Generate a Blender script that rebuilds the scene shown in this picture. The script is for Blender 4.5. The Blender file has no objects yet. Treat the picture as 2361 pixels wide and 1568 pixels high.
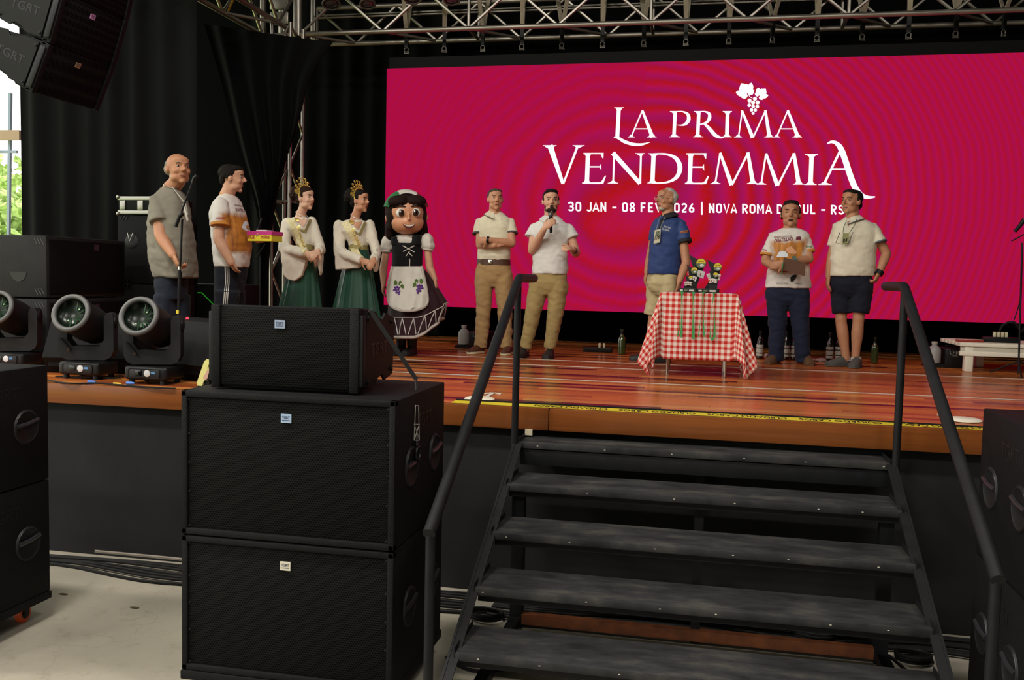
import bpy, bmesh, math, random
import numpy as np
from mathutils import Vector, Matrix, noise
from mathutils.bvhtree import BVHTree
from mathutils.geometry import tessellate_polygon
random.seed(7)
scene = bpy.context.scene
col = scene.collection
PI = math.pi
# ---------------------------------------------------------------- camera
FPX, PITCH, ROLL, YAW = 2085.9, 0.068, 0.0226, -0.2013
CAM = Vector((0.0, -5.4513, 1.9946))
_fw = Vector((math.sin(YAW)*math.cos(PITCH), math.cos(YAW)*math.cos(PITCH), -math.sin(PITCH)))
_rt = Vector((math.cos(YAW), -math.sin(YAW), 0)); _up = _rt.cross(_fw)
_R = math.cos(ROLL)*_rt + math.sin(ROLL)*_up
_U = -math.sin(ROLL)*_rt + math.cos(ROLL)*_up
cd = bpy.data.cameras.new('camera'); cam = bpy.data.objects.new('camera', cd); col.objects.link(cam)
cd.sensor_fit = 'HORIZONTAL'; cd.sensor_width = 36.0; cd.lens = FPX/2361*36.0; cd.clip_start = .05; cd.clip_end = 300
cam.matrix_world = Matrix(((_R.x, _U.x, -_fw.x, CAM.x), (_R.y, _U.y, -_fw.y, CAM.y), (_R.z, _U.z, -_fw.z, CAM.z), (0, 0, 0, 1)))
scene.camera = cam
# ---------------------------------------------------------------- world, light, exposure
SKY = 2.6
w = bpy.data.worlds.new('overcast'); scene.world = w; w.use_nodes = True
bg = w.node_tree.nodes['Background']; bg.inputs['Color'].default_value = (1.0, .975, .93, 1); bg.inputs['Strength'].default_value = SKY
vs = scene.view_settings
vs.view_transform = 'Standard'; vs.look = 'None'; vs.exposure = 0.0; vs.gamma = 1.0; vs.use_curve_mapping = False
sd_ = bpy.data.lights.new('sun', 'SUN'); sd_.energy = 5.0; sd_.angle = .02; sd_.color = (1.0, .96, .88)
so_ = bpy.data.objects.new('sun', sd_); col.objects.link(so_); so_.rotation_euler = (math.radians(-12), math.radians(-24), 0)
# hall lamps under the roof
for lx, ly, lp in ((-7.5, -3.0, 300), (-3.0, -3.0, 300), (1.5, -3.0, 170), (-7.5, -7.5, 330), (-2.5, -7.5, 300), (3.0, -7.5, 150)):
    ld = bpy.data.lights.new('hall_lamp', 'AREA'); ld.shape = 'RECTANGLE'; ld.size = 1.5; ld.size_y = .5; ld.energy = lp*1.0; ld.color = (1.0, .95, .88)
    lo_ = bpy.data.objects.new('hall_lamp', ld); col.objects.link(lo_); lo_.location = (lx, ly, 7.5)
# ---------------------------------------------------------------- helpers
def ray(x, y): return _fw + _R*((x-1180.5)/FPX) - _U*((y-784)/FPX)
def at(x, y, Y):
    "the point of the place that stands at depth Y behind that spot of the photograph"
    d = ray(x, y); return CAM + d*((Y-CAM.y)/d.y)
def atz(x, y, z):
    d = ray(x, y); return CAM + d*((z-CAM.z)/d.z)
def atx(x, y, X):
    d = ray(x, y); return CAM + d*((X-CAM.x)/d.x)
def mpp(x, y, Y): return (at(x, y, Y)-CAM).dot(_fw)/FPX
def lin(h):
    if isinstance(h, (tuple, list)): c = h
    else: c = [int(h[i:i+2], 16)/255 for i in (0, 2, 4)]
    return tuple((v/12.92 if v <= .04045 else ((v+.055)/1.055)**2.4) for v in c)
MATS = {}
def mat(name, c, rough=.6, metal=0., vary=0., vscale=8., bump=0., bscale=60., spec=.5, coat=0., emit=None, estr=1., sheen=0., sss=0., stretch=None, alpha=None, trans=0.):
    if name in MATS: return MATS[name]
    m = bpy.data.materials.new(name); m.use_nodes = True; nt = m.node_tree; b = nt.nodes['Principled BSDF']
    c = lin(c); b.inputs['Base Color'].default_value = (*c, 1)
    b.inputs['Roughness'].default_value = rough; b.inputs['Metallic'].default_value = metal
    b.inputs['Specular IOR Level'].default_value = spec
    if coat: b.inputs['Coat Weight'].default_value = coat; b.inputs['Coat Roughness'].default_value = .15
    if sheen: b.inputs['Sheen Weight'].default_value = sheen
    if sss: b.inputs['Subsurface Weight'].default_value = sss; b.inputs['Subsurface Radius'].default_value = (.01, .004, .002)
    if trans: b.inputs['Transmission Weight'].default_value = trans
    if emit: b.inputs['Emission Color'].default_value = (*lin(emit), 1); b.inputs['Emission Strength'].default_value = estr
    co = None
    if vary or bump:
        tc = nt.nodes.new('ShaderNodeTexCoord'); co = tc.outputs['Object']
        if stretch:
            mp = nt.nodes.new('ShaderNodeMapping'); mp.inputs['Scale'].default_value = stretch
            nt.links.new(co, mp.inputs[0]); co = mp.outputs[0]
    if vary:
        n = nt.nodes.new('ShaderNodeTexNoise'); n.inputs['Scale'].default_value = vscale; n.inputs['Detail'].default_value = 5
        nt.links.new(co, n.inputs['Vector'])
        r = nt.nodes.new('ShaderNodeValToRGB'); r.color_ramp.elements[0].position = .3; r.color_ramp.elements[1].position = .7
        r.color_ramp.elements[0].color = (*[v*(1-vary) for v in c], 1); r.color_ramp.elements[1].color = (*[min(1, v*(1+vary)) for v in c], 1)
        nt.links.new(n.outputs['Fac'], r.inputs[0]); nt.links.new(r.outputs[0], b.inputs['Base Color'])
    if bump:
        n2 = nt.nodes.new('ShaderNodeTexNoise'); n2.inputs['Scale'].default_value = bscale; n2.inputs['Detail'].default_value = 3
        nt.links.new(co, n2.inputs['Vector'])
        bp = nt.nodes.new('ShaderNodeBump'); bp.inputs['Strength'].default_value = bump; bp.inputs['Distance'].default_value = .01
        nt.links.new(n2.outputs['Fac'], bp.inputs['Height']); nt.links.new(bp.outputs[0], b.inputs['Normal'])
    MATS[name] = m; return m
ORG = {}
def V(*a): return Vector(a[0] if len(a) == 1 else a)
class MB:
    def __init__(s, M=None): s.v = []; s.f = []; s.mi = []; s.M = M; s.cur = 0; s.uv = None
    def add(s, vs, fs):
        o = len(s.v)
        for p in vs:
            p = Vector(p); s.v.append(s.M @ p if s.M else p)
        for f in fs: s.f.append([i+o for i in f]); s.mi.append(s.cur)
        return s
    def box(s, x0, x1, y0, y1, z0, z1):
        return s.add([(x, y, z) for z in (z0, z1) for x, y in ((x0, y0), (x1, y0), (x1, y1), (x0, y1))],
                     [(3, 2, 1, 0), (4, 5, 6, 7), (0, 1, 5, 4), (1, 2, 6, 5), (2, 3, 7, 6), (3, 0, 4, 7)])
    def rbox(s, x0, x1, y0, y1, z0, z1, b=.01, seg=2):
        bm = bmesh.new(); bmesh.ops.create_cube(bm, size=1)
        for v in bm.verts: v.co = Vector(((x0+x1)/2+v.co.x*(x1-x0), (y0+y1)/2+v.co.y*(y1-y0), (z0+z1)/2+v.co.z*(z1-z0)))
        bmesh.ops.bevel(bm, geom=bm.edges[:], offset=b, segments=seg, profile=.5, affect='EDGES')
        bm.verts.index_update(); s.add([v.co for v in bm.verts], [[v.index for v in f.verts] for f in bm.faces]); bm.free(); return s
    def bar(s, a, b, w, h=None, up=(0, 0, 1)):
        "square bar from a to b"
        a = Vector(a); b = Vector(b); h = h or w; d = (b-a).normalized(); u = Vector(up)
        if abs(d.dot(u)) > .95: u = Vector((0, 1, 0))
        l = d.cross(u).normalized()*w/2; u = l.cross(d).normalized()*h/2
        c = [(-1, -1), (1, -1), (1, 1), (-1, 1)]
        return s.add([p+l*i+u*j for p in (a, b) for i, j in c], [(3, 2, 1, 0), (4, 5, 6, 7), (0, 1, 5, 4), (1, 2, 6, 5), (2, 3, 7, 6), (3, 0, 4, 7)])
    def tube(s, pts, r, n=8, flat=1.0, fdir=None, dome=False):
        pts = [Vector(p) for p in pts]; k = len(pts)
        rs = list(r) if hasattr(r, '__len__') else [r]*k
        if dome:
            d0 = (pts[0]-pts[1]).normalized(); d1 = (pts[-1]-pts[-2]).normalized()
            pts = [pts[0]+d0*rs[0]*.9, pts[0]+d0*rs[0]*.55]+pts+[pts[-1]+d1*rs[-1]*.55, pts[-1]+d1*rs[-1]*.9]
            rs = [rs[0]*.35, rs[0]*.8]+rs+[rs[-1]*.8, rs[-1]*.35]; k += 4
        vs = []; prev = None
        for i in range(k):
            t = (pts[min(i+1, k-1)]-pts[max(i-1, 0)]).normalized()
            if prev is None:
                ref = Vector(fdir) if fdir else (Vector((0, 0, 1)) if abs(t.z) < .9 else Vector((1, 0, 0)))
                a = (ref-t*ref.dot(t)).normalized()
            else: a = (prev-t*prev.dot(t)).normalized()
            prev = a; b = t.cross(a)
            for j in range(n):
                th = 2*PI*j/n; vs.append(pts[i]+a*(math.cos(th)*rs[i]*flat)+b*(math.sin(th)*rs[i]))
        fs = [(i*n+j, i*n+(j+1) % n, (i+1)*n+(j+1) % n, (i+1)*n+j) for i in range(k-1) for j in range(n)]
        fs.append(list(range(n))[::-1]); fs.append([(k-1)*n+j for j in range(n)])
        return s.add(vs, fs)
    def ell(s, c, r, R=None, nu=14, nv=8):
        c = Vector(c); r = (r, r, r) if not hasattr(r, '__len__') else r; vs = []; fs = []
        def P(x, y, z):
            p = Vector((x*r[0], y*r[1], z*r[2])); return c+(R @ p if R else p)
        vs.append(P(0, 0, -1))
        for i in range(1, nv):
            ph = -PI/2+PI*i/nv
            for j in range(nu):
                th = 2*PI*j/nu; vs.append(P(math.cos(ph)*math.cos(th), math.cos(ph)*math.sin(th), math.sin(ph)))
        vs.append(P(0, 0, 1)); e = len(vs)-1
        for j in range(nu):
            fs.append((0, 1+(j+1) % nu, 1+j)); fs.append((e, e-nu+j, e-nu+(j+1) % nu))
        for i in range(nv-2):
            for j in range(nu): fs.append((1+i*nu+j, 1+i*nu+(j+1) % nu, 1+(i+1)*nu+(j+1) % nu, 1+(i+1)*nu+j))
        return s.add(vs, fs)
    def loft(s, secs, n=24, e=2.3):
        "secs: (center, half width, half depth) from top down, horizontal superellipses"
        vs = []
        for c, a, b in secs:
            c = Vector(c)
            for j in range(n):
                th = 2*PI*j/n; ct, st = math.cos(th), math.sin(th)
                vs.append(c+Vector((a*math.copysign(abs(ct)**(2/e), ct), b*math.copysign(abs(st)**(2/e), st), 0)))
        k = len(secs)
        fs = [(i*n+(j+1) % n, i*n+j, (i+1)*n+j, (i+1)*n+(j+1) % n) for i in range(k-1) for j in range(n)]
        fs.append(list(range(n))); fs.append([(k-1)*n+j for j in range(n)][::-1])
        return s.add(vs, fs)
    def lathe(s, c, prof, n=16, ax=(0, 0, 1)):
        c = Vector(c); ax = Vector(ax).normalized(); u = ax.orthogonal().normalized(); w_ = ax.cross(u); vs = []
        for r, z in prof:
            for j in range(n): th = 2*PI*j/n; vs.append(c+ax*z+u*(r*math.cos(th))+w_*(r*math.sin(th)))
        k = len(prof)
        fs = [(i*n+j, i*n+(j+1) % n, (i+1)*n+(j+1) % n, (i+1)*n+j) for i in range(k-1) for j in range(n)]
        fs.append(list(range(n))[::-1]); fs.append([(k-1)*n+j for j in range(n)])
        return s.add(vs, fs)
    def ring(s, c, R, r, ax=(0, 0, 1), n=20, m=8, a0=0, a1=2*PI):
        ax = Vector(ax).normalized(); u = ax.orthogonal().normalized(); w_ = ax.cross(u); c = Vector(c)
        k = n if a1-a0 > 6.28 else n+1; vs = []
        for i in range(k):
            t = a0+(a1-a0)*i/n; d = u*math.cos(t)+w_*math.sin(t)
            for j in range(m): p = 2*PI*j/m; vs.append(c+d*(R+r*math.cos(p))+ax*(r*math.sin(p)))
        fs = []
        for i in range(n):
            i2 = (i+1) % k
            for j in range(m): fs.append((i*m+j, i2*m+j, i2*m+(j+1) % m, i*m+(j+1) % m))
        return s.add(vs, fs)
    def prism(s, poly, o, u, v_, n, t):
        "polygon in the u,v plane, thickness t along n"
        o = Vector(o); u = Vector(u); v_ = Vector(v_); n = Vector(n); k = len(poly)
        ar = sum(poly[i][0]*poly[(i+1) % k][1]-poly[(i+1) % k][0]*poly[i][1] for i in range(k))
        if (ar < 0): poly = poly[::-1]
        P = [o+u*a+v_*b for a, b in poly]
        tri = tessellate_polygon([[Vector((a, b, 0)) for a, b in poly]])
        vs = P+[p+n*t for p in P]; fs = []
        for a, b, c in tri:
            A, B, C_ = poly[a], poly[b], poly[c]
            if (B[0]-A[0])*(C_[1]-A[1])-(C_[0]-A[0])*(B[1]-A[1]) < 0: b, c = c, b
            fs.append((a, c, b)); fs.append((a+k, b+k, c+k))
        for i in range(k): j = (i+1) % k; fs.append((i, j, j+k, i+k))
        return s.add(vs, fs)
    def mesh(s, name, org=V(0, 0, 0)):
        me = bpy.data.meshes.new(name); me.from_pydata([tuple(p-org) for p in s.v], [], s.f)
        return me
    def build(s, name, m, parent=None, smooth=True, org=None, label=None, cat=None, group=None, kind=None):
        o_ = ORG.get(parent.name, V(0, 0, 0)) if parent else (Vector(org) if org is not None else V(0, 0, 0))
        me = s.mesh(name, o_)
        ms = m if isinstance(m, (list, tuple)) else [m]
        for q in ms: me.materials.append(q)
        if len(ms) > 1: me.polygons.foreach_set('material_index', s.mi)
        if smooth: me.shade_smooth(); me.set_sharp_from_angle(angle=math.radians(40))
        return link(name, me, parent, o_, label, cat, group, kind)
def link(name, me, parent=None, org=V(0, 0, 0), label=None, cat=None, group=None, kind=None):
    o = bpy.data.objects.new(name, me); col.objects.link(o)
    if parent: o.parent = parent
    else: o.location = org
    ORG[o.name] = Vector(org); tag(o, label, cat, group, kind); return o
def tag(o, label=None, cat=None, group=None, kind=None):
    if label: o['label'] = label
    if cat: o['category'] = cat
    if group: o['group'] = group
    if kind: o['kind'] = kind
    return o
def thing(name, label, cat, org, group=None):
    o = bpy.data.objects.new(name, None); col.objects.link(o); o.location = org; o.empty_display_size = .1
    ORG[o.name] = Vector(org); return tag(o, label, cat, group)
def dup(root, loc, rotz=0, label=None, group=None):
    r = root.copy(); col.objects.link(r); r.location = loc; r.rotation_euler = (0, 0, rotz); ORG[r.name] = Vector(loc)
    if label: r['label'] = label
    if group: r['group'] = group
    for ch in list(root.children):
        c = ch.copy(); col.objects.link(c); c.parent = r; ORG[c.name] = Vector(loc)
        for g in list(ch.children):
            d = g.copy(); col.objects.link(d); d.parent = c
    return r
def text_mesh(txt, size=1.0, bold=0.0, res=3):
    "flat lettering as (verts, faces) in the xy plane, centred; returns width, height too"
    cu = bpy.data.curves.new('t', 'FONT'); cu.body = txt; cu.size = size; cu.resolution_u = res; cu.offset = bold; cu.align_x = 'LEFT'
    ob = bpy.data.objects.new('t', cu); col.objects.link(ob)
    dg = bpy.context.evaluated_depsgraph_get(); me = bpy.data.meshes.new_from_object(ob.evaluated_get(dg))
    vs = [v.co.copy() for v in me.vertices]; fs = [list(p.vertices) for p in me.polygons]
    bpy.data.objects.remove(ob); bpy.data.curves.remove(cu); bpy.data.meshes.remove(me)
    x0 = min(v.x for v in vs); x1 = max(v.x for v in vs); y0 = min(v.y for v in vs); y1 = max(v.y for v in vs)
    for v in vs: v.x = (v.x-x0)/(x1-x0); v.y = (v.y-y0)/(y1-y0)
    return vs, fs
def text_on(mb, txt, o, u, v_, bold=0.0, n=V(0, 0, 0)):
    "lettering filling the parallelogram at o spanned by u and v_"
    vs, fs = text_mesh(txt, 1.0, bold); o = Vector(o); u = Vector(u); v_ = Vector(v_)
    return mb.add([o+u*p.x+v_*p.y+Vector(n) for p in vs], fs)
def catmull(P, sub=6):
    P = [Vector(p) for p in P]; out = []
    for i in range(len(P)-1):
        a = P[max(i-1, 0)]; b = P[i]; c = P[i+1]; d = P[min(i+2, len(P)-1)]
        for k in range(sub):
            t = k/sub; out.append(.5*((2*b)+(c-a)*t+(2*a-5*b+4*c-d)*t*t+(3*b-a-3*c+d)*t**3))
    out.append(P[-1]); return out
def remesh(mb, vox, smooth=4, wr=0., wscale=(9, 9, 14), dec=None, seed=0., keep=None):
    "one continuous surface grown from overlapping closed pieces"
    me = mb.mesh('tmp'); ob = bpy.data.objects.new('tmp', me); col.objects.link(ob)
    r = ob.modifiers.new('r', 'REMESH'); r.mode = 'VOXEL'; r.voxel_size = vox
    if smooth: s_ = ob.modifiers.new('s', 'SMOOTH'); s_.iterations = smooth; s_.factor = .5
    if dec: d_ = ob.modifiers.new('d', 'DECIMATE'); d_.ratio = dec
    dg = bpy.context.evaluated_depsgraph_get(); out = bpy.data.meshes.new_from_object(ob.evaluated_get(dg))
    bpy.data.objects.remove(ob); bpy.data.meshes.remove(me)
    if wr:
        n = len(out.vertices); no = np.empty(n*3, np.float32); out.vertices.foreach_get('normal', no); no = no.reshape(-1, 3)
        cs = np.empty(n*3, np.float32); out.vertices.foreach_get('co', cs); cs = cs.reshape(-1, 3)
        d = np.array([noise.noise((p[0]*wscale[0]+seed, p[1]*wscale[1], p[2]*wscale[2]+p[0]*4)) + .5*noise.noise((p[0]*wscale[0]*2.3, p[1]*wscale[1]*2.3+seed, p[2]*wscale[2]*1.7)) for p in cs.tolist()])
        cs = cs+no*(d*wr)[:, None]; out.vertices.foreach_set('co', cs.ravel().astype(np.float32)); out.update()
    return out
def setmesh(name, me, m, parent=None, org=None, **k):
    o_ = ORG.get(parent.name, V(0, 0, 0)) if parent else Vector(org)
    me.transform(Matrix.Translation(-o_)); me.name = name; me.materials.clear()
    for q in (m if isinstance(m, (list, tuple)) else [m]): me.materials.append(q)
    me.shade_smooth(); return link(name, me, parent, o_, **k)
# ---------------------------------------------------------------- materials of the setting
HS = 1.2
def concrete_mat():
    m = mat('concrete', '928b7d', rough=.75, vary=.18, vscale=1.3, bump=.12, bscale=25)
    nt = m.node_tree; b = nt.nodes['Principled BSDF']; src = b.inputs['Base Color'].links[0].from_socket
    tc = nt.nodes.new('ShaderNodeTexCoord')
    vo = nt.nodes.new('ShaderNodeTexNoise'); vo.inputs['Scale'].default_value = 7; vo.inputs['Detail'].default_value = 8; vo.inputs['Roughness'].default_value = .7
    nt.links.new(tc.outputs['Object'], vo.inputs['Vector'])
    r = nt.nodes.new('ShaderNodeValToRGB'); r.color_ramp.elements[0].position = .25; r.color_ramp.elements[1].position = .45
    r.color_ramp.elements[0].color = (.7, .67, .6, 1); r.color_ramp.elements[1].color = (1, 1, 1, 1)
    nt.links.new(vo.outputs['Fac'], r.inputs[0])
    x = nt.nodes.new('ShaderNodeMix'); x.data_type = 'RGBA'; x.blend_type = 'MULTIPLY'; x.inputs[0].default_value = 1
    nt.links.new(src, x.inputs[6]); nt.links.new(r.outputs[0], x.inputs[7])
    wv = nt.nodes.new('ShaderNodeTexVoronoi'); wv.feature = 'DISTANCE_TO_EDGE'; wv.inputs['Scale'].default_value = .55
    dn = nt.nodes.new('ShaderNodeTexNoise'); dn.inputs['Scale'].default_value = 3; dn.inputs['Detail'].default_value = 6
    ad = nt.nodes.new('ShaderNodeVectorMath'); ad.operation = 'MULTIPLY_ADD'; ad.inputs[1].default_value = (.5, .5, .5)
    nt.links.new(tc.outputs['Object'], dn.inputs['Vector']); nt.links.new(dn.outputs['Color'], ad.inputs[0]); nt.links.new(tc.outputs['Object'], ad.inputs[2])
    nt.links.new(ad.outputs[0], wv.inputs['Vector'])
    r2 = nt.nodes.new('ShaderNodeValToRGB'); r2.color_ramp.elements[0].position = 0; r2.color_ramp.elements[1].position = .004
    r2.color_ramp.elements[0].color = (.9, .88, .85, 1); r2.color_ramp.elements[1].color = (1, 1, 1, 1)
    nt.links.new(wv.outputs['Distance'], r2.inputs[0])
    y = nt.nodes.new('ShaderNodeMix'); y.data_type = 'RGBA'; y.blend_type = 'MULTIPLY'; y.inputs[0].default_value = 1
    nt.links.new(x.outputs[2], y.inputs[6]); nt.links.new(r2.outputs[0], y.inputs[7]); nt.links.new(y.outputs[2], b.inputs['Base Color'])
    return m
M_conc = concrete_mat()
M_black = mat('black_panel', '222223', rough=.75, vary=.15, vscale=3, bump=.05, spec=.12)
M_drape = mat('black_drape', '0a0a0b', rough=.75, vary=.15, vscale=2, bump=.1, bscale=300, spec=.06)
M_back = mat('backdrop', '0b0b0c', rough=.95, spec=.05)
M_alu = mat('aluminium', 'a39c93', rough=.38, metal=.85, vary=.15, vscale=5)
M_steel = mat('black_steel', '19191b', rough=.5, spec=.2, vary=.2, vscale=12, bump=.05)
M_blk = mat('black_plastic', '131314', rough=.45, spec=.25)
M_rub = mat('black_rubber', '101010', rough=.6, spec=.25)
M_white = mat('white_paint', 'ddd6c4', rough=.5, vary=.05)
M_chrome = mat('chrome', 'c8c4bc', rough=.2, metal=1.)
# ---------------------------------------------------------------- ground, stage, walls
MB().box(-10, 14, -20, 9, -.12, 0).build('floor', M_conc, smooth=False, kind='structure', label='pale beige concrete floor of the hall')
MB().box(-90, -10, -60, 90, -.6, -.05).build('lawn', mat('grass', '86a04f', rough=.9, vary=.35, vscale=3, bump=.5, bscale=30), smooth=False, kind='structure', label='sunlit green lawn outside the hall')
SX0, SX1, SY1 = -7.6, 4.6, 6.3
MB().box(SX0, SX1, .06, SY1, 0, HS-.045).build('wall_front', M_black, smooth=False, kind='structure', label='matt black front wall below the stage edge')
def wood(name, attr):
    m = bpy.data.materials.new(name); m.use_nodes = True; nt = m.node_tree; b = nt.nodes['Principled BSDF']
    tc = nt.nodes.new('ShaderNodeTexCoord'); mp = nt.nodes.new('ShaderNodeMapping'); mp.inputs['Scale'].default_value = (.6, 14, 14)
    nt.links.new(tc.outputs['Object'], mp.inputs[0])
    n = nt.nodes.new('ShaderNodeTexNoise'); n.inputs['Scale'].default_value = 2.2; n.inputs['Detail'].default_value = 6; n.inputs['Roughness'].default_value = .65
    nt.links.new(mp.outputs[0], n.inputs['Vector'])
    r = nt.nodes.new('ShaderNodeValToRGB'); r.color_ramp.elements[0].position = .3; r.color_ramp.elements[1].position = .75
    r.color_ramp.elements[0].color = (.72, .68, .66, 1); r.color_ramp.elements[1].color = (1.1, 1.06, 1.02, 1)
    nt.links.new(n.outputs['Fac'], r.inputs[0])
    x = nt.nodes.new('ShaderNodeMix'); x.data_type = 'RGBA'; x.blend_type = 'MULTIPLY'; x.inputs[0].default_value = 1
    if attr:
        a = nt.nodes.new('ShaderNodeVertexColor'); a.layer_name = 'Col'; nt.links.new(a.outputs['Color'], x.inputs[6])
    else: x.inputs[6].default_value = (*lin('7c4722'), 1)
    nt.links.new(r.outputs[0], x.inputs[7]); nt.links.new(x.outputs[2], b.inputs['Base Color'])
    # scuffs in the varnish
    n2 = nt.nodes.new('ShaderNodeTexNoise'); n2.inputs['Scale'].default_value = 2.5; n2.inputs['Detail'].default_value = 7
    nt.links.new(tc.outputs['Object'], n2.inputs['Vector'])
    mr = nt.nodes.new('ShaderNodeMapRange'); mr.inputs[1].default_value = .35; mr.inputs[2].default_value = .75; mr.inputs[3].default_value = .2; mr.inputs[4].default_value = .3
    nt.links.new(n2.outputs['Fac'], mr.inputs[0]); nt.links.new(mr.outputs[0], b.inputs['Roughness'])
    b.inputs['Specular IOR Level'].default_value = .2
    return m
M_plank = wood('stage_planks', True); M_edge = wood('stage_edge', False)
stage = MB().box(SX0, SX1, .045, SY1, HS-.045, HS-.008).build('stage_floor', M_edge, smooth=False, kind='structure', label='varnished reddish hardwood stage floor of narrow planks')
def planks():
    rnd = random.Random(3); mb = MB(); cols = []
    tones = ['b8672f', 'c4733a', 'b0602e', 'b5683a', 'a0562e', '8a4528', '4a2420', '5c2a22', 'c98446', '3c1c1e', 'a86034']
    wts = [5, 5, 4, 4, 3, 2, 1.3, 1.3, 2, .9, 3]
    y = .045
    while y < SY1-.1:
        wd = .098; x = SX0-rnd.random()*2
        while x < SX1:
            L = 1.6+rnd.random()*2.6; x0 = max(x, SX0); x1 = min(x+L, SX1)
            if x1 > x0+.05:
                dz = rnd.random()*.0012
                mb.box(x0+.0012, x1-.0012, y+.0012, y+wd-.0012, HS-.03, HS-.0012+dz)
                c = lin(rnd.choices(tones, wts)[0]); k = .85+.3*rnd.random(); cols.append([min(1, v*k) for v in c])
            x += L
        y += wd
    o = mb.build('planks', M_plank, stage, smooth=False, kind='stuff')
    a = o.data.color_attributes.new('Col', 'FLOAT_COLOR', 'POINT')
    arr = np.ones((len(cols)*8, 4), np.float32); arr[:, :3] = np.repeat(np.array(cols), 8, axis=0)
    a.data.foreach_set('color', arr.ravel())
planks()
xs_ = [SX0, -4.55, -.87, 2.4, SX1]
for i in range(4): MB().rbox(xs_[i]+.002, xs_[i+1]-.002, -.01, .045, HS-.135, HS+.002, .006).build('edge_board', M_edge, stage)
M_tape = mat('white_tape', 'cfc6b8', rough=.5)
for yy, x0, x1 in ((3.336, -2.9, 3.6), (1.656, -3.6, 3.6), (2.75, -3.3, .4)):
    MB().box(x0, x1, yy-.009, yy+.009, HS, HS+.0025).build('tape_line', M_tape, stage, smooth=False)
def flat_on_stage(pts, name, m, z=HS+.003):
    mb = MB(); P = [atz(x, y, HS) for x, y in pts]; mb.prism([(p.x, p.y) for p in P], (0, 0, z-.002), (1, 0, 0), (0, 1, 0), (0, 0, 1), .003)
    return mb.build(name, m, stage, smooth=False)
for quad in ([(1115, 917), (1124, 917), (1142, 907), (1134, 906)], [(1116, 908), (1136, 905), (1139, 907), (1118, 910)], [(1140, 906), (1156, 908), (1154, 910), (1137, 907)],
             [(2160, 956), (2186, 957), (2186, 960), (2162, 959)], [(2186, 957), (2210, 969), (2204, 970), (2181, 959)]):
    flat_on_stage(quad, 'tape_mark', M_tape)
# enclosure of the stage and roof of the hall
MB().box(-7.6, 5.2, 6.6, 6.7, 0, 8).build('wall_back', M_back, smooth=False, kind='structure', label='black backdrop wall behind the stage')
MB().box(5.1, 5.2, -1.5, 6.7, 0, 8).build('wall_right', M_back, smooth=False, kind='structure', label='black side wall of the stage')
MB().box(-7.6, 5.2, 1.0, 6.7, 6.9, 7.0).build('ceiling', M_back, smooth=False, kind='structure', label='black ceiling above the stage')
M_hall = mat('hall_wall', '8f8a80', rough=.8)
MB().box(-10, 14, -20.1, -20, 0, 8).build('wall_rear', M_hall, smooth=False, kind='structure', label='plain rear wall of the hall')
MB().box(13.9, 14, -20, 9, 0, 8).build('wall_far', M_hall, smooth=False, kind='structure', label='plain right wall of the hall')
M_roof = mat('roof_sheet', 'aeb4bd', rough=.6, vary=.1, vscale=2)
rf = MB().box(-12.5, 14, -20, 9, 8.0, 8.1).build('roof', M_roof, smooth=False, kind='structure', label='pale grey sheet roof of the hall')
for i in range(6): MB().bar((-12.3, -6.5+2.6*i, 7.9), (13.8, -6.5+2.6*i, 7.9), .12, .2).build('roof_beam', mat('blue_beam', '6d7f96', rough=.5), rf, smooth=False)
# ---------------------------------------------------------------- drapes
def curtain(name, label, fn, nu, nv, amp, waves, m=M_drape, th=.012, ph=0.):
    mb = MB(); n1 = nu+1; G = []
    for side in (0, 1):
        for j in range(nv+1):
            v = j/nv
            for i in range(n1):
                u = i/nu; p = fn(u, v).copy()
                a = amp*(.45+.55*v)
                p.y += a*math.sin(u*waves*2*PI+ph+.6*math.sin(v*3+u*9))+a*.5*math.sin(u*waves*4.7+1.3+ph)+side*th
                G.append(p)
    K = n1*(nv+1); fs = []
    for j in range(nv):
        for i in range(nu):
            a = j*n1+i; fs.append((a, a+n1, a+n1+1, a+1)); fs.append((K+a, K+a+1, K+a+n1+1, K+a+n1))
    for i in range(nu):
        fs.append((i, i+1, K+i+1, K+i)); b_ = nv*n1+i; fs.append((b_, K+b_, K+b_+1, b_+1))
    for j in range(nv):
        a = j*n1; fs.append((a, K+a, K+a+n1, a+n1)); b_ = j*n1+nu; fs.append((b_, b_+n1, K+b_+n1, K+b_))
    mb.add(G, fs); c = fn(.5, 1)
    return mb.build(name, m, None, org=(c.x, c.y, c.z), label=label, cat='curtain')
def lerp_sheet(tl, tr, bl, br): return lambda u, v: tl.lerp(tr, u).lerp(bl.lerp(br, u), v)
curtain('stage_curtain', 'tall charcoal curtain hanging at the far left beside the daylight gap', lerp_sheet(V(-7.06, 2.95, 6.9), V(-5.0, 2.95, 6.9), V(-7.06, 2.95, HS+.02), V(-5.0, 2.95, HS+.02)), 120, 12, .03, 7)
def gathered(u, v):
    # panel hung from the side truss and drawn in towards the tower
    L = catmull([at(*q, 4.2) for q in ((470, 55), (512, 200), (548, 350), (588, 480), (598, 560), (600, 640))], 5)+[V(at(600, 700, 4.2).x, 4.2, HS+.015)]
    R = catmull([at(*q, 4.2) for q in ((765, 98), (714, 180), (694, 260), (668, 345), (640, 435), (620, 560))], 5)+[V(at(612, 700, 4.2).x, 4.2, HS+.015)]
    k = v*(len(L)-1); i = min(int(k), len(L)-2); t = k-i
    return L[i].lerp(L[i+1], t).lerp(R[i].lerp(R[i+1], t), u)
curtain('stage_curtain', 'black curtain gathered diagonally in front of the truss tower', gathered, 60, 30, .035, 5, th=.015)
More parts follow.
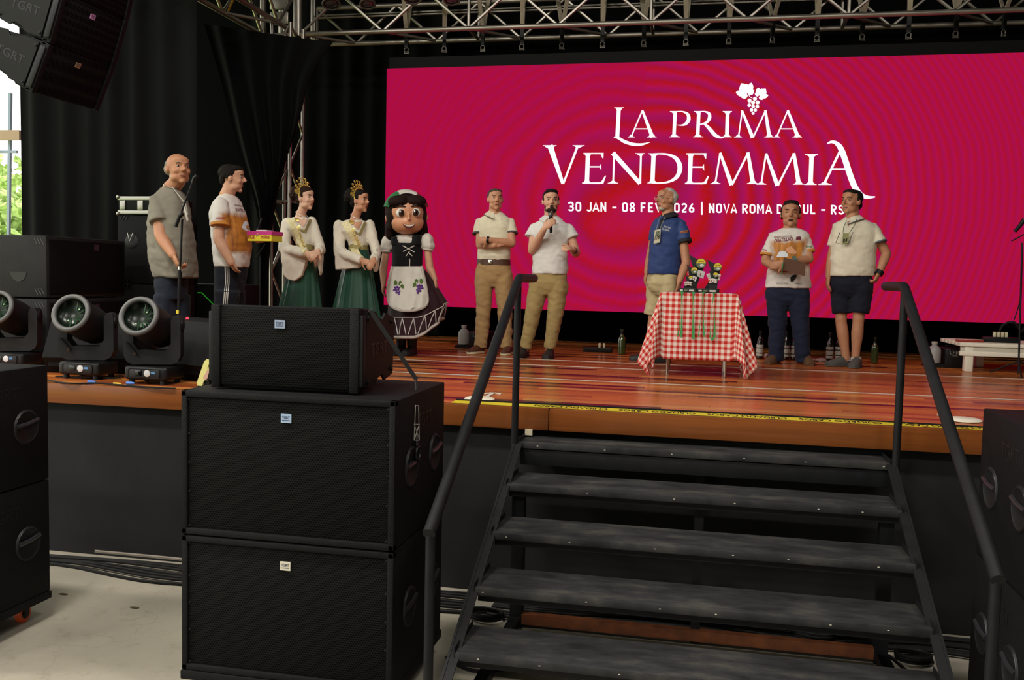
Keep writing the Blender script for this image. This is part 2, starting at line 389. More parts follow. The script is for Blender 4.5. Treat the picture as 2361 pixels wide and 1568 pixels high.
curtain('stage_curtain', 'black curtain hung flat between the side drapes and the screen', lerp_sheet(V(-6.2, 6.2, 6.8), V(-3.3, 6.2, 6.8), V(-6.2, 6.2, HS+.02), V(-3.3, 6.2, HS+.02)), 80, 10, .04, 9, m=mat('deep_drape', '070708', rough=.9, spec=.1))
# ---------------------------------------------------------------- LED screen
YS = 5.27
def screen_mat():
    m = bpy.data.materials.new('led_face'); m.use_nodes = True; nt = m.node_tree; nt.nodes.clear()
    o = nt.nodes.new('ShaderNodeOutputMaterial'); e = nt.nodes.new('ShaderNodeEmission'); nt.links.new(e.outputs[0], o.inputs[0])
    tc = nt.nodes.new('ShaderNodeTexCoord'); sp = nt.nodes.new('ShaderNodeSeparateXYZ'); nt.links.new(tc.outputs['Object'], sp.inputs[0])
    def M(op, a, b=None, c=None):
        n = nt.nodes.new('ShaderNodeMath'); n.operation = op
        for i, q in enumerate((a, b, c)):
            if q is None: continue
            if isinstance(q, (int, float)): n.inputs[i].default_value = q
            else: nt.links.new(q, n.inputs[i])
        return n.outputs[0]
    c0 = at(1480, 470, YS)-at(1480, 1568, YS)
    SC = at(1480, 470, YS)
    dx = M('SUBTRACT', sp.outputs[0], SC.x); dz = M('SUBTRACT', sp.outputs[2], SC.z)
    r2 = M('ADD', M('MULTIPLY', dx, dx), M('MULTIPLY', M('MULTIPLY', dz, dz), 1.5))
    nz = nt.nodes.new('ShaderNodeTexNoise'); nz.inputs['Scale'].default_value = .8; nt.links.new(tc.outputs['Object'], nz.inputs['Vector'])
    p = M('ADD', M('ADD', M('MULTIPLY', r2, 10.5), M('MULTIPLY', dx, 3.0)), M('MULTIPLY', nz.outputs['Fac'], 14))
    fade = M('DIVIDE', 1.0, M('ADD', 1.0, M('MULTIPLY', r2, M('ADD', .1, M('MULTIPLY', M('LESS_THAN', dx, 0.0), .5)))))
    # pixel-cell beat, finer and crossing
    q = M('MULTIPLY', M('SINE', M('MULTIPLY', M('ADD', dx, M('MULTIPLY', dz, .6)), 46)), M('SINE', M('MULTIPLY', M('SUBTRACT', dz, M('MULTIPLY', dx, .25)), 60)))
    s1 = M('ADD', M('MULTIPLY', M('SINE', p), fade), M('MULTIPLY', q, .12)); s2 = M('ADD', M('MULTIPLY', M('SINE', M('ADD', p, 2.2)), fade), M('MULTIPLY', q, -.2))
    R = M('ADD', M('MULTIPLY', s1, .055), .41); B = M('ADD', M('MULTIPLY', s2, .042), .054); G = M('ADD', M('MULTIPLY', fade, .003), .004)
    cb = nt.nodes.new('ShaderNodeCombineColor'); nt.links.new(R, cb.inputs[0]); nt.links.new(G, cb.inputs[1]); nt.links.new(B, cb.inputs[2])
    nt.links.new(cb.outputs[0], e.inputs[0]); e.inputs[1].default_value = 1.0
    return m
def emis(name, c, s=1.0):
    m = bpy.data.materials.new(name); m.use_nodes = True; nt = m.node_tree; nt.nodes.clear()
    o = nt.nodes.new('ShaderNodeOutputMaterial'); e = nt.nodes.new('ShaderNodeEmission'); nt.links.new(e.outputs[0], o.inputs[0])
    e.inputs[0].default_value = (*lin(c), 1); e.inputs[1].default_value = s; MATS[name] = m; return m
SXL = at(888, 430, YS).x; SXR = 4.2; SZT = at(1630, 139, YS).z; SZB = at(1700, 727, YS).z
scr = thing('led_screen', 'huge crimson LED screen with white festival lettering behind the stage', 'screen', V((SXL+SXR)/2, YS+.06, SZB))
MB().box(SXL, SXR, YS+.01, YS+.1, SZB, SZT).box(SXL+.03, SXR, YS+.012, YS+.09, SZT, SZT+.13).build('frame', mat('led_case', '060607', rough=.7, spec=.2), scr, smooth=False)
fo = MB().add([(SXL, YS+.008, SZB), (SXR, YS+.008, SZB), (SXR, YS+.008, SZT), (SXL, YS+.008, SZT)], [(0, 1, 2, 3)]).build('display', None, scr, smooth=False)
fo.data.materials.clear(); sm_ = screen_mat(); fo.data.materials.append(sm_)
# object coordinates of the display are relative to the root: shift the pattern centre
for n_ in sm_.node_tree.nodes:
    if n_.type == 'MATH' and n_.operation == 'SUBTRACT' and not n_.inputs[1].is_linked:
        v_ = n_.inputs[1].default_value; SC = at(1480, 470, YS)
        if abs(v_-SC.x) < 1e-4: n_.inputs[1].default_value = SC.x-(SXL+SXR)/2
        elif abs(v_-SC.z) < 1e-4: n_.inputs[1].default_value = SC.z-SZB
M_led = emis('led_white', 'fffcff', 1.05)
YL = YS+.004
def S(x, y): return at(1200+x/2.742, 160+y/2.742, YL)
class Pen(MB):
    def rib(s, P, W, sub=0):
        P = [Vector((a, b, 0)) for a, b in P]
        if sub:
            Q = catmull([Vector((p.x, p.y, w_)) for p, w_ in zip(P, W)], sub); W = [q.z for q in Q]; P = [Vector((q.x, q.y, 0)) for q in Q]
        vs = []
        for i, p in enumerate(P):
            t = (P[min(i+1, len(P)-1)]-P[max(i-1, 0)]).normalized(); n = Vector((-t.y, t.x, 0))*W[i]/2
            vs += [S(p.x+n.x, p.y+n.y), S(p.x-n.x, p.y-n.y)]
        s.add(vs, [(2*i, 2*i+1, 2*i+3, 2*i+2) for i in range(len(P)-1)]); return s
    def l(s, x0, y0, x1, y1, w0, w1=None): return s.rib([(x0, y0), (x1, y1)], [w0, w1 or w0])
    def hs(s, x0, x1, y, k=0, xc=None, up=True, w_=5):
        "thin serif bar with bracket towards the stem at xc of width k"
        s.l(x0, y, x1, y, w_)
        if k:
            h = -16 if up else 16; d = 0
            s.add([S(x0+6, y), S(x1-6, y), S(xc+k/2, y+h), S(xc-k/2, y+h)], [(0, 1, 2, 3)])
        return s
    def quad(s, *P): return s.add([S(*p) for p in P], [list(range(len(P)))])
def upright(p, xt, xb, yt, yb, w_, s0, s1, s2, s3):
    p.l(xt, yt, xb, yb, w_); p.hs(s0, s1, yt+2, w_, xt, False); p.hs(s2, s3, yb-2, w_, xb, True)
def glyph_parts():
    out = []
    p = Pen(); p.l(622, 243, 612, 430, 25); p.hs(593, 653, 243, 25, 622, False); p.rib([(590, 428), (622, 436), (660, 458), (715, 474), (770, 474), (820, 460)], [6, 16, 21, 19, 14, 3], 6); out.append(p)
    def A(x): 
        p = Pen(); p.l(x, 262, x-71, 428, 9); p.l(x, 258, x+65, 430, 14, 25); p.l(x-46, 376, x+38, 376, 7); p.hs(x-92, x-48, 428, 9, x-69); p.hs(x+30, x+90, 428, 25, x+62); return p
    out.append(A(770))
    p = Pen(); upright(p, 978, 970, 264, 429, 22, 945, 995, 942, 1008); p.rib([(980, 267), (1025, 267), (1058, 285), (1063, 318), (1045, 344), (1020, 353), (992, 352)], [6, 8, 19, 24, 18, 9, 4], 6); out.append(p)
    p = Pen(); upright(p, 1128, 1120, 264, 429, 22, 1097, 1145, 1092, 1155); p.rib([(1130, 267), (1165, 267), (1192, 280), (1195, 308), (1178, 334), (1145, 346), (1128, 346)], [6, 8, 18, 22, 16, 8, 5], 6); p.rib([(1160, 340), (1195, 375), (1230, 415), (1262, 430), (1285, 431)], [14, 22, 23, 14, 4], 5); out.append(p)
    p = Pen(); upright(p, 1310, 1305, 264, 429, 24, 1279, 1337, 1274, 1336); out.append(p)
    p = Pen(); p.l(1402, 262, 1378, 429, 9); p.l(1400, 258, 1468, 432, 13, 24); p.l(1550, 260, 1470, 432, 10); p.l(1548, 258, 1574, 430, 16, 25); p.hs(1350, 1400, 428, 9, 1378); p.hs(1542, 1602, 428, 25, 1574); out.append(p)
    out.append(A(1690))
    p = Pen(); p.l(186, 480, 268, 722, 36, 20); p.l(364, 480, 270, 725, 15, 12); p.hs(142, 228, 482, 36, 186, False); p.hs(330, 405, 482, 14, 364, False); out.append(p)
    def E(dx, dy=0):
        p = Pen(); D = lambda q: [(a+dx, b+dy) for a, b in q]
        p.l(427+dx, 531+dy, 420+dx, 718+dy, 27); p.rib(D([(398, 532), (520, 532)]), [8, 9]); p.quad(*D([(505, 530), (526, 527), (524, 562), (518, 562)]))
        p.l(425+dx, 616+dy, 508+dx, 616+dy, 9); p.quad(*D([(498, 616), (510, 596), (512, 640)])); p.rib(D([(390, 719), (505, 719)]), [8, 11]); p.quad(*D([(480, 723), (524, 723), (542, 672), (534, 672), (512, 708)]))
        p.hs(390+dx, 450+dx, 718+dy, 27, 420+dx); p.hs(398+dx, 452+dx, 533+dy, 27, 427+dx, False); return p
    out.append(E(0))
    p = Pen(); p.l(592, 545, 586, 718, 11); p.hs(552, 618, 719, 11, 586); p.l(584, 528, 756, 722, 30, 26); p.l(762, 530, 757, 724, 12); p.hs(725, 786, 532, 12, 761, False); out.append(p)
    p = Pen(); upright(p, 842, 834, 531, 720, 27, 808, 880, 803, 872); p.rib([(842, 534), (920, 536), (982, 562), (1008, 618), (988, 680), (925, 714), (834, 719)], [8, 12, 24, 31, 24, 12, 8], 8); out.append(p)
    out.append(E(650, 2))
    def Mm(dx, dy):
        p = Pen(); p.l(1262+dx, 530+dy, 1232+dx, 720+dy, 11); p.l(1262+dx, 526+dy, 1335+dx, 730+dy, 16, 28); p.l(1440+dx, 526+dy, 1337+dx, 730+dy, 13); p.l(1438+dx, 524+dy, 1470+dx, 722+dy, 20, 29); p.hs(1202+dx, 1264+dx, 721+dy, 11, 1232+dx); p.hs(1432+dx, 1502+dx, 721+dy, 29, 1470+dx); return p
    out.append(Mm(0, 1)); out.append(Mm(290, 5))
    p = Pen(); upright(p, 1841, 1834, 536, 730, 28, 1799, 1881, 1794, 1872); out.append(p)
    p = Pen(); p.l(2026, 505, 1918, 727, 15); p.hs(1884, 1968, 728, 14, 1920); p.l(1960, 630, 2072, 630, 11); p.rib([(1940, 470), (1965, 459), (1995, 466), (2025, 500), (2052, 570), (2078, 650), (2110, 735), (2150, 790), (2195, 808), (2242, 806)], [8, 16, 24, 36, 38, 38, 38, 32, 20, 8], 6); out.append(p)
    return out
for p in glyph_parts(): p.build('letter', M_led, scr, smooth=False)
def arc(cx, cy, rx, ry, a0, a1, n=6): return [(cx+rx*math.cos(math.radians(a0+(a1-a0)*i/n)), cy+ry*math.sin(math.radians(a0+(a1-a0)*i/n))) for i in range(n+1)]
r_ = .2
GL = {'0': [arc(.3, .22, .2, .14, 180, 360)+arc(.3, .78, .2, .14, 0, 180)+[(.1, .22)]], '3': [[(.08, .2)]+arc(.28, .2, .2, .12, 180, 360)+[(.48, .38), (.42, .47), (.2, .49)], [(.2, .49), (.42, .52), (.5, .62)]+arc(.29, .8, .21, .12, 0, 180)],
 'J': [[(.42, .02), (.42, .78)]+arc(.25, .8, .17, .12, 0, 180)], 'A': [[(.04, .98), (.3, .04), (.56, .98)], [(.14, .7), (.46, .7)]], 'N': [[(.1, 1), (.1, 0)], [(.1, .06), (.5, .94)], [(.5, 1), (.5, 0)]], '-': [[(.1, .55), (.5, .55)]],
 '8': [arc(.3, .25, .18, .19, 0, 360, 12), arc(.3, .72, .2, .2, 0, 360, 12)], 'F': [[(.1, 1), (.1, 0)], [(.1, .08), (.5, .08)], [(.1, .5), (.45, .5)]], 'E': [[(.1, 1), (.1, 0)], [(.1, .08), (.5, .08)], [(.1, .5), (.45, .5)], [(.1, .92), (.5, .92)]],
 'V': [[(.04, .02), (.3, .96), (.56, .02)]], '2': [arc(.29, .24, .2, .16, 190, 360)+[(.49, .34), (.42, .5), (.1, .86)], [(.08, .92), (.52, .92)]], '6': [[(.4, .03), (.16, .45), (.1, .66)], arc(.3, .7, .2, .22, 0, 360, 12)], '|': [[(.2, -.15), (.2, 1.2)]],
 'O': [arc(.3, .24, .21, .16, 180, 360)+arc(.3, .76, .21, .16, 0, 180)+[(.09, .24)]], 'R': [[(.1, 1), (.1, 0)], [(.1, .08)]+arc(.3, .29, .2, .21, -90, 90)+[(.1, .5)], [(.28, .52), (.52, 1)]], 'M': [[(.1, 1), (.1, 0)], [(.1, .05), (.36, .66), (.62, .05)], [(.62, 1), (.62, 0)]],
 'D': [[(.1, 1), (.1, 0)], [(.1, .08), (.28, .08)]+arc(.28, .3, .22, .22, -90, 0)+arc(.28, .7, .22, .22, 0, 90)+[(.1, .92)]], 'S': [[(.5, .24)]+arc(.3, .24, .19, .16, 0, -180)+[(.12, .38), (.46, .6), (.5, .74)]+arc(.3, .76, .2, .16, 0, 180)], 'U': [[(.1, 0), (.1, .74)]+arc(.3, .76, .2, .16, 180, 0)+[(.5, 0)]], 'L': [[(.1, 0), (.1, 1)], [(.1, .92), (.5, .92)]]}
ADV = {'M': .86, '|': .5, ' ': .36, '-': .66, 'J': .62, 'L': .62}
line = '30 JAN - 08 FEV 2026 | NOVA ROMA DO SUL - RS'; tot = sum(ADV.get(c, .72) for c in line); xx = 0.
for c in line:
    if c != ' ':
        pen = Pen()
        for stroke in GL[c]:
            pts = []
            for gx, gy in stroke:
                t = (xx+gx)/tot; pts.append((300+t*1755, 837+21*t+gy*60))
            pen.rib(pts, [10.5]*len(pts))
        pen.build('digit' if c.isdigit() else 'dash' if c in '-|' else 'letter', M_led, scr, smooth=False)
    xx += ADV.get(c, .72)
def G(x, y): return at(1660+x/14.256, 180+y/14.256, YL)
def leaf(pts):
    mb = MB(); P = [G(*q) for q in pts]; mb.prism([(q.x, q.z) for q in P], (0, YL, 0), (1, 0, 0), (0, 0, 1), (0, -1, 0), .001); return mb
leaf([(520,470),(570,420),(640,405),(620,345),(650,290),(690,170),(780,180),(850,205),(880,185),(930,230),(970,180),(1035,150),(1085,230),(1100,300),(1080,385),(1125,400),(1115,480),(1070,545),(1000,562),(950,545),(905,490),(885,520),(912,590),(870,660),(810,688),(705,650),(725,610),(650,605),(575,560)]).build('vine_leaf', M_led, scr, smooth=False)
leaf([(1255,310),(1300,335),(1320,375),(1360,340),(1400,350),(1500,340),(1525,430),(1530,480),(1515,520),(1560,540),(1590,575),(1540,640),(1480,675),(1430,672),(1425,705),(1350,722),(1290,690),(1275,640),(1310,590),(1290,570),(1260,590),(1240,612),(1180,595),(1150,545),(1145,490),(1180,475),(1175,420),(1200,360)]).build('vine_leaf', M_led, scr, smooth=False)
for x, y, r in ((1150,680,65),(970,738,65),(1088,805,65),(1236,800,65),(963,895,62),(1092,935,58),(1228,938,60),(1038,1050,56),(1163,1055,54),(1088,1158,50)):
    leaf([(x+r*math.cos(t*PI/12), y+r*math.sin(t*PI/12)) for t in range(24)]).build('grape', M_led, scr, smooth=False)
leaf([(905,490),(940,540),(1000,615),(1070,655),(1065,672),(985,632),(925,555)]).build('stem', M_led, scr, smooth=False)
# ---------------------------------------------------------------- trusses
def truss(name, label, a, b, wv, hv, bay=.5, r=.03, rb=.018, faces=4, org=None):
    a = V(a); b = V(b); wv = V(wv); hv = V(hv); t = thing(name, label, 'truss', org or a)
    cs = [V(0, 0, 0), wv, wv+hv, hv]
    for c in cs: MB().tube([a+c, b+c], r, 10).build('chord', M_alu, t)
    L = (b-a).length; n = max(1, round(L/bay)); d = (b-a)/n
    for fi in (0, 1, 3):
        c0, c1 = cs[fi], cs[(fi+1) % 4]
        for i in range(0, n, 2 if fi == 0 else 1):
            p, q = (a+d*i+c0, a+d*(i+1)+c1) if (i+fi) % 2 == 0 else (a+d*i+c1, a+d*(i+1)+c0)
            MB().tube([p, q], rb, 6).build('brace', M_alu, t)
        for i in range(0, n+1, 4):
            MB().tube([a+d*i+c0, a+d*i+c1], rb*1.1, 6).build('strut', M_alu, t)
    return t
ZT = 4.9
truss('roof_truss', 'long aluminium box truss spanning above the screen', (-4.85, 5.02, ZT), (4.65, 5.02, ZT), (0, .5, 0), (0, 0, .45), .52)
truss('roof_truss', 'aluminium box truss running forward at the upper left', (-5.34, 1.2, ZT), (-5.34, 5.0, ZT), (.44, 0, 0), (0, 0, .5), .48)
tw = at(625, 600, 4.45); tb = at(667, 600, 4.45)
truss('truss_tower', 'upright aluminium truss tower partly wrapped by the black curtain', (tw.x, 4.45, HS), (tw.x, 4.45, ZT-.02), (tb.x-tw.x, 0, 0), (.02, .3, 0), .42, .022, .013)
# corner block with a chain hoist
cb_ = thing('corner_block', 'grey metal sleeve block at the corner of the trusses', 'truss block', V(-5.12, 5.26, ZT))
for x in (-5.34, -4.9):
    for y in (5.02, 5.52): MB().rbox(x-.03, x+.03, y-.03, y+.03, ZT-.02, ZT+.95, .006).build('post', M_alu, cb_)
for z in (ZT+.12, ZT+.3): MB().rbox(-5.24, -5.0, 4.99, 5.03, z, z+.15, .008).build('plate', M_alu, cb_)
MB().tube([(-4.87, 5.02, ZT-.02), (-4.87, 5.02, ZT+.9)], .03, 10).build('post', M_alu, cb_)
MB().bar((-5.3, 4.1, ZT+.02), (-5.1, 4.15, ZT+.5), .05, .006).build('yellow_sling', mat('yellow_sling', 'c9a227', rough=.7), None, org=(-5.3, 4.1, ZT+.02), label='yellow webbing sling wrapped on the side truss', cat='sling')
# straps carrying the screen
M_web = mat('web_strap', 'a89c8a', rough=.85, vary=.12, vscale=40)
s0 = at(937, 120, YS+.02); s1 = at(2313, 95, YS+.02); NST = 15
base = V(s0.x, YS+.02, SZT+.13)
st = thing('lifting_strap', 'grey lifting strap with shackle, first from the left above the screen', 'strap', base, 'lifting straps above the screen')
MB().bar(base+V(0, -.02, .34), base+V(.01, -.27, .92), .05, .008, up=(0, 1, 0)).bar(base+V(0, .02, .34), base+V(-.01, .25, .92), .05, .008, up=(0, 1, 0)).build('webbing', M_web, st)
MB().bar(base+V(0, 0, .12), base+V(0, 0, .36), .045, .03, up=(0, 1, 0)).build('sleeve', M_blk, st)
MB().ring(base+V(0, 0, .09), .026, .006, (0, 1, 0), 16, 6).tube([base+V(-.03, 0, .05), base+V(.035, 0, .05)], .007, 6).tube([base+V(-.024, 0, .05), base+V(-.024, 0, .1)], .006, 6).tube([base+V(.024, 0, .05), base+V(.024, 0, .1)], .006, 6).build('shackle', mat('shackle_steel', '6e6a62', rough=.5, metal=.6), st)
ords = 'first second third fourth fifth sixth seventh eighth ninth tenth eleventh twelfth thirteenth fourteenth fifteenth'.split()
for i in range(1, NST):
    x = s0.x+(s1.x-s0.x)*i/(NST-1)
    dup(st, V(x, YS+.02, SZT+.13), [0, .5, -.3, .2, .9][i % 5]*.6, 'grey lifting strap with shackle, %s from the left above the screen' % ords[i])
# lamps hanging in the truss
for i, (x, y, rr) in enumerate(((764, 6, .10), (848, 6, .085), (952, -8, .10), (1042, -4, .09))):
    p = at(x, y, 4.75); t = thing('stage_lamp', 'black stage lamp clamped in the truss, %s from the left' % ords[i], 'stage lamp', p, 'lamps in the upper truss')
    d = V(.15, -.35, -.93).normalized()
    MB().lathe(p-d*.22, [(rr*.6, -.02), (rr*.85, .04), (rr, .12), (rr*1.02, .24)], 20, d).build('can', M_blk, t)
    MB().lathe(p+d*.0, [(rr*.9, 0), (rr*.9, .012), (rr*.5, .03)], 20, d).build('lens', mat('lamp_lens', '3c3f44', rough=.15, spec=.8), t)
    MB().ring(p+d*.02, rr, .012, d, 24, 6).build('rim', mat('lamp_rim', '4b4743', rough=.5), t)
    MB().tube([p-d*.1+V(-rr*1.15, 0, 0), p+V(-rr*1.15, 0, .25), p+V(0, .1, .35), p+V(rr*1.15, 0, .25), p-d*.1+V(rr*1.15, 0, 0)], .012, 6).build('yoke', M_blk, t)
MB().tube([(-4.8, 5.45, 5.24), (2.6, 5.45, 5.24)], .012, 6).tube([(-4.8, 5.45, 5.21), (2.6, 5.45, 5.21)], .012, 6).build('cable_rail', M_alu, None, org=(-1, 5.45, 5.2), label='thin double metal rail fixed inside the long truss', cat='rail')
# ---------------------------------------------------------------- loudspeakers
M_sub = mat('textured_black_paint', '141415', rough=.6, spec=.12, vary=.12, vscale=20, bump=.35, bscale=260)
def grille_mat():
    m = mat('perforated_grille', '1d1d1d', rough=.7, spec=.05); nt = m.node_tree; b = nt.nodes['Principled BSDF']
    tc = nt.nodes.new('ShaderNodeTexCoord'); mp = nt.nodes.new('ShaderNodeMapping'); mp.inputs['Scale'].default_value = (82, 0, 95)
    nt.links.new(tc.outputs['Object'], mp.inputs[0]); sp = nt.nodes.new('ShaderNodeSeparateXYZ'); nt.links.new(mp.outputs[0], sp.inputs[0])
    def M(op, a, c=None):
        n = nt.nodes.new('ShaderNodeMath'); n.operation = op
        for i, q in enumerate((a, c)):
            if q is None: continue
            if isinstance(q, (int, float)): n.inputs[i].default_value = q
            else: nt.links.new(q, n.inputs[i])
        return n.outputs[0]
    row = M('FLOOR', sp.outputs[2]); fx = M('SUBTRACT', M('FRACT', M('ADD', sp.outputs[0], M('MULTIPLY', M('MODULO', row, 2.0), .5))), .5); fz = M('SUBTRACT', M('FRACT', sp.outputs[2]), .5)
    d = M('SQRT', M('ADD', M('MULTIPLY', fx, fx), M('MULTIPLY', fz, fz)))
    r = nt.nodes.new('ShaderNodeValToRGB'); r.color_ramp.elements[0].position = .3; r.color_ramp.elements[1].position = .42
    r.color_ramp.elements[0].color = (.0015, .0015, .0015, 1); r.color_ramp.elements[1].color = (*lin('1a1a19'), 1)
    nt.links.new(d, r.inputs[0]); nt.links.new(r.outputs[0], b.inputs['Base Color'])
    bp = nt.nodes.new('ShaderNodeBump'); bp.inputs['Strength'].default_value = .6; bp.inputs['Distance'].default_value = .003
    nt.links.new(d, bp.inputs['Height']); nt.links.new(bp.outputs[0], b.inputs['Normal']); return m
M_grille = grille_mat()
M_badge = mat('badge_blue', '9fb4d0', rough=.35, metal=.2); M_badge2 = mat('badge_cream', 'cfc8b4', rough=.4); M_navy = mat('badge_print', '27335c', rough=.5)
M_recess = mat('handle_recess', '070707', rough=.6); M_grip = mat('handle_grip', '26262a', rough=.35)
M_logo = mat('embossed_mark', '1c1c1d', rough=.4, spec=.25)
def badge(parent, o, u, v_, n, m, txt='TGRT'):
    o = V(o); u = V(u); v_ = V(v_); n = V(n)
    mb = MB(); mb.prism([(0, 0), (1, 0), (1, 1), (0, 1)], o, u, v_, n, .006); b = mb.build('badge', m, parent, smooth=False)
    t = MB(); text_on(t, txt, o+u*.12+v_*.46+n*.0075, u*.76, v_*.32, .02); t.build('badge_print', M_navy, b, smooth=False)
    t = MB(); t.add([o+u*.12+v_*.26+n*.0072, o+u*.88+v_*.26+n*.0072, o+u*.88+v_*.33+n*.0072, o+u*.12+v_*.33+n*.0072], [(0, 1, 2, 3)]); t.build('badge_line', M_navy, b, smooth=False)
def side_handle(parent, c, nx, ydir=1, r=.085):
    "round recessed grip on a side face; c on the face, nx = outward x sign"
    c = V(c); h = MB().lathe(c+V(nx*.001, 0, 0), [(r*1.12, 0), (r*1.08, .006), (r, .007), (r*.92, .002)], 28, (nx, 0, 0)).build('handle', M_recess, parent)
    MB().tube([c+V(nx*.008, -r*.95, .01), c+V(nx*.012, 0, .016), c+V(nx*.008, r*.95, .03)], .012, 8).build('grip', M_grip, h)
    MB().ring(c+V(nx*.004, 0, 0), r, .006, (nx, 0, 0), 20, 6, PI*.0, PI*.8).build('rim', M_grip, h)
def subwoofer(x0, x1, y0, y1, z0, z1, label, bm, dirty=True, group='black subwoofer cabinets'):
    t = thing('subwoofer', label, 'subwoofer', V((x0+x1)/2, (y0+y1)/2, z0), group)
    mb = MB(); b = .03
    mb.rbox(x0, x1, y0+.03, y1, z0, z1, .008)
    for a in ((x0, x0+b, z0, z1), (x1-b, x1, z0, z1)): mb.rbox(a[0], a[1], y0, y0+.04, a[2], a[3], .006)
    mb.rbox(x0, x1, y0, y0+.04, z1-b, z1, .006); mb.rbox(x0, x1, y0, y0+.04, z0, z0+b, .006)
    mb.build('cabinet', M_sub, t)
    MB().rbox(x0+b, x1-b, y0+.012, y0+.035, z0+b, z1-b, .004).build('grille', M_grille, t)
    xm = (x0+x1)/2; wz = (x1-x0)*.048
    badge(t, (xm-wz/2, y0+.012, z1-.125), (wz, 0, 0), (0, 0, wz*.8), (0, -1, 0), bm)
    sc = MB()
    for fx in (.035, .965):
        for fz in (.06, .3, .5, .7, .94): sc.lathe((x0+(x1-x0)*fx, y0+.012, z0+(z1-z0)*fz), [(.006, 0), (.005, .004), (.001, .005)], 8, (0, -1, 0))
    sc.build('screws', M_steel, t, kind='stuff')
    for nx, X in ((1, x1), (-1, x0)):
        for fy in (.3, .78): side_handle(t, (X, y0+(y1-y0)*fy, z0+(z1-z0)*.5), nx)
        lt = MB()
        if nx > 0: text_on(lt, 'TGRT', (X+.0015, y0+(y1-y0)*.42, z0+(z1-z0)*.74), (0, .22, 0), (0, 0, .07), 0.01)
        else: text_on(lt, 'TGRT', (X-.0015, y0+(y1-y0)*.64, z0+(z1-z0)*.74), (0, -.22, 0), (0, 0, .07), 0.01)
        lt.build('side_mark', M_logo, t, smooth=False)
    return t
M_org = mat('orange_wheel', 'e2581f', rough=.45)
def dolly(x0, x1, y0, y1, z, label):
    t = thing('wheel_board', label, 'wheel board', V((x0+x1)/2, (y0+y1)/2, 0), 'wheel boards under the subwoofers')
    MB().rbox(x0-.005, x1+.005, y0-.005, y1+.005, z-.045, z-.001, .006).build('board', M_sub, t)
    for cx in (x0+.1, x1-.1):
        for cy in (y0+.1, y1-.1):
            R = (z-.065)/2+.002
            c = MB().box(cx-.03, cx+.03, cy-.03, cy+.03, z-.05, z-.044).box(cx-.028, cx-.022, cy-.02, cy+.02, R, z-.046).box(cx+.022, cx+.028, cy-.02, cy+.02, R, z-.046).build('caster', M_steel, t)
            MB().lathe((cx-.018, cy, R+.001), [(R*.55, 0), (R*.97, .004), (R, .012), (R, .024), (R*.97, .032), (R*.55, .036)], 20, (1, 0, 0)).build('wheel', M_org, c)
            MB().lathe((cx-.0195, cy, R+.001), [(R*.55, 0), (R*.55, .039)], 16, (1, 0, 0)).build('hub', M_blk, c)
SZ0, SZ1, SZ2 = .135, .775, 1.45
subwoofer(-2.304, -1.272, -1.72, -.94, SZ0, SZ1, 'black subwoofer with a cream badge, lower one of the central stack', M_badge2)
subwoofer(-2.304, -1.272, -1.72, -.94, SZ1+.006, SZ2, 'black subwoofer with a blue badge, upper one of the central stack', M_badge)
dolly(-2.304, -1.272, -1.72, -.94, SZ0, 'black wheel board under the central subwoofer stack')
subwoofer(-4.6, -3.56, -1.8, -1.02, .16, .8, 'black subwoofer at the left picture edge, lower of two above an orange wheel', M_badge2)
subwoofer(-4.6, -3.56, -1.8, -1.02, .806, 1.45, 'black subwoofer at the left picture edge, upper one of its stack', M_badge)
dolly(-4.6, -3.56, -1.8, -1.02, .16, 'black board on orange wheels at the left picture edge')
subwoofer(1.30, 2.34, -1.76, -.98, SZ0, SZ1, 'black subwoofer at the right picture edge, lower one of its stack', M_badge2)
subwoofer(1.30, 2.34, -1.76, -.98, SZ1+.006, SZ2, 'black subwoofer at the right picture edge, upper one of its stack', M_badge)
dolly(1.30, 2.34, -1.76, -.98, SZ0, 'black wheel board under the right-hand subwoofer stack')
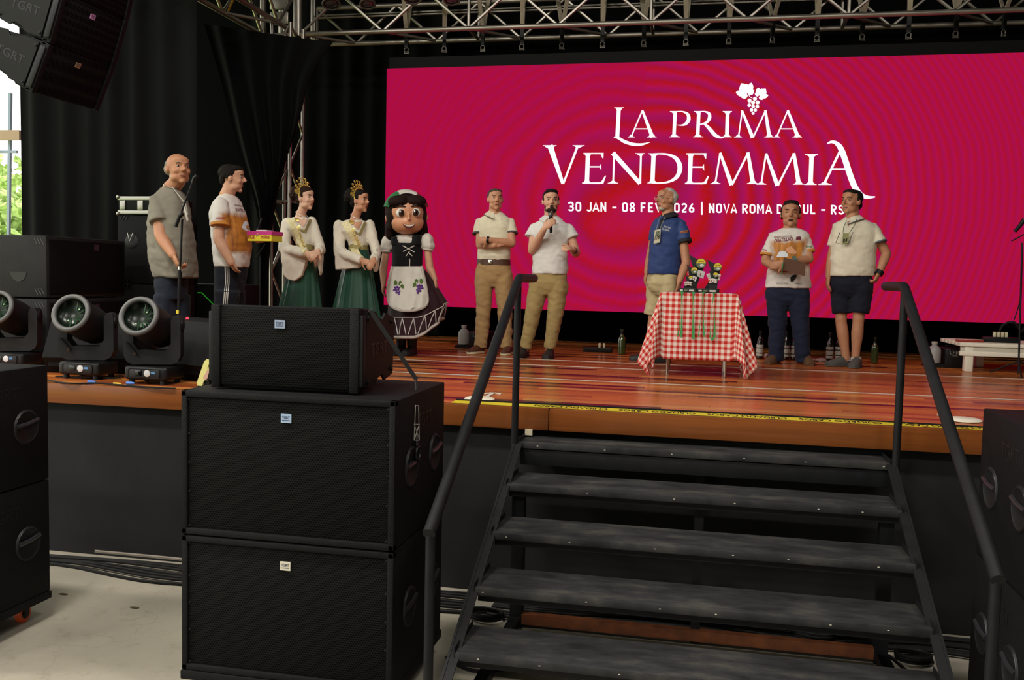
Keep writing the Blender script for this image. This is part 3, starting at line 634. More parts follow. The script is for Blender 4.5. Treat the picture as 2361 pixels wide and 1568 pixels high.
# trapezoid line-array box, local frame: front at y=0 facing -y, centred in x, base z=0
def array_box(M, label, parent=None, wd=.72, h=.385, dp=.5, bm=M_badge, group='line array loudspeakers'):
    org = M @ V(0, 0, 0); t = thing('array_speaker', label, 'loudspeaker', org, group)
    mb = MB(M); hw = wd/2; f = .045
    mb.rbox(-hw, -hw+f, -.005, .06, 0, h, .006); mb.rbox(hw-f, hw, -.005, .06, 0, h, .006)
    mb.rbox(-hw, hw, .02, .06, 0, .02, .004); mb.rbox(-hw, hw, .02, .06, h-.02, h, .004)
    mb.rbox(-hw+.005, hw-.005, .05, .16, .004, h-.004, .01)
    bk = .34; zc = h/2
    vs = [(-hw+.02, .15, .01), (hw-.02, .15, .01), (hw-.02, .15, h-.01), (-hw+.02, .15, h-.01), (-bk+.06, dp, zc-.12), (bk-.06, dp, zc-.12), (bk-.06, dp, zc+.12), (-bk+.06, dp, zc+.12)]
    mb.add(vs, [(0, 1, 2, 3), (7, 6, 5, 4), (0, 4, 5, 1), (1, 5, 6, 2), (2, 6, 7, 3), (3, 7, 4, 0)])
    mb.build('cabinet', M_sub, t)
    MB(M).rbox(-hw+f, hw-f, .004, .03, .012, h-.012, .006).build('grille', M_grille, t)
    for sx in (-1, 1):
        x = sx*(hw+.004)
        pl = MB(M); poly = [(.07, .02), (.2, .02), (.24, .05), (.3, .06), (.34, .03), (dp-.04, .05), (dp-.02, h-.06), (.34, h-.03), (.3, h-.06), (.24, h-.05), (.2, h-.02), (.07, h-.02)]
        pl.prism(poly, (x-.006, 0, 0), (0, 1, 0), (0, 0, 1), (1, 0, 0), .012); s_ = pl.build('side_plate', mat('side_plate', '161615', rough=.5, vary=.1, bump=.15, bscale=200, spec=.12), t, smooth=False)
        MB(M).rbox(x-.012, x+.012, .005, .05, .03, h-.03, .004).build('rigging_bar', M_steel, t)
        bl = MB(M)
        for by, bz in ((.085, .045), (.085, h-.045), (dp-.07, .075), (dp-.07, h-.075)): bl.lathe((x+sx*.006, by, bz), [(.011, 0), (.011, .006), (.006, .01)], 10, (sx, 0, 0))
        bl.build('bolts', M_steel, s_, kind='stuff')
        lt = MB(M)
        if sx > 0: text_on(lt, 'TGRT', (x+.0075, .13, h*.42), (0, .24, 0), (0, 0, .06), .01)
        else: text_on(lt, 'TGRT', (x-.0075, .37, h*.42), (0, -.24, 0), (0, 0, .06), .01)
        lt.build('side_mark', M_logo, s_, smooth=False)
    bw = .05; m4 = M.to_3x3()
    badge(t, M @ V(-bw/2-.02, .003, h*.74), m4 @ V(bw, 0, 0), m4 @ V(0, 0, bw*.75), m4 @ V(0, -1, 0), bm)
    return t
Msp = Matrix.Translation(V(-1.845, -1.62, SZ2+.008)) @ Matrix.Rotation(.02, 4, 'Z')
array_box(Msp, 'black loudspeaker with blue badge lying on top of the central subwoofers', bm=mat('badge_dull', '8d9bb0', rough=.4))
Mr = Matrix.Translation(V(2.05, -1.45, SZ2+.004)) @ Matrix.Rotation(.25, 4, 'Z')
array_box(Mr, 'black loudspeaker on the stack cut off by the right picture edge', bm=M_badge)
# flown array at the upper left, aimed across the stage
HX = -4.48
pv = V(HX, .12, 3.99); tilt = [.30, .38, .46]
pos = atx(116, 8, HX); ztop = pos.z
bx = HX; bz = ztop
def flown(frontlow, ang, label, bm):
    # frontlow: lower front edge of the near side; front faces +x tilted down by ang, width along +y
    X = V(math.sin(0), 1, 0); Yv = V(-math.cos(ang), 0, -math.sin(ang))*1.0; Z = V(-math.sin(ang), 0, math.cos(ang))
    Yv = V(-math.cos(ang), 0, math.sin(ang)); Z = V(math.sin(ang), 0, math.cos(ang))
    M = Matrix(((X.x, Yv.x, Z.x, 0), (X.y, Yv.y, Z.y, 0), (X.z, Yv.z, Z.z, 0), (0, 0, 0, 1)))
    M = Matrix.Translation(V(frontlow)+X*.36) @ M
    return array_box(M, label, bm=bm, h=.36), Z
lo = atx(72, 213, HX-.14)
t1, Z1 = flown(lo, .42, 'hanging line array loudspeaker at the upper left, lowest of three', mat('badge_tan', '9a7a58', rough=.4))
t2, Z2 = flown(lo+Z1*.366, .33, 'hanging line array loudspeaker at the upper left, middle one with pink badge', mat('badge_pink', 'c58fc0', rough=.4))
t3, Z3 = flown(lo+Z1*.366+Z2*.366, .25, 'hanging line array loudspeaker at the upper left, cut by the top edge', M_badge)
# side fill cabinets on the stage at the left
def sidefill(z0, z1, label):
    t = thing('side_fill', label, 'loudspeaker', V(-5.65, 1.5, z0), 'side fill cabinets on the stage')
    x0, x1, y0, y1 = -6.15, -5.16, .97, 2.0
    MB().rbox(x0, x1, y0, y1, z0, z1, .012).build('cabinet', mat('grey_black_paint', '262626', rough=.65, spec=.15, vary=.08, bump=.3, bscale=200), t)
    MB().rbox(x1-.005, x1+.008, y0+.03, y1-.03, z0+.03, z1-.03, .003).build('grille', mat('dark_grille', '101010', rough=.7, spec=.1), t)
    hz = z0+(z1-z0)*.36; hx = -5.42
    poly = [(hx-.075, hz+.025), (hx+.075, hz+.025)]+[(hx+.075*math.cos(a), hz+.02-.075*math.sin(a)) for a in [PI*k/10 for k in range(1, 10)]]
    MB().prism(poly, (0, y0-.002, 0), (1, 0, 0), (0, 0, 1), (0, -1, 0), .002).build('handle', M_recess, t, smooth=False)
    for zc in (z0+.05, z1-.05):
        for k in range(3): MB().bar((x1-.02-.03*k, y0-.001, zc-.025), (x1-.05-.03*k, y0-.001, zc+.025), .006, .004).build('corner_rib', mat('corner_rib', '4a4a48', rough=.6), t, smooth=False)
    badge(t, (x1+.009, 1.55, z1-.1), (0, .06, 0), (0, 0, .05), (1, 0, 0), mat('badge_dark', '3a2420', rough=.5))
sidefill(HS+.003, 1.74, 'dark grey side fill cabinet on the stage at far left, lower')
sidefill(1.752, 2.255, 'dark grey side fill cabinet with half-round handle at far left, upper')
# ---------------------------------------------------------------- flight cases behind the grey shirt
M_case = mat('case_black', '0e0e0f', rough=.7, spec=.15); M_trim = mat('case_trim', '9a9890', rough=.35, metal=.8)
def flight_case(x0, x1, y0, y1, z0, z1, label, trim=True):
    t = thing('flight_case', label, 'flight case', V((x0+x1)/2, (y0+y1)/2, z0), 'flight cases at the back left')
    MB().rbox(x0, x1, y0, y1, z0, z1, .01).build('box', M_case, t)
    if trim:
        for z in (z0+.012, z1-.012): MB().rbox(x0-.004, x1+.004, y0-.006, y0+.02, z-.018, z+.018, .003).build('edge_trim', M_trim, t)
        for x in (x0+.05, (x0+x1)/2, x1-.05):
            MB().rbox(x-.03, x+.03, y0-.01, y0, (z0+z1)/2-.045, (z0+z1)/2+.045, .006).build('latch', M_trim, t)
        for x in (x0, x1):
            for z in (z0, z1): MB().ell((x, y0, z), .02).build('ball_corner', M_trim, t)
    else:
        for z in (z0+.02, z1-.02):
            for k in range(3): MB().bar((x0+.03+.03*k, y0-.002, z-.02), (x0+.05+.03*k, y0-.002, z+.02), .007, .004).build('corner_rib', mat('corner_rib', '4a4a48'), t, smooth=False)
        MB().lathe(((x0+x1)/2-.1, y0-.001, (z0+z1)/2+.08), [(.07, 0), (.06, .006), (.02, .007)], 20, (0, -1, 0)).build('handle', M_recess, t)
        MB().tube([((x0+x1)/2-.13, y0-.02, (z0+z1)/2+.16), ((x0+x1)/2-.1, y0-.03, (z0+z1)/2+.08), ((x0+x1)/2-.07, y0-.02, (z0+z1)/2+.16)], .006, 6).build('catch', M_trim, t)
flight_case(-5.38, -4.88, 2.2, 2.7, HS+.002, 1.86, 'tall black case behind the grey shirt, lower of the pile', False)
flight_case(-5.38, -4.88, 2.2, 2.7, 1.864, 2.5, 'tall black case behind the grey shirt, middle of the pile', False)
flight_case(-5.37, -4.9, 2.2, 2.7, 2.52, 2.675, 'shallow black case with silver edges on top of the dark cases', True)
# booth front with green glowing outline
g0 = at(433, 675, 3.6)
bt = thing('dj_booth', 'low black booth with thin green glowing outline behind the two men', 'booth', V(-5.2, 3.6, HS))
MB().rbox(-5.75, -4.75, 3.4, 3.85, HS+.002, 1.86, .01).build('body', M_case, bt)
M_green = emis('green_led', '2fa02c', .5)
def gp(x, y): return at(x, y, 3.39)
for P in ([(433, 675), (465, 675), (492, 702)], [(433, 710), (461, 738), (495, 738)], [(428, 728), (440, 739), (428, 739)]):
    MB().tube([gp(*q) for q in P], .006, 6).build('led_line', M_green, bt)
# ---------------------------------------------------------------- wedge monitors
def wedge(c, yaw, label):
    M = Matrix.Translation(V(c)) @ Matrix.Rotation(yaw, 4, 'Z'); t = thing('wedge_monitor', label, 'loudspeaker', V(c), 'wedge monitors on the stage')
    prof = [(-.3, 0), (.22, 0), (.3, .12), (.12, .42), (-.02, .44), (-.3, .14)]
    MB(M).prism([(a, b) for a, b in prof], (-.33, 0, 0), (0, 1, 0), (0, 0, 1), (1, 0, 0), .66).build('cabinet', M_sub, t, smooth=False)
    MB(M).rbox(-.3, .3, .26, .275, .05, .12, .004).build('connector_plate', M_case, t)
    MB(M).prism([(-.28, .165), (-.03, .42), (-.035, .43), (-.29, .17)], (-.29, 0, 0), (0, 1, 0), (0, 0, 1), (1, 0, 0), .58).build('grille', M_grille, t, smooth=False)
    MB(M).ell((.27, .05, .435), .011).build('status_led', emis('red_led', 'ff3040', 3.0) if 'red_led' not in MATS else MATS['red_led'], t)
a_ = at(262, 800, .8); wedge((a_.x-.14, .86, HS+.002), .25+PI, 'black wedge monitor between the first two moving lights')
a_ = at(462, 800, .66); wedge((a_.x+.1, .72, HS+.002), -.35+PI, 'black wedge monitor behind the moving light beside the central stack')
# ---------------------------------------------------------------- moving lights
M_mh = mat('mover_body', '1a1a1c', rough=.5, spec=.25, bump=.05, bscale=200); M_mh2 = mat('mover_yoke', '252527', rough=.5, spec=.25); M_lens = mat('mover_lens', '08120b', rough=.25, spec=.25)
def mover(c, label, yaw=.35):
    c = V(c); t = thing('moving_light', label, 'stage light', c, 'moving lights on the stage edge')
    MB().rbox(c.x-.165, c.x+.165, c.y-.11, c.y+.12, c.z+.028, c.z+.125, .022, 3).build('base', M_blk, t)
    for sx in (-.12, .12):
        for sy in (-.08, .09): MB().lathe((c.x+sx, c.y+sy, c.z), [(.022, 0), (.02, .03)], 12).build('foot', M_rub, t)
    pn = MB().rbox(c.x-.125, c.x+.115, c.y-.116, c.y-.105, c.z+.045, c.z+.108, .012, 2).build('panel', M_mh2, t)
    MB().rbox(c.x-.07, c.x-.02, c.y-.119, c.y-.112, c.z+.056, c.z+.1, .003).build('display', mat('mover_display', '0a0c10', rough=.1), pn)
    MB().lathe((c.x+.02, c.y-.115, c.z+.078), [(.024, 0), (.024, .004), (.02, .006)], 20, (0, -1, 0)).build('button_pad', mat('button_pad', 'c9c9cc', rough=.5), pn)
    MB().box(c.x+.05, c.x+.08, c.y-.118, c.y-.114, c.z+.075, c.z+.09).build('label', mat('label_blue', '4d7fae', rough=.5), pn, smooth=False)
    yk = MB(Matrix.Translation(c) @ Matrix.Rotation(yaw, 4, 'Z'))
    poly = [(-.19, .2), (-.17, .155), (-.13, .135), (.13, .135), (.17, .155), (.19, .2), (.19, .44), (.175, .475), (.14, .475), (.125, .44), (.125, .28), (.09, .235), (-.09, .235), (-.125, .28), (-.125, .44), (-.14, .475), (-.175, .475), (-.19, .44)]
    yk.prism(poly, (0, -.06, 0), (1, 0, 0), (0, 0, 1), (0, 1, 0), .12); yk.build('yoke', M_mh2, t, smooth=False)
    MB(yk.M).bar((-.17, -.075, .29), (-.1, -.075, .205), .022, .016).build('lock_lever', M_mh, t, smooth=False)
    MB(yk.M).tube([(-.11, -.07, .215), (-.11, -.085, .21)], .008, 8).build('lock_knob', mat('copper', 'a9683f', rough=.4, metal=.6), t)
    for s in (-1, 1):
        MB(yk.M).lathe((s*.19, 0, .41), [(.045, 0), (.045, .008), (.03, .012)], 20, (s, 0, 0)).build('pivot_cap', M_blk, t)
    h0 = c+V(0, 0, .40); d = (V(.12, -.92, .34)).normalized()
    hd = MB().lathe(h0-d*.2, [(.06, 0), (.1, .02), (.125, .08), (.135, .2), (.128, .3), (.135, .37), (.14, .43), (.121, .432), (.119, .37), (.004, .362)], 32, d).build('head', M_mh, t)
    MB().ring(h0+d*.235, .122, .018, d, 36, 10).build('lens_ring', mat('lens_ring', '545353', rough=.45), hd)
    MB().lathe(h0+d*.185, [(.12, -.012), (.12, .05), (.116, .05), (.1, .02), (.06, 0), (.005, -.004)], 32, d).build('lens', M_lens, hd)
    gx = d.orthogonal().normalized(); gy = d.cross(gx)  # green reflections and pale glints in the lens, drawn as coloured streaks and beads
    for i in range(7):
        a0 = .5+i*.47; c_ = h0+d*.2; MB().tube([c_+(gx*math.cos(a0)+gy*math.sin(a0))*.03, c_+d*.008+(gx*math.cos(a0+.25)+gy*math.sin(a0+.25))*.065, c_+d*.022+(gx*math.cos(a0+.3)+gy*math.sin(a0+.3))*.098], [.003, .006, .003], 6).build('lens_green_glint', mat('glint_green', '183a20', rough=.25, spec=.4), hd)
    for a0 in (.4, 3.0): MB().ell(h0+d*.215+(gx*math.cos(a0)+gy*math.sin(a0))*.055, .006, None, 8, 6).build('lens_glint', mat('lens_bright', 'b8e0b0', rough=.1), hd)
    return t
for x, y, lb in ((352, 884, 'moving light with round glass lens, nearest to the central speaker stack'), (200, 872, 'moving light with round glass lens, second from the central stack'), (30, 848, 'moving light cut by the left picture edge above the dark box')):
    a_ = atz(x, y, HS); mover((a_.x, a_.y+.02, HS+.002), lb)
# ---------------------------------------------------------------- ratchet and straps on the central stack
rt_ = thing('ratchet_buckle', 'yellow ratchet buckle standing at the left of the central loudspeaker', 'ratchet buckle', at(472, 893, -1.42))
M_yel = mat('zinc_yellow', 'd6cc86', rough=.35, metal=.4)
q = lambda x, y, d=0: at(x, y, -1.42+d)
for d in (0, .035):
    mb = MB(); P = [q(460, 888), (q(459, 880)), q(476, 832), q(482, 827), (q(488, 829)), q(491, 840), q(488, 850), q(470, 889)]
    mb.prism([(p.x, p.z) for p in P], (0, -1.44+d, 0), (1, 0, 0), (0, 0, 1), (0, 1, 0), .004); mb.build('lever', M_yel, rt_, smooth=False)
mb = MB(); P = [q(484, 852), q(490, 850), q(484, 872), q(478, 876), q(474, 870)]
mb.prism([(p.x, p.z) for p in P], (0, -1.445, 0), (1, 0, 0), (0, 0, 1), (0, 1, 0), .05); mb.build('pawl', mat('zinc_pink', 'c99a8c', rough=.4, metal=.3), rt_, smooth=False)
MB().lathe(q(484, 842)+V(0, -.03, 0), [(.008, 0), (.008, .075)], 10, (0, 1, 0)).build('drum', M_yel, rt_)
MB().bar(q(464, 888), at(462, 897, -1.42), .03, .008, up=(0, 1, 0)).bar(q(479, 878), at(476, 897, -1.42), .03, .02, up=(0, 1, 0)).build('strap_end', M_rub, rt_, smooth=False)
sp_ = thing('ratchet_strap', 'grey strap running from the loudspeaker down the side of the central stack', 'strap', at(955, 860, -1.2))
e_ = atx(962, 880, -1.262); f_ = atx(962, 1050, -1.262)
MB().bar(at(853, 715, -1.5), at(960, 880, -1.28)+V(0, 0, .01), .02, .003, up=(0, -1, .5)).build('webbing', mat('strap_grey', '3c3c3e', rough=.8), sp_, smooth=False)
MB().bar(at(960, 880, -1.27)+V(0, 0, .01), atx(962, 1030, -1.262), .03, .004, up=(1, 0, 0)).build('webbing', MATS['strap_grey'], sp_, smooth=False)
mk = MB()
for A, B in (((958, 935), (955, 1015)), ((965, 935), (967, 1015)), ((955, 1015), (967, 1015)), ((955, 1015), (967, 978)), ((967, 1015), (955, 978)), ((955, 978), (967, 978)), ((958, 935), (965, 935))):
    mk.bar(atx(*A, -1.257), atx(*B, -1.257), .003, .003)
mk.build('white_stitching', mat('stitch', 'a9a79e', rough=.7), sp_, smooth=False)
MB().ring(atx(964, 1045, -1.25), .03, .008, (1, 0, 0), 18, 8).build('hook', M_blk, sp_)
# ---------------------------------------------------------------- stairs
RISE, RUN, TD, TX0, TX1 = .1772, .3556, .3355, -1.012, 1.07
def tread_mat():
    m = mat('worn_black_board', '3a3b3c', rough=.6, vary=.0, spec=.25); nt = m.node_tree; b = nt.nodes['Principled BSDF']
    tc = nt.nodes.new('ShaderNodeTexCoord'); mp = nt.nodes.new('ShaderNodeMapping'); mp.inputs['Scale'].default_value = (1, 2.5, 1); nt.links.new(tc.outputs['Object'], mp.inputs[0])
    n = nt.nodes.new('ShaderNodeTexNoise'); n.inputs['Scale'].default_value = 3.2; n.inputs['Detail'].default_value = 9; n.inputs['Roughness'].default_value = .68; nt.links.new(mp.outputs[0], n.inputs['Vector'])
    r = nt.nodes.new('ShaderNodeValToRGB'); e = r.color_ramp.elements; e[0].position = .36; e[1].position = .72
    e[0].color = (*lin('1e1e20'), 1); e[1].color = (*lin('4b4843'), 1); k = e.new(.52); k.color = (*lin('2f2f30'), 1)
    nt.links.new(n.outputs['Fac'], r.inputs[0]); nt.links.new(r.outputs[0], b.inputs['Base Color']); return m
M_tread = tread_mat()
stt = thing('stage_stairs', 'dark steel staircase with worn black treads up to the stage', 'stairs', V(0, -1, 0))
M_rust = mat('rusty_steel', '6b3a1c', rough=.7, vary=.35, vscale=14, bump=.1)
rnd = random.Random(5)
for i in range(1, 6):
    z = HS-RISE*i; yf = .1599-RUN*i; yb = yf+TD
    td = MB().rbox(TX0, TX1, yf, yb, z-.04, z, .005).build('tread', M_tread, stt)
    for s, X in ((-1, TX0), (1, TX1)):
        MB().box(X-.004 if s < 0 else X, X if s < 0 else X+.004, yf, yb, z-.045, z+.022).build('end_plate', M_steel, td, smooth=False)
    MB().box(TX0+.01, TX1-.01, yf+.03, yf+.06, z-.075, z-.041).build('bearer', M_steel, td, smooth=False)
    st_ = MB()
    for k in range(6):
        x = TX0+.1+(TX1-TX0-.2)*k/5+rnd.uniform(-.12, .08); st_.box(x, x+.009, yf-.0012, yf, z-.022, z-.019)
    st_.build('staples', M_white, td, smooth=False, kind='stuff')
MB().rbox(TX0, TX1, -.185, -.155, HS-RISE-.14, HS-RISE-.045, .004).build('top_beam', M_steel, stt)
slope = RISE/RUN
for X, s in ((TX0-.03, -1), (TX1+.03, 1)):
    A = V(X, -.18, HS-RISE-.03); B = V(X, -2.05, HS-RISE-.03-1.87*slope*1.06)
    B.z = max(B.z, 0.03)
    MB().bar(A, B, .012, .07).bar(A+V(-s*.022, 0, .03), B+V(-s*.022, 0, .03), .05, .008).build('stringer', M_steel, stt, smooth=False)
    MB().bar((X-s*.09*-1 if False else X-s*.085, -.45, 0), (X-s*.085, -.45, HS-2*RISE-.05), .07, .07, up=(0, 1, 0)).build('support_post', M_steel, stt, smooth=False)
    MB().bar((X-s*.085, -.5, .045), (X-s*.085, -1.75, .045), .06, .05).build('ground_rail', M_steel, stt, smooth=False)
    rx = X
    MB().tube([(rx, -.2, HS-RISE-.1), (rx, -.2, 1.985)], .021, 12).build('rail_post', M_steel, stt)
    MB().tube([(rx, .32, 1.998), (rx, -.16, 1.998), (rx, -.2, 1.985), (rx, -1.955, .945)], .027, 14).build('handrail', M_steel, stt)
    MB().tube([(rx, -1.93, .03), (rx, -1.93, .94)], .021, 12).build('rail_post', M_steel, stt)
MB().bar((TX0+.09, -.46, .052), (TX1-.09, -.46, .052), .05, .06).build('ground_beam', M_rust, stt, smooth=False)
MB().bar((.05, -.43, 0), (.05, -.43, HS-2*RISE-.045), .05, .05, up=(0, 1, 0)).build('support_post', M_steel, stt, smooth=False)
MB().bar((.05, -.06, HS-RISE-.3), (.05, -.06, HS-RISE-.05), .05, .04, up=(0, 1, 0)).build('support_post', M_steel, stt, smooth=False)
fx = at(1224, 996, -.02); MB().box(fx.x-.035, fx.x+.01, -.03, -.012, fx.z-.02, fx.z+.015).build('cream_bracket', mat('cream_clip', 'c4b99d', rough=.6), None, smooth=False, org=(fx.x, -.02, fx.z-.02), label='small cream bracket under the stage edge by the top step', cat='bracket')
# ---------------------------------------------------------------- people
SKINS = {'fair': 'cc9a7e', 'tan': 'b37e5f', 'warm': 'c08a6b', 'light': 'd4a88e'}
def skin(k): return mat('skin_'+k, SKINS[k], rough=.5, sss=.08, vary=.06, vscale=30, spec=.35)
M_eye = mat('eye_white', '9c928a', rough=.4); M_iris = mat('eye_iris', '1c120c', rough=.2)
def cloth(name, c, **k):
    d = dict(rough=.85, vary=.06, vscale=12, bump=.25, bscale=22, spec=.2, sheen=.05); d.update(k); return mat(name, c, **d)
class Person:
    def __init__(s, label, Y, feet, sk='warm', vox=.0075):
        s.Y = Y; s.org = V(feet[0], feet[1], HS+.003); s.sk = sk; s.vox = vox; s.body = MB(); s.label = label; s.parts = []
    def J(s, x, y, d=0.): return at(x, y, s.Y+d)
    def px(s, n): return n*mpp(1180, 640, s.Y)
    # ---- head: centre pixel, height in metres chin-crown, yaw (0 = towards the camera, + = picture right)
    def head(s, x, y, d, hh, yaw, pitch=0., wide=1.0, female=False, nose=1.0, neck=None, mouth=0., chin=1.0):
        k = hh/.235; c = s.J(x, y, d); wide = wide*(1.0 if female else 1.07); s.wide = wide; yaw = yaw+math.atan2((CAM-c).x, (c-CAM).y); s.yaw = yaw
        f0 = V(math.sin(yaw), -math.cos(yaw), 0); sd = V(math.cos(yaw), math.sin(yaw), 0)
        f = (f0*math.cos(pitch)+V(0, 0, 1)*math.sin(pitch)).normalized(); u = sd.cross(f); u = u if u.z > 0 else -u
        s.hc, s.f, s.sd, s.u, s.k = c, f, sd, u, k
        R = Matrix((sd, f, u)).transposed(); s.R = R
        H = lambda a, b, e: c+sd*(a*k*wide)+f*(b*k)+u*(e*k)
        s.H = H; E = lambda p, r: s.body.ell(H(*p), (r[0]*k*wide, r[1]*k, r[2]*k), R, 18, 12)
        E((0, -.014, .034), (.075, .096, .084)); E((0, .018, -.012), (.066, .074, .085)); E((0, .03, -.062), (.05 if female else .058, .055, .05))
        E((0, .068, -.1), (.022*chin, .02, .018)); E((0, .055, .06), (.055, .04, .035))
        for a in (-1, 1):
            E((a*.036, .062, -.024), (.024, .022, .022)); E((a*.077, -.008, -.006), (.011, .02, .031)); E((a*.042, .02, -.07), (.02, .045, .03))
        s.body.tube([H(-.045, .07, .034), H(-.02, .087, .036), H(0, .088, .032), H(.02, .087, .036), H(.045, .07, .034)], [q_*k*(.55 if female else 1) for q_ in (.008, .011, .01, .011, .008)], 8)
        s.body.tube([H(0, .086, .03), H(0, .1*nose, .005), H(0, .108*nose+.002, -.012), H(0, .107*nose, -.02)], [q_*k*(.78 if female else 1) for q_ in (.008, .009, .0125, .01)], 8, dome=True)
        for a in (-1, 1): E((a*.011, .094, -.021), (.008, .01, .0075))
        E((0, .078, -.052), (.026, .011, .011)); E((0, .076, -.066), (.022, .011, .009))
        nb = neck if neck is not None else H(0, -.02, -.16)
        nr = .047 if female else .061
        s.body.tube([H(0, -.02, -.03), H(0, -.022, -.09), nb.lerp(H(0, -.022, -.09), .3), nb+V(0, 0, -.05)], [nr*k, nr*k, nr*k*1.06, nr*k*1.35], 14)
        s.nb = nb
    def face(s, closed=False, mouth=0., brow='2a1c14', lip='8a4a40', iris=True):
        H, k, R = s.H, s.k, s.R
        for a in (-1, 1):
            if closed:
                e = MB().tube([H(a*.031-.014, .081, .012), H(a*.031, .086, .008), H(a*.031+.014, .081, .012)], .003*k, 6); s.add('eyelid', e, mat('eyelid', '6e4636', rough=.6))
            else:
                e = MB().ell(H(a*.031, .0745, .013), (.0145*k, .0105*k, .0075*k), R, 12, 8); s.add('eye', e, M_eye)
                if iris: s.add('iris', MB().ell(H(a*.031, .081, .013), (.007*k, .006*k, .0068*k), R, 10, 6), M_iris)
            b = MB().tube([H(a*.014, .094, .033), H(a*.032, .091, .038), H(a*.05, .077, .034)], [.0035*k, .0042*k, .0025*k], 6); s.add('eyebrow', b, mat('brow_'+brow, brow, rough=.9))
        if mouth: s.add('mouth', MB().ell(H(0, .088, -.06), (.02*k, .008*k, mouth*k), R, 12, 8), mat('open_mouth', '2a100e', rough=.6))
        else: s.add('lips', MB().ell(H(0, .089, -.0585), (.025*k, .006*k, .0065*k), R, 14, 8), mat('lip_'+lip, lip, rough=.5))
    def add(s, name, mb, m, **k): s.parts.append((name, mb, m, k))
    def hair(s, color, blobs, vox=.007, wr=.004, name='hair'):
        mb = MB()
        for p, r in blobs: mb.ell(s.H(*p), (r[0]*s.k*s.wide, r[1]*s.k, r[2]*s.k), s.R, 18, 12)
        s.add(name, remesh(mb, vox, 2, wr, (60, 60, 40)), mat('hair_'+color, color, rough=.75, bump=.5, bscale=120, vary=.25, vscale=60, spec=.15))
    # ---- limbs
    def arm(s, sh, el, wr, r=(.052, .043, .041, .027)):
        s.body.tube([sh+V(0, 0, -.02), sh.lerp(el, .4), el], [r[0]*.7, r[0]*.86, r[1]], 12); s.body.tube([el, el.lerp(wr, .3), el.lerp(wr, .7), wr], [r[1]*.97, r[2]*1.03, (r[2]+r[3])/2, r[3]], 12, dome=True)
    def leg(s, hip, kn, an, r=(.085, .058, .054, .04)):
        s.body.tube([hip, hip.lerp(kn, .5), kn], [r[0], r[0]*.85, r[1]], 12, dome=True); s.body.tube([kn, kn.lerp(an, .32), kn.lerp(an, .75), an], [r[1]*.95, r[2]*1.08, r[3]*1.05, r[3]*.95], 12, dome=True)
    def hand(s, w_, d, n, side=1, curl=.5, k=1.0, spread=.0, thumb=(.5, .7, .35), curls=None):
        "w_ wrist, d direction of the fingers, n direction the palm faces, side = which side the thumb leaves"
        d = V(d).normalized(); n = V(n); n = (n-d*n.dot(d)).normalized(); l = d.cross(n)*side
        B = s.body; R = Matrix((l, d, n)).transposed()
        B.ell(w_+d*.048*k, (.04*k, .054*k, .017*k), R, 14, 8); B.ell(w_+d*.01*k, (.027*k, .03*k, .02*k), R, 12, 8)
        for i, (o, L) in enumerate(((.029, .07), (.0095, .079), (-.0105, .073), (-.029, .058))):
            c = curls[i] if curls else curl
            p = w_+d*.088*k+l*o*k-d*abs(o+.005)*.18*k; P = [w_+d*.05*k+l*o*.9*k, p]; a = 0; dd = d+l*(o*spread*12)
            for seg, q in enumerate((.46, .31, .23)):
                a += c*(1.0 if seg == 0 else 1.15); p = p+(dd.normalized()*math.cos(a)+n*math.sin(a))*L*q*k; P.append(p)
            B.tube(P, [.0095*k, .0092*k, .0088*k, .0082*k, .007*k], 8, dome=True)
        t0 = w_+d*.018*k+l*.026*k; td = (d*thumb[0]+l*thumb[1]+n*thumb[2]).normalized(); t1 = t0+td*.038*k; t2 = t1+(td+d*.35+n*.25).normalized()*.03*k
        B.tube([t0, t1, t2, t2+(td+d*.6+n*.4).normalized()*.018*k], [.0135*k, .0112*k, .0098*k, .008*k], 8, dome=True)
    # ---- torso from silhouette rows (y, x left, x right, half depth, dy)
    def secs(s, rows, grow=0.):
        return [(s.J((a+b)/2, y, dy), s.px((b-a)/2)+grow, dp+grow) for y, a, b, dp, dy in rows]
    def garment(s, name, mb, m, vox=.0095, wr=.006, wscale=(9, 9, 16), smooth=3, seed=0., **k):
        me = remesh(mb, vox, smooth, wr, wscale, None, seed); s.add(name, me, m, **k); return me
    def shoe(s, name, heel, toe, m, sole=None, w_=.047, h=.085, sole_h=.022):
        heel = V(heel[0], heel[1], HS+.003); toe = V(toe[0], toe[1], HS+.003); d = (toe-heel).normalized(); l = V(-d.y, d.x, 0); L = (toe-heel).length
        rows = [(0, .55, .95), (.06, .8, 1.05), (.2, .9, 1.0), (.38, .92, .95), (.55, 1.0, .72), (.75, 1.08, .52), (.9, .9, .42), (1.0, .5, .32)]
        def shell(z0, zs, g):
            mb = MB(); vs = []; n = 12
            for t, a, b in rows:
                c = heel+d*(L*t)
                for j in range(n):
                    th = PI*j/(n-1); vs.append(c+l*(math.cos(th)*w_*a*g)+V(0, 0, z0+math.sin(th)**.7*(h*b if zs is None else zs)))
            fs = [(i*n+j, i*n+j+1, (i+1)*n+j+1, (i+1)*n+j) for i in range(len(rows)-1) for j in range(n-1)]
            fs += [(i*n+n-1, i*n, (i+1)*n, (i+1)*n+n-1) for i in range(len(rows)-1)]
            fs.append(list(range(n))[::-1]); fs.append([(len(rows)-1)*n+j for j in range(n)]); mb.add(vs, fs); return mb
        s.add(name, shell(sole_h*.8, None, 1.0), m)
        so = MB(); n = len(rows); top = []; 
        for side in (1, -1):
            for t, a, b in (rows if side > 0 else rows[::-1]): top.append((t*L, side*w_*a*1.08))
        so.prism(top, heel, d, l, (0, 0, 1), sole_h); s.add('shoe_sole', so, sole or m)
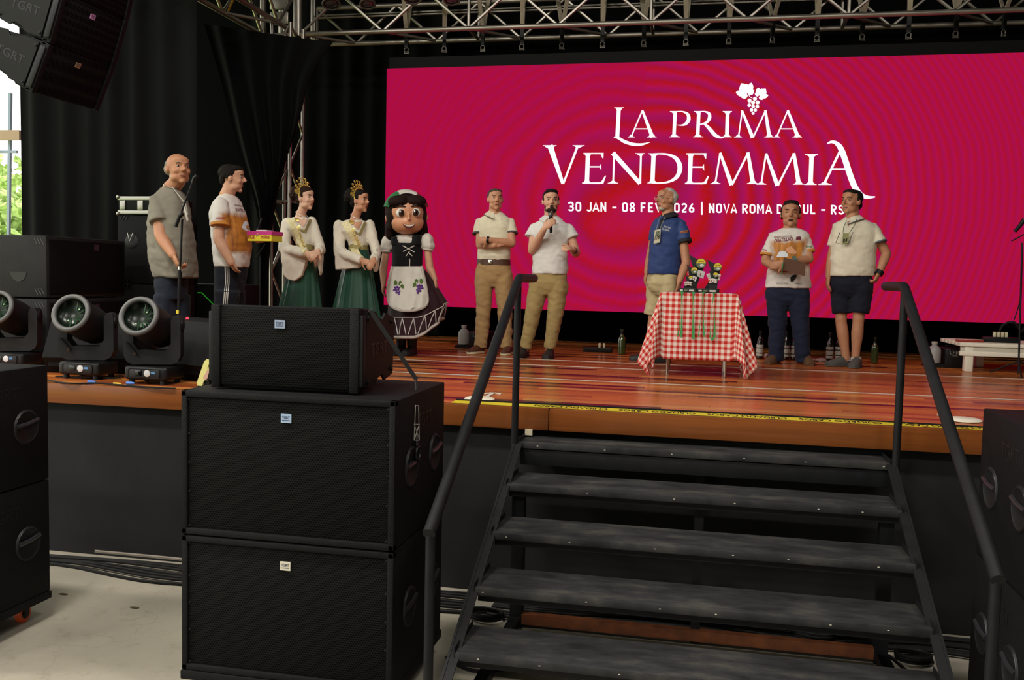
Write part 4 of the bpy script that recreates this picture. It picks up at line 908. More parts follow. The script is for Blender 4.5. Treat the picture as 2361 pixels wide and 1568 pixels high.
        s.body.tube([heel+d*.06+V(0, 0, .045), heel+d*(L*.7)+V(0, 0, .032)], [.022, .018], 8, dome=True)
    def polo_collar(s, m, lines=None, r=.068, spread=.05, drop=.055, yaw=None):
        "folded collar round the neck with two points in front"
        f = V(s.f.x, s.f.y, 0).normalized() if yaw is None else V(math.sin(yaw), -math.cos(yaw), 0); sd = V(-f.y, f.x, 0); c = s.nb+V(0, 0, .018)
        for a in (-1, 1):
            mb = MB(); P = []; N = 12
            for i in range(N+1):
                t = i/N; th = PI-(PI-.28)*t  # from the back of the neck round to the front
                d = f*math.cos(th)+sd*(a*math.sin(th)); up = .034-.03*t*t
                top = c+d*r*.93+V(0, 0, up); low = c+d*(r*1.4+.036*t)+V(0, 0, up-.036-(drop*.75*t**3))+d*.004
                P += [top, low, low-d*.008, top-d*.008]
            fs = []
            for i in range(N):
                for j in range(4): fs.append((i*4+j, i*4+(j+1) % 4, (i+1)*4+(j+1) % 4, (i+1)*4+j))
            fs.append((0, 3, 2, 1)); fs.append(tuple(N*4+j for j in range(4))); mb.add(P, fs); s.add('collar', mb, m)
            if lines: s.add('collar_trim', MB().tube([P[i*4+1]+V(0, 0, .004) for i in range(0, N+1)], .0035, 6), lines)
    def crew(s, m, r=.067, sink=.0, rad=.007, yaw=None, tilt=.25):
        f = V(s.f.x, s.f.y, 0).normalized(); ax = (V(0, 0, 1)+f*tilt).normalized()
        s.add('neckband', MB().ring(s.nb+V(0, 0, .0-sink)+f*.006, r, rad, ax, 28, 8), m)
    def finish(s, cat='person', group='people standing on the stage', name='person', dec=.6):
        me = remesh(s.body, s.vox, 2, 0, dec=dec); o = setmesh(name, me, skin(s.sk), None, s.org, label=s.label, cat=cat, group=group)
        objs = {}
        for n, mb, m, k in s.parts:
            pr = k.pop('under', None); par = objs.get(pr, o)
            if isinstance(mb, MB): q = mb.build(n, m, par, **k)
            else: q = setmesh(n, mb, m, par, **k)
            if n not in objs: objs[n] = q
        s.o = o; s.objs = objs; return o
    def printed(s, target_me, mb_pts, name, m, under, off=.003, miss=None, missz=99):
        "lay flat lettering or a patch on a garment: each vertex is dropped on the cloth along the view depth"
        bv = BVHTree.FromPolygons([v.co for v in target_me.vertices], [list(p.vertices) for p in target_me.polygons])
        bm = bmesh.new(); vs = [bm.verts.new(p) for p in mb_pts.v]
        for f in mb_pts.f:
            try: bm.faces.new([vs[i] for i in f])
            except ValueError: pass
        bmesh.ops.triangulate(bm, faces=bm.faces[:])
        for _ in range(4):
            es = [e for e in bm.edges if e.calc_length() > .014]
            if not es: break
            bmesh.ops.subdivide_edges(bm, edges=es, cuts=1)
        bmesh.ops.triangulate(bm, faces=bm.faces[:])
        bm.verts.index_update(); out = MB(); P = []; ok = []
        for v in bm.verts:
            d = (v.co-CAM).normalized(); h = bv.ray_cast(v.co-d*1.0, d)
            ok.append(h[0] is not None or (miss is not None and v.co.z < missz)); P.append((h[0]-d*off) if h[0] is not None else v.co+V(0, miss or 0, 0))
        out.add(P, [[v.index for v in f.verts] for f in bm.faces if all(ok[v.index] for v in f.verts)]); bm.free()
        if out.f: s.add(name, out, m, under=under)
def pix_text(P, txt, x0, y0, x1, y1, h, bold=.02):
    "lettering between two pixel points of the photograph at the person's depth"
    mb = MB(); a = P.J(x0, y0); b = P.J(x1, y1); text_on(mb, txt, a, b-a, P.J(x0, y0-h)-a, bold); return mb
def pix_poly(P, pts):
    mb = MB(); Q = [P.J(x, y) for x, y in pts]; mb.add(Q, [list(range(len(Q)))]); return mb
def sleeve(mb, sh, hem, r0, r1, ext=None):
    d = (hem-sh).normalized(); mb.tube([sh-d*.015, sh.lerp(hem, .35), sh.lerp(hem, .7), hem], [r0*.72, r0*.88, (r0+r1)/2*.96, r1], 16); mb.ell(sh+V(0, 0, -.004), (r0*.8, r0*.8, r0*.72))
def legs_garment(mb, waist_rows, P, L, R, rl):
    mb.loft(P.secs(waist_rows), 28)
    for pts in (L, R):
        q = [P.J(x, y, d) for x, y, d in pts]; mb.tube(q, rl, 16)
# ======== 1 man in the grey T-shirt, half turned to the right
P = Person('bald man in a grey T-shirt gripping a black microphone stand', 1.25, (at(400, 830, 1.25).x, 1.25), 'tan')
P.head(411, 390, -.02, .245, .42, .05, wide=1.05, neck=P.J(392, 437, .0)); P.face(brow='5a4a40', lip='8a5244')
P.hair('8a8378', [((0, -.03, .03), (.0785, .088, .062)), ((-.03, -.05, .0), (.05, .06, .05)), ((.03, -.05, 0), (.05, .06, .05))], wr=.001)
sh = MB(); rows = [(434, 378, 412, .06, .0), (441, 364, 422, .095, 0), (453, 350, 430, .125, 0), (480, 341, 437, .14, -.01), (520, 338, 446, .155, -.02), (560, 338, 452, .165, -.02), (595, 341, 456, .165, -.02), (620, 347, 458, .16, -.01), (640, 354, 459, .155, 0)]
sh.loft(P.secs(rows), 30)
shd = P.J(360, 462, -.1); hem = P.J(367, 512, -.16); sleeve(sh, shd, hem, .074, .076)
shf = P.J(420, 464, .12); sleeve(sh, shf, P.J(426, 506, .12), .06, .06)
M_grey = cloth('grey_jersey', '7d776b'); tee = P.garment('t_shirt', sh, M_grey, seed=1.3, wr=.008)
el = P.J(371, 545, -.17); wr = P.J(399, 588, -.22); P.arm(P.J(362, 465, -.1), el, wr, (.056, .05, .048, .034))
P.arm(P.J(412, 468, .1), P.J(418, 540, .08), P.J(412, 590, .0), (.05, .045, .04, .03))
P.hand(wr, P.J(413, 606, -.22)-P.J(399, 584, -.22)+V(0, 0, -.02), V(.5, .25, -.3), -1, .75, 1.1, thumb=(.5, .6, .4))
P.hand(P.J(412, 590, .0), V(-.1, -.2, -.8), V(-.6, -.3, 0), 1, .6)
P.crew(M_grey, .075, .01, tilt=.35)
tr = MB(); legs_garment(tr, [(628, 358, 440, .13, 0), (650, 358, 432, .14, 0), (690, 360, 430, .13, 0)], P, [(380, 680, -.06), (382, 745, -.06), (386, 835, -.06)], [(414, 680, .06), (414, 745, .06), (412, 835, .06)], [.09, .085, .08])
P.garment('trousers', tr, cloth('navy_cotton', '1d212c'), seed=2.)
P.leg(P.J(380, 680, -.06), P.J(382, 745, -.06), P.J(386, 838, -.06), (.065, .05, .05, .038)); P.leg(P.J(414, 680, .06), P.J(414, 745, .06), P.J(412, 838, .06), (.065, .05, .05, .038))
M_dkshoe = mat('dark_shoe', '1a1918', rough=.6)
for x, d in ((384, -.06), (410, .06)):
    h = P.J(x, 846, d); P.shoe('shoe', (h.x-.06, 1.25+d+.03), (h.x+.19, 1.25+d-.07), M_dkshoe)
P.add('neck_chain', MB().ring(P.nb+V(.03, -.018, .028), .066, .003, (.3, -.2, 1), 28, 6), M_chrome)
bd = P.J(433, 495, -.15); P.add('lanyard', MB().tube([P.nb+V(.06, -.06, .01), P.J(428, 470, -.15), bd], .004, 6), mat('lanyard_white', 'a8a49c', rough=.8))
mb = MB(); Q = [P.J(x, y, -.15) for x, y in ((427, 472), (431, 470), (441, 508), (437, 512))]; mb.prism([(q.x, q.z) for q in Q], (0, 1.25-.19, 0), (1, 0, 0), (0, 0, 1), (0, 1, 0), .003); P.add('pass_card', mb, mat('card_white', 'b5afa4', rough=.5))
P.finish()
ms = thing('microphone_stand', 'black microphone stand held by the man in grey', 'microphone stand', atz(410, 845, HS)*0+V(at(410, 820, .98).x, .98, HS))
pb = V(at(410, 820, .98).x, .98, HS)
q = lambda x, y, d=0: at(x, y, .98+d)
MB().tube([pb+V(0, 0, .03), q(414, 620)], .012, 10).build('pole', M_steel, ms); MB().tube([q(414.5, 622), q(416, 600), q(420, 505)], .009, 10).build('upper_pole', M_blk, ms)
MB().tube([q(414.3, 640), q(414.5, 626)], .017, 12).build('height_clutch', M_blk, ms); MB().tube([q(414.5, 622), q(414.7, 614)], .0125, 12).build('chrome_collar', M_chrome, ms)
MB().tube([q(405, 523), q(412, 503)], .014, 10).build('counterweight', M_blk, ms); MB().tube([q(405, 523), q(445, 418)], .008, 8).build('boom', M_steel, ms)
MB().tube([q(413, 500), q(421, 492)], .017, 10).build('boom_clamp', M_blk, ms); MB().tube([q(443, 425), q(448, 410), q(455, 406)], [.011, .014, .017], 10).build('microphone_clip', M_blk, ms)
MB().tube([q(410.8, 723), q(411, 715)], .0155, 12).build('yellow_band', mat('yellow_tape', 'd8c02a', rough=.6), ms)
for a in (0, 2.1, 4.2): MB().tube([pb+V(0, 0, .12), pb+V(.17*math.cos(a+.4), .17*math.sin(a+.4), .014)], .009, 8).build('leg', M_blk, ms)
# ======== 2 man in the orange print shirt with the shoe box
P = Person('dark-haired man in white and orange print shirt holding a shoe box', 1.95, (at(527, 800, 1.95).x, 1.95), 'fair')
P.head(536, 412, 0, .235, 1.42, -.02, neck=P.J(523, 450, .0), nose=1.04); P.face(brow='2a1c14', lip='9a5a4c')
P.hair('1b1512', [((0, -.03, .05), (.083, .095, .075)), ((0, .02, .085), (.07, .075, .035)), ((0, -.075, -.005), (.06, .04, .06)), ((.066, -.03, .03), (.02, .05, .04)), ((-.066, -.03, .03), (.02, .05, .04))])
M_qu = None
def quat_mat(name, stripe_z, c0, rad):
    "white sports jersey with a woody orange print on the chest"
    m = bpy.data.materials.new(name); m.use_nodes = True; nt = m.node_tree; b = nt.nodes['Principled BSDF']; b.inputs['Roughness'].default_value = .6
    tc = nt.nodes.new('ShaderNodeTexCoord'); mp = nt.nodes.new('ShaderNodeMapping'); mp.inputs['Location'].default_value = [-v/r for v, r in zip(c0, rad)]; mp.inputs['Scale'].default_value = [1/r for r in rad]
    nt.links.new(tc.outputs['Object'], mp.inputs[0])
    n = nt.nodes.new('ShaderNodeTexNoise'); n.inputs['Scale'].default_value = 1.6; n.inputs['Detail'].default_value = 4; nt.links.new(mp.outputs[0], n.inputs['Vector'])
    ad = nt.nodes.new('ShaderNodeVectorMath'); ad.operation = 'MULTIPLY_ADD'; ad.inputs[1].default_value = (.7, .7, .7); nt.links.new(n.outputs['Color'], ad.inputs[0]); nt.links.new(mp.outputs[0], ad.inputs[2])
    sb = nt.nodes.new('ShaderNodeVectorMath'); sb.operation = 'SUBTRACT'; sb.inputs[1].default_value = (.35, .35, .35); nt.links.new(ad.outputs[0], sb.inputs[0])
    ab = nt.nodes.new('ShaderNodeVectorMath'); ab.operation = 'ABSOLUTE'; nt.links.new(sb.outputs[0], ab.inputs[0]); sx = nt.nodes.new('ShaderNodeSeparateXYZ'); nt.links.new(ab.outputs[0], sx.inputs[0])
    mx = nt.nodes.new('ShaderNodeMath'); mx.operation = 'MAXIMUM'; nt.links.new(sx.outputs[0], mx.inputs[0]); nt.links.new(sx.outputs[2], mx.inputs[1])
    mx2 = nt.nodes.new('ShaderNodeMath'); mx2.operation = 'MAXIMUM'; nt.links.new(mx.outputs[0], mx2.inputs[0]); nt.links.new(sx.outputs[1], mx2.inputs[1])
    r = nt.nodes.new('ShaderNodeValToRGB'); r.color_ramp.elements[0].position = .72; r.color_ramp.elements[1].position = 1.0; r.color_ramp.elements[0].color = (1, 1, 1, 1); r.color_ramp.elements[1].color = (0, 0, 0, 1); nt.links.new(mx2.outputs[0], r.inputs[0])
    m2 = nt.nodes.new('ShaderNodeMapping'); m2.inputs['Scale'].default_value = (30, 30, 3); nt.links.new(tc.outputs['Object'], m2.inputs[0])
    n2 = nt.nodes.new('ShaderNodeTexNoise'); n2.inputs['Scale'].default_value = 1.2; n2.inputs['Detail'].default_value = 4; nt.links.new(m2.outputs[0], n2.inputs['Vector'])
    r2 = nt.nodes.new('ShaderNodeValToRGB'); r2.color_ramp.elements[0].position = .3; r2.color_ramp.elements[1].position = .7; r2.color_ramp.elements[0].color = (*lin('8a4f1c'), 1); r2.color_ramp.elements[1].color = (*lin('cc8430'), 1); nt.links.new(n2.outputs['Fac'], r2.inputs[0])
    x = nt.nodes.new('ShaderNodeMix'); x.data_type = 'RGBA'; nt.links.new(r.outputs[0], x.inputs[0]); x.inputs[6].default_value = (*lin('d9d2cb'), 1); nt.links.new(r2.outputs[0], x.inputs[7]); nt.links.new(x.outputs[2], b.inputs['Base Color'])
    return m
sh = MB(); rows = [(448, 511, 537, .06, 0), (455, 504, 545, .11, 0), (467, 495, 554, .155, 0), (490, 487, 564, .185, 0), (520, 488, 572, .19, 0), (550, 490, 578, .19, 0), (575, 492, 578, .185, 0), (598, 494, 575, .175, 0), (616, 496, 571, .17, 0)]
sh.loft(P.secs(rows), 30); sleeve(sh, P.J(509, 468, -.17), P.J(508, 519, -.21), .08, .082); sleeve(sh, P.J(533, 468, .16), P.J(548, 512, .17), .07, .065)
cc = P.J(578, 540, 0)-P.org
tee = P.garment('jersey', sh, quat_mat('print_jersey_side', 0, (cc.x, 0, cc.z), (.175, .6, .2)), seed=4., wr=.007)
P.add('sleeve_hem', MB().tube([P.J(508, 515, -.208), P.J(508, 521, -.212)], .084, 18), mat('orange_hem', 'c8832f', rough=.7)); P.crew(MATS['orange_hem'], .066, .005)
P.printed(tee, pix_text(P, 'AGRIMAR', 496, 506, 521, 505, 5), 'sleeve_print', mat('print_maroon', '8c2436', rough=.7), 'jersey')
P.printed(tee, pix_text(P, 'RANKING', 541, 474, 559, 478, 4), 'chest_print', mat('print_wine', '6e2038', rough=.7), 'jersey'); P.printed(tee, pix_text(P, 'QUATRILHO', 543, 488, 568, 492, 9), 'chest_print', MATS['print_wine'], 'jersey')
P.printed(tee, pix_poly(P, [(557, 525), (562, 512), (568, 509), (573, 516), (577, 533), (568, 533)]), 'cards_print', mat('print_cards', 'd8dbe2', rough=.6), 'jersey')
P.printed(tee, pix_poly(P, [(565, 505), (571, 500), (577, 512), (578, 528), (574, 526), (571, 512)]), 'hand_print', mat('print_hand', 'd79a72', rough=.6), 'jersey')
P.arm(P.J(507, 470, -.17), P.J(504, 552, -.22), P.J(533, 606, -.2), (.055, .048, .048, .034)); P.hand(P.J(533, 604, -.2), V(.05, .12, -.2), V(.3, .9, 0), -1, .3, .85)
P.arm(P.J(535, 470, .16), P.J(556, 545, .17), P.J(592, 545, .0), (.05, .045, .042, .03)); P.hand(P.J(592, 556, -.02), V(.9, -.15, .05), V(0, 0, 1), 1, .25, thumb=(.4, .5, .6))
tr = MB(); legs_garment(tr, [(606, 497, 570, .165, 0), (640, 497, 566, .16, 0), (675, 498, 560, .15, 0)], P, [(523, 670, -.08), (520, 740, -.08), (520, 812, -.08)], [(536, 670, .08), (538, 740, .08), (540, 812, .08)], [.115, .1, .085])
trm = P.garment('track_trousers', tr, cloth('navy_track', '171a22'), seed=6.)
for k in (-1, 0, 1):
    s_ = MB(); pts = [(523+k*4.5, 604), (524+k*4.0, 650), (519+k*4.2, 703), (517+k*4.2, 760)]
    for i in range(3): s_.add([P.J(pts[i][0]-1.1, pts[i][1]), P.J(pts[i][0]+1.1, pts[i][1]), P.J(pts[i+1][0]+1.1, pts[i+1][1]), P.J(pts[i+1][0]-1.1, pts[i+1][1])], [(0, 1, 2, 3)])
    P.printed(trm, s_, 'white_stripe', mat('white_stripe', 'c6c2ba', rough=.7), 'track_trousers')
P.leg(P.J(523, 670, -.08), P.J(520, 740, -.08), P.J(520, 812, -.08), (.07, .05, .05, .038)); P.leg(P.J(536, 670, .08), P.J(538, 740, .08), P.J(540, 812, .08), (.07, .05, .05, .038))
for x, d in ((520, -.08), (540, .08)):
    h = P.J(x, 812, d); P.shoe('shoe', (h.x-.08, 1.95+d), (h.x+.2, 1.95+d-.02), M_dkshoe)
P.finish()
bx = thing('shoe_box', 'pink-lidded yellow shoe box reading moleca, in the hand of the man', 'box', at(605, 557, 1.93))
M_yb = mat('box_yellow', 'd8c92a', rough=.5); M_pk = mat('box_pink', 'c02a80', rough=.5); M_rd = mat('box_red', '9c2320', rough=.6)
b0 = at(597, 556, 1.86); b1 = at(629, 556, 1.86); zt = at(605, 541, 1.86).z; z2 = at(605, 533, 1.86).z
rot = Matrix.Translation(b0) @ Matrix.Rotation(-.15, 4, 'Z'); L = (b1-b0).length
MB(rot).rbox(-.12, L, 0, .16, 0, zt-b0.z, .003).build('tray', M_yb, bx, smooth=False); MB(rot).rbox(-.124, L+.004, -.004, .164, zt-b0.z-.004, z2-b0.z, .003).build('lid', M_pk, bx, smooth=False)
t = MB(rot); text_on(t, 'moleca', (.02, -.0015, .02), (L-.04, 0, 0), (0, 0, .035), .02); t.build('lettering', M_rd, bx, smooth=False)
t = MB(rot); text_on(t, 'eca', (-.115, -.0015, .018), (.07, 0, 0), (0, 0, .045), .02); t.build('lettering', M_rd, bx, smooth=False)
MB(rot).box(-.05, L*.45, .03, .13, z2-b0.z+.001, z2-b0.z+.012).build('paper', mat('paper', 'd8d4cc', rough=.7), bx, smooth=False)
# ======== 3, 4 the two crowned women
M_blouse = cloth('cream_blouse', 'd8cfbf', bump=.15); M_gsk = mat('green_satin', '12402f', rough=.42, spec=.5, sheen=.1, vary=.12, vscale=3); M_gold = mat('gold', 'dcb95a', rough=.35, metal=.55); M_sash = mat('sash_satin', 'dccf9f', rough=.4, vary=.18, vscale=45); M_lace = mat('gold_lace', '8f8250', rough=.6, vary=.3, vscale=80)
def woman(label, Y, hx, hy, dx, dy, arms, sk, hairc, sash_txt, skirt, waist, yaw):
    S_ = lambda x, y: (x+dx, y+dy)
    P = Person(label, Y, (at(skirt[1][0], skirt[1][2], Y).x*.5+at(skirt[1][1], skirt[1][2], Y).x*.5, Y), sk)
    P.head(hx, hy, 0, .212, yaw, .0, wide=.96, female=True, neck=P.J(hx-12, hy+39, .02), nose=1.03); P.face(brow='1c120e', lip='7c2c30')
    P.hair(hairc, [((0, -.03, .045), (.082, .092, .08)), ((0, .03, .08), (.068, .055, .035)), ((0, -.01, .085), (.068, .08, .045)), ((.066, -.02, .03), (.018, .045, .045)), ((-.066, -.02, .03), (.018, .045, .045)), ((0, -.07, -.02), (.06, .045, .05))])
    P.hair(hairc, [((0, -.13, .075), (.06, .05, .062)), ((.02, -.16, .06), (.05, .045, .05)), ((-.02, -.14, .04), (.05, .05, .05))], wr=.012, name='hair_bun')
    # crown: band over the head plus leaf ornaments
    H, k = P.H, P.k; cr = MB(); arc = []
    for i in range(13):
        a = PI*(i/12); arc.append(H(.086*math.cos(a), -.012-.012*math.sin(a), .012+.108*math.sin(a)))
    P.add('crown', MB().tube(arc, .0055, 8), M_gold)
    rr = random.Random(int(hx)); lv = MB()
    for i in range(1, 10):
        a = PI*(i/10); base = H(.088*math.cos(a), -.015, .012+.11*math.sin(a)); out = (P.sd*math.cos(a)*.8+P.u*(math.sin(a)+.25)-P.f*.35).normalized(); hgt = .035+.062*math.sin(a)**1.5
        lat = out.cross(P.f).normalized()
        for j in range(3):
            c = base+out*(hgt*(j+.4)/3); 
            for sgn in (-1, 1):
                tip = c+lat*sgn*(.022-.003*j)+out*.015; mid = c+lat*sgn*.008-out*.001
                lv.prism([(0, 0), (.5, .32), (1, 0), (.5, -.32)], c, tip-c, (out-lat*sgn*.3).normalized()*.022, P.f, .004)
        lv.tube([base, base+out*hgt], [.003, .0015], 6); lv.ell(base+out*hgt, .0055, None, 8, 5)
        lv.ell(base+out*.012+P.f*.004, .005, None, 8, 5)
    P.add('crown_leaves', lv, M_gold, kind='stuff', under='crown')
    P.add('earring', MB().ell(H(-.082, .0, -.045), .006, None, 8, 6), mat('pearl', 'd8d4cc', rough=.2))
    P.add('necklace', MB().ring(P.nb+V(P.f.x, P.f.y, 0)*.018+V(0, 0, .012), .058, .003, (P.f.x*.55, P.f.y*.55, 1), 26, 6), MATS['pearl'])
    # blouse
    sl, sr, el, wl, hl, er, wr_ = [P.J(*S_(x, y), d) for x, y, d in arms]
    wx0, wx1, wy = waist
    b = MB(); cx = (wx0+wx1)/2
    b.loft(P.secs([(hy+44, hx-26, hx+4, .055, 0), (hy+46, hx-40, hx+13, .085, 0), (hy+50, hx-48, hx+19, .105, 0), (hy+70, hx-46, hx+18, .12, -.01), (hy+95, wx0-3, wx1+3, .1, 0), (wy+2, wx0, wx1, .092, 0)]), 28)
    b.tube([sl, sl.lerp(el, .5), el], [.054, .055, .056], 16, dome=True); b.tube([el, el.lerp(wl, .5), wl], [.056, .05, .042], 16)
    b.tube([sr, sr.lerp(er, .5), er], [.05, .05, .05], 16, dome=True); b.tube([er, er.lerp(wr_, .5), wr_], [.05, .045, .04], 16)
    for poly, dd in arms_drop:   # wide sleeve ends hanging from the forearms
        Q = [P.J(x, y, dd) for x, y in poly]; b.prism([(q.x, q.z) for q in Q], (0, Y+dd-.03, 0), (1, 0, 0), (0, 0, 1), (0, 1, 0), .06)
    bm_ = P.garment('blouse', b, M_blouse, wr=.008, seed=hx, wscale=(14, 14, 9), smooth=2)
    # lace neckline, collar
    nx, ny = hx-8, hy+44
    P.printed(bm_, pix_poly(P, [(nx-20, ny-8), (nx-8, ny-10), (nx+14, ny-6), (nx+13, ny+4), (nx+4, ny+22), (nx-8, ny+10)]), 'neckline', skin(sk), 'blouse', .006)
    P.printed(bm_, pix_poly(P, [(nx+18, ny+2), (nx+23, ny+5), (nx+9, ny+35), (nx-4, ny+30), (nx-3, ny+25), (nx+6, ny+29)]), 'lace_trim', M_lace, 'blouse', .008)
    # sash across the chest
    sx0, sy0, sx1, sy1 = hx-38, hy+45, wl_px[0]-2, wl_px[1]+14
    n_ = 14; top = []; bot = []
    for i in range(n_+1):
        t = i/n_; x = sx0+(sx1-sx0)*t; y = sy0+(sy1-sy0)*(t**1.08); wv = 9.5-1.5*t
        top.append((x+wv*.75, y-wv*.55)); bot.append((x-wv*.75, y+wv*.5))
    sm = MB()
    for i in range(n_): sm.add([P.J(*top[i]), P.J(*top[i+1]), P.J(*bot[i+1]), P.J(*bot[i])], [(0, 1, 2, 3)])
    P.printed(bm_, sm, 'sash', M_sash, 'blouse', .008, -.17, P.J(hx, wy).z)
    tx = MB(); a0 = P.J(sx0+18, sy0+22); a1 = P.J(sx0+(sx1-sx0)*.75, sy0+(sy1-sy0)*.78); text_on(tx, sash_txt, a0, a1-a0, (P.J(sx0+24, sy0+16)-a0), .0)
    P.printed(bm_, tx, 'sash_lettering', M_gold, 'blouse', .011)
    P.printed(bm_, pix_poly(P, [(sx0+12, sy0-4), (sx0+17, sy0-7), (sx0+22, sy0-2), (sx0+24, sy0+6), (sx0+19, sy0+8), (sx0+14, sy0+4)]), 'sash_emblem', M_gold, 'blouse', .011)
    # belt and skirt
    P.add('belt', MB().loft(P.secs([(wy-6, wx0-1, wx1+1, .1, 0), (wy+6, wx0-2, wx1+2, .102, 0)]), 28), M_lace)
    g = MB(); n = 96; rowsk = [(wy+4, wx0-1, wx1+1)]+[(wy+4+(skirt[1][2]-wy-4)*t, wx0-1+(skirt[1][0]-wx0)*t**.75, wx1+1+(skirt[1][1]-wx1)*t**.8) for t in (.1, .25, .42, .6, .8, 1.0)]
    vs = []
    for i, (y, a, c_) in enumerate(rowsk):
        cc = P.J((a+c_)/2, y); hw = P.px((c_-a)/2); t = i/6
        for j in range(n):
            th = 2*PI*j/n; q_ = 1+.10*t*math.sin(th*11+math.sin(th*3)*.7+.6*i*.2)+.035*t*math.sin(th*23+1)
            vs.append(cc+V(hw*q_*math.cos(th), max(.1, hw*.62)*q_*math.sin(th), 0))
    fs = [(i*n+(j+1) % n, i*n+j, (i+1)*n+j, (i+1)*n+(j+1) % n) for i in range(6) for j in range(n)]; fs.append(list(range(n)))
    fs.append([6*n+j for j in range(n)][::-1]); g.add(vs, fs); P.add('skirt', g, M_gsk)
    P.arm(sl, el, wl, (.043, .036, .036, .024)); P.arm(sr, er, wr_, (.043, .036, .036, .024))
    P.hand(wl, hl-wl, V(.15, .9, -.3), -1, .45, .86); P.hand(wr_, hl-wr_+V(-.02, -.03, -.02), V(-.3, .8, -.2), 1, .5, .86)
    hip = P.J(cx, wy+30); 
    for sgn in (-1, 1):
        hp = hip+V(sgn*.05, .01, 0); P.leg(hp, V(hp.x, Y, HS+.5), V(hp.x, Y, HS+.08), (.06, .05, .048, .035)); P.shoe('shoe', (hp.x-.06, Y+.05), (hp.x+.12, Y-.1), M_dkshoe, w_=.038, h=.06)
    P.body.loft([(P.nb+V(0, 0, -.02), .06, .05), (P.nb+V(0, 0, -.08), .14, .08), (P.J(cx, wy), .08, .07), (hip, .1, .08), (hip+V(0, 0, -.1), .1, .08)], 20)
    P.finish(); return P
def run_woman(label, Y, hx, hy, a, sk, hc, txt, skirt, waist, yaw, drops, wp):
    global arms_drop, wl_px
    arms_drop = drops; wl_px = wp
    # order: shoulder l, shoulder r, elbow l, wrist l, joined hands, elbow r, wrist r
    return woman(label, Y, hx, hy, 0, 0, a, sk, hc, txt, skirt, waist, yaw)
run_woman('crowned woman in cream blouse and green skirt with a sash, beside the truss tower', 2.6, 704, 458,
    [(662, 514, -.03), (718, 511, .05), (655, 574, -.09), (706, 584, -.2), (728, 588, -.21), (740, 576, -.03), (734, 578, -.17)], 'light', '2a1a12', 'Princesa', (None, (618, 754, 812)), (686, 724, 570), .85, [([(649, 555), (650, 595), (656, 634), (668, 646), (682, 648), (696, 638), (706, 612), (711, 590), (704, 578), (672, 570)], -.12), ([(741, 565), (745, 590), (742, 625), (738, 636), (732, 600), (730, 580)], -.08)], (712, 578))
run_woman('crowned woman in cream blouse and green skirt with a sash, beside the costumed doll', 2.9, 830, 464,
    [(783, 519, -.03), (852, 518, .05), (782, 582, -.09), (834, 600, -.2), (860, 610, -.21), (868, 586, -.03), (862, 598, -.17)], 'warm', '16100e', 'Rainha', (None, (748, 888, 808)), (806, 848, 570), .95, [([(775, 560), (774, 600), (775, 622), (800, 621), (828, 619), (838, 603), (832, 590), (800, 575)], -.12), ([(868, 570), (874, 600), (870, 625), (864, 628), (860, 600)], -.08)], (848, 588))
# ======== 5 person in the doll costume
P = Person('costumed figure with oversized doll head, black bodice, white apron and maroon skirt', 3.3, (at(935, 806, 3.3).x, 3.3), 'fair')
M_doll = mat('doll_skin', 'c98d6a', rough=.35, spec=.4)
hc = P.J(937, 494, -.02); k1 = P.px(1)
yaw = .12+math.atan2((CAM-hc).x, (hc-CAM).y); f = V(math.sin(yaw), -math.cos(yaw), 0); sd = V(math.cos(yaw), math.sin(yaw), 0); u = V(0, 0, 1)
roll = .06; sd, u = sd*math.cos(roll)+u*math.sin(roll), u*math.cos(roll)-sd*math.sin(roll)
Rm = Matrix((sd, f, u)).transposed(); D = lambda a, b, e: hc+sd*(a*k1)+f*(b*k1)+u*(e*k1)
hd = MB(); EL = lambda mb, p, r: mb.ell(D(*p), tuple(q*k1 for q in r), Rm, 24, 16)
EL(hd, (0, 0, 4), (43, 42, 42)); EL(hd, (0, 10, -22), (38, 34, 26)); EL(hd, (-20, 16, -20), (18, 18, 16)); EL(hd, (20, 16, -20), (18, 18, 16))
for a in (-1, 1): EL(hd, (a*43, 2, -8), (8, 6, 11))
hd.tube([D(0, 42, -2), D(0, 48, -14)], [2.5*k1, 4*k1], 10, dome=True)
P.add('doll_head', remesh(hd, .01, 3), M_doll)
M_dw = mat('doll_white', 'd9d4cc', rough=.3)
for a in (-1, 1):
    EL(e := MB(), (a*17.5, 36.5, 1), (11, 7, 10.5)); P.add('doll_eye', e, M_dw, under='doll_head')
    EL(e := MB(), (a*16.5, 40.5, .5), (7.2, 5, 8.5)); P.add('doll_iris', e, mat('doll_brown', '3a2114', rough=.2), under='doll_head')
    EL(e := MB(), (a*16.5, 43, .5), (3.8, 3.2, 5)); P.add('doll_pupil', e, mat('doll_black', '0a0808', rough=.15), under='doll_head')
    EL(e := MB(), (a*16.5-3, 45, 4), (2, 1.5, 2.2)); P.add('doll_glint', e, mat('doll_glint', 'f0ece6', rough=.3), under='doll_head')
    P.add('doll_eyebrow', MB().tube([D(a*8, 41, 15), D(a*18, 40, 18), D(a*27, 33, 15)], [1.7*k1, 2.1*k1, 1.2*k1], 8, dome=True), mat('doll_brow', '2c1a12', rough=.7), under='doll_head')
mo = MB(); mo.add([D(x, 45.2-.012*x*x, z) for x, z in ((-15, -24), (-8, -27), (0, -28), (8, -27), (15, -23), (9, -33), (0, -36.5), (-9, -33.5))], [list(range(8))]); P.add('doll_mouth', mo, mat('doll_mouth', '5a1a18', rough=.5), under='doll_head')
mo = MB(); mo.add([D(x, 45.9-.012*x*x, z) for x, z in ((-13, -25), (-6, -27.3), (0, -28), (6, -27.3), (13, -24.5), (7, -30), (0, -31), (-7, -30))], [list(range(8))]); P.add('doll_teeth', mo, M_dw, under='doll_head')
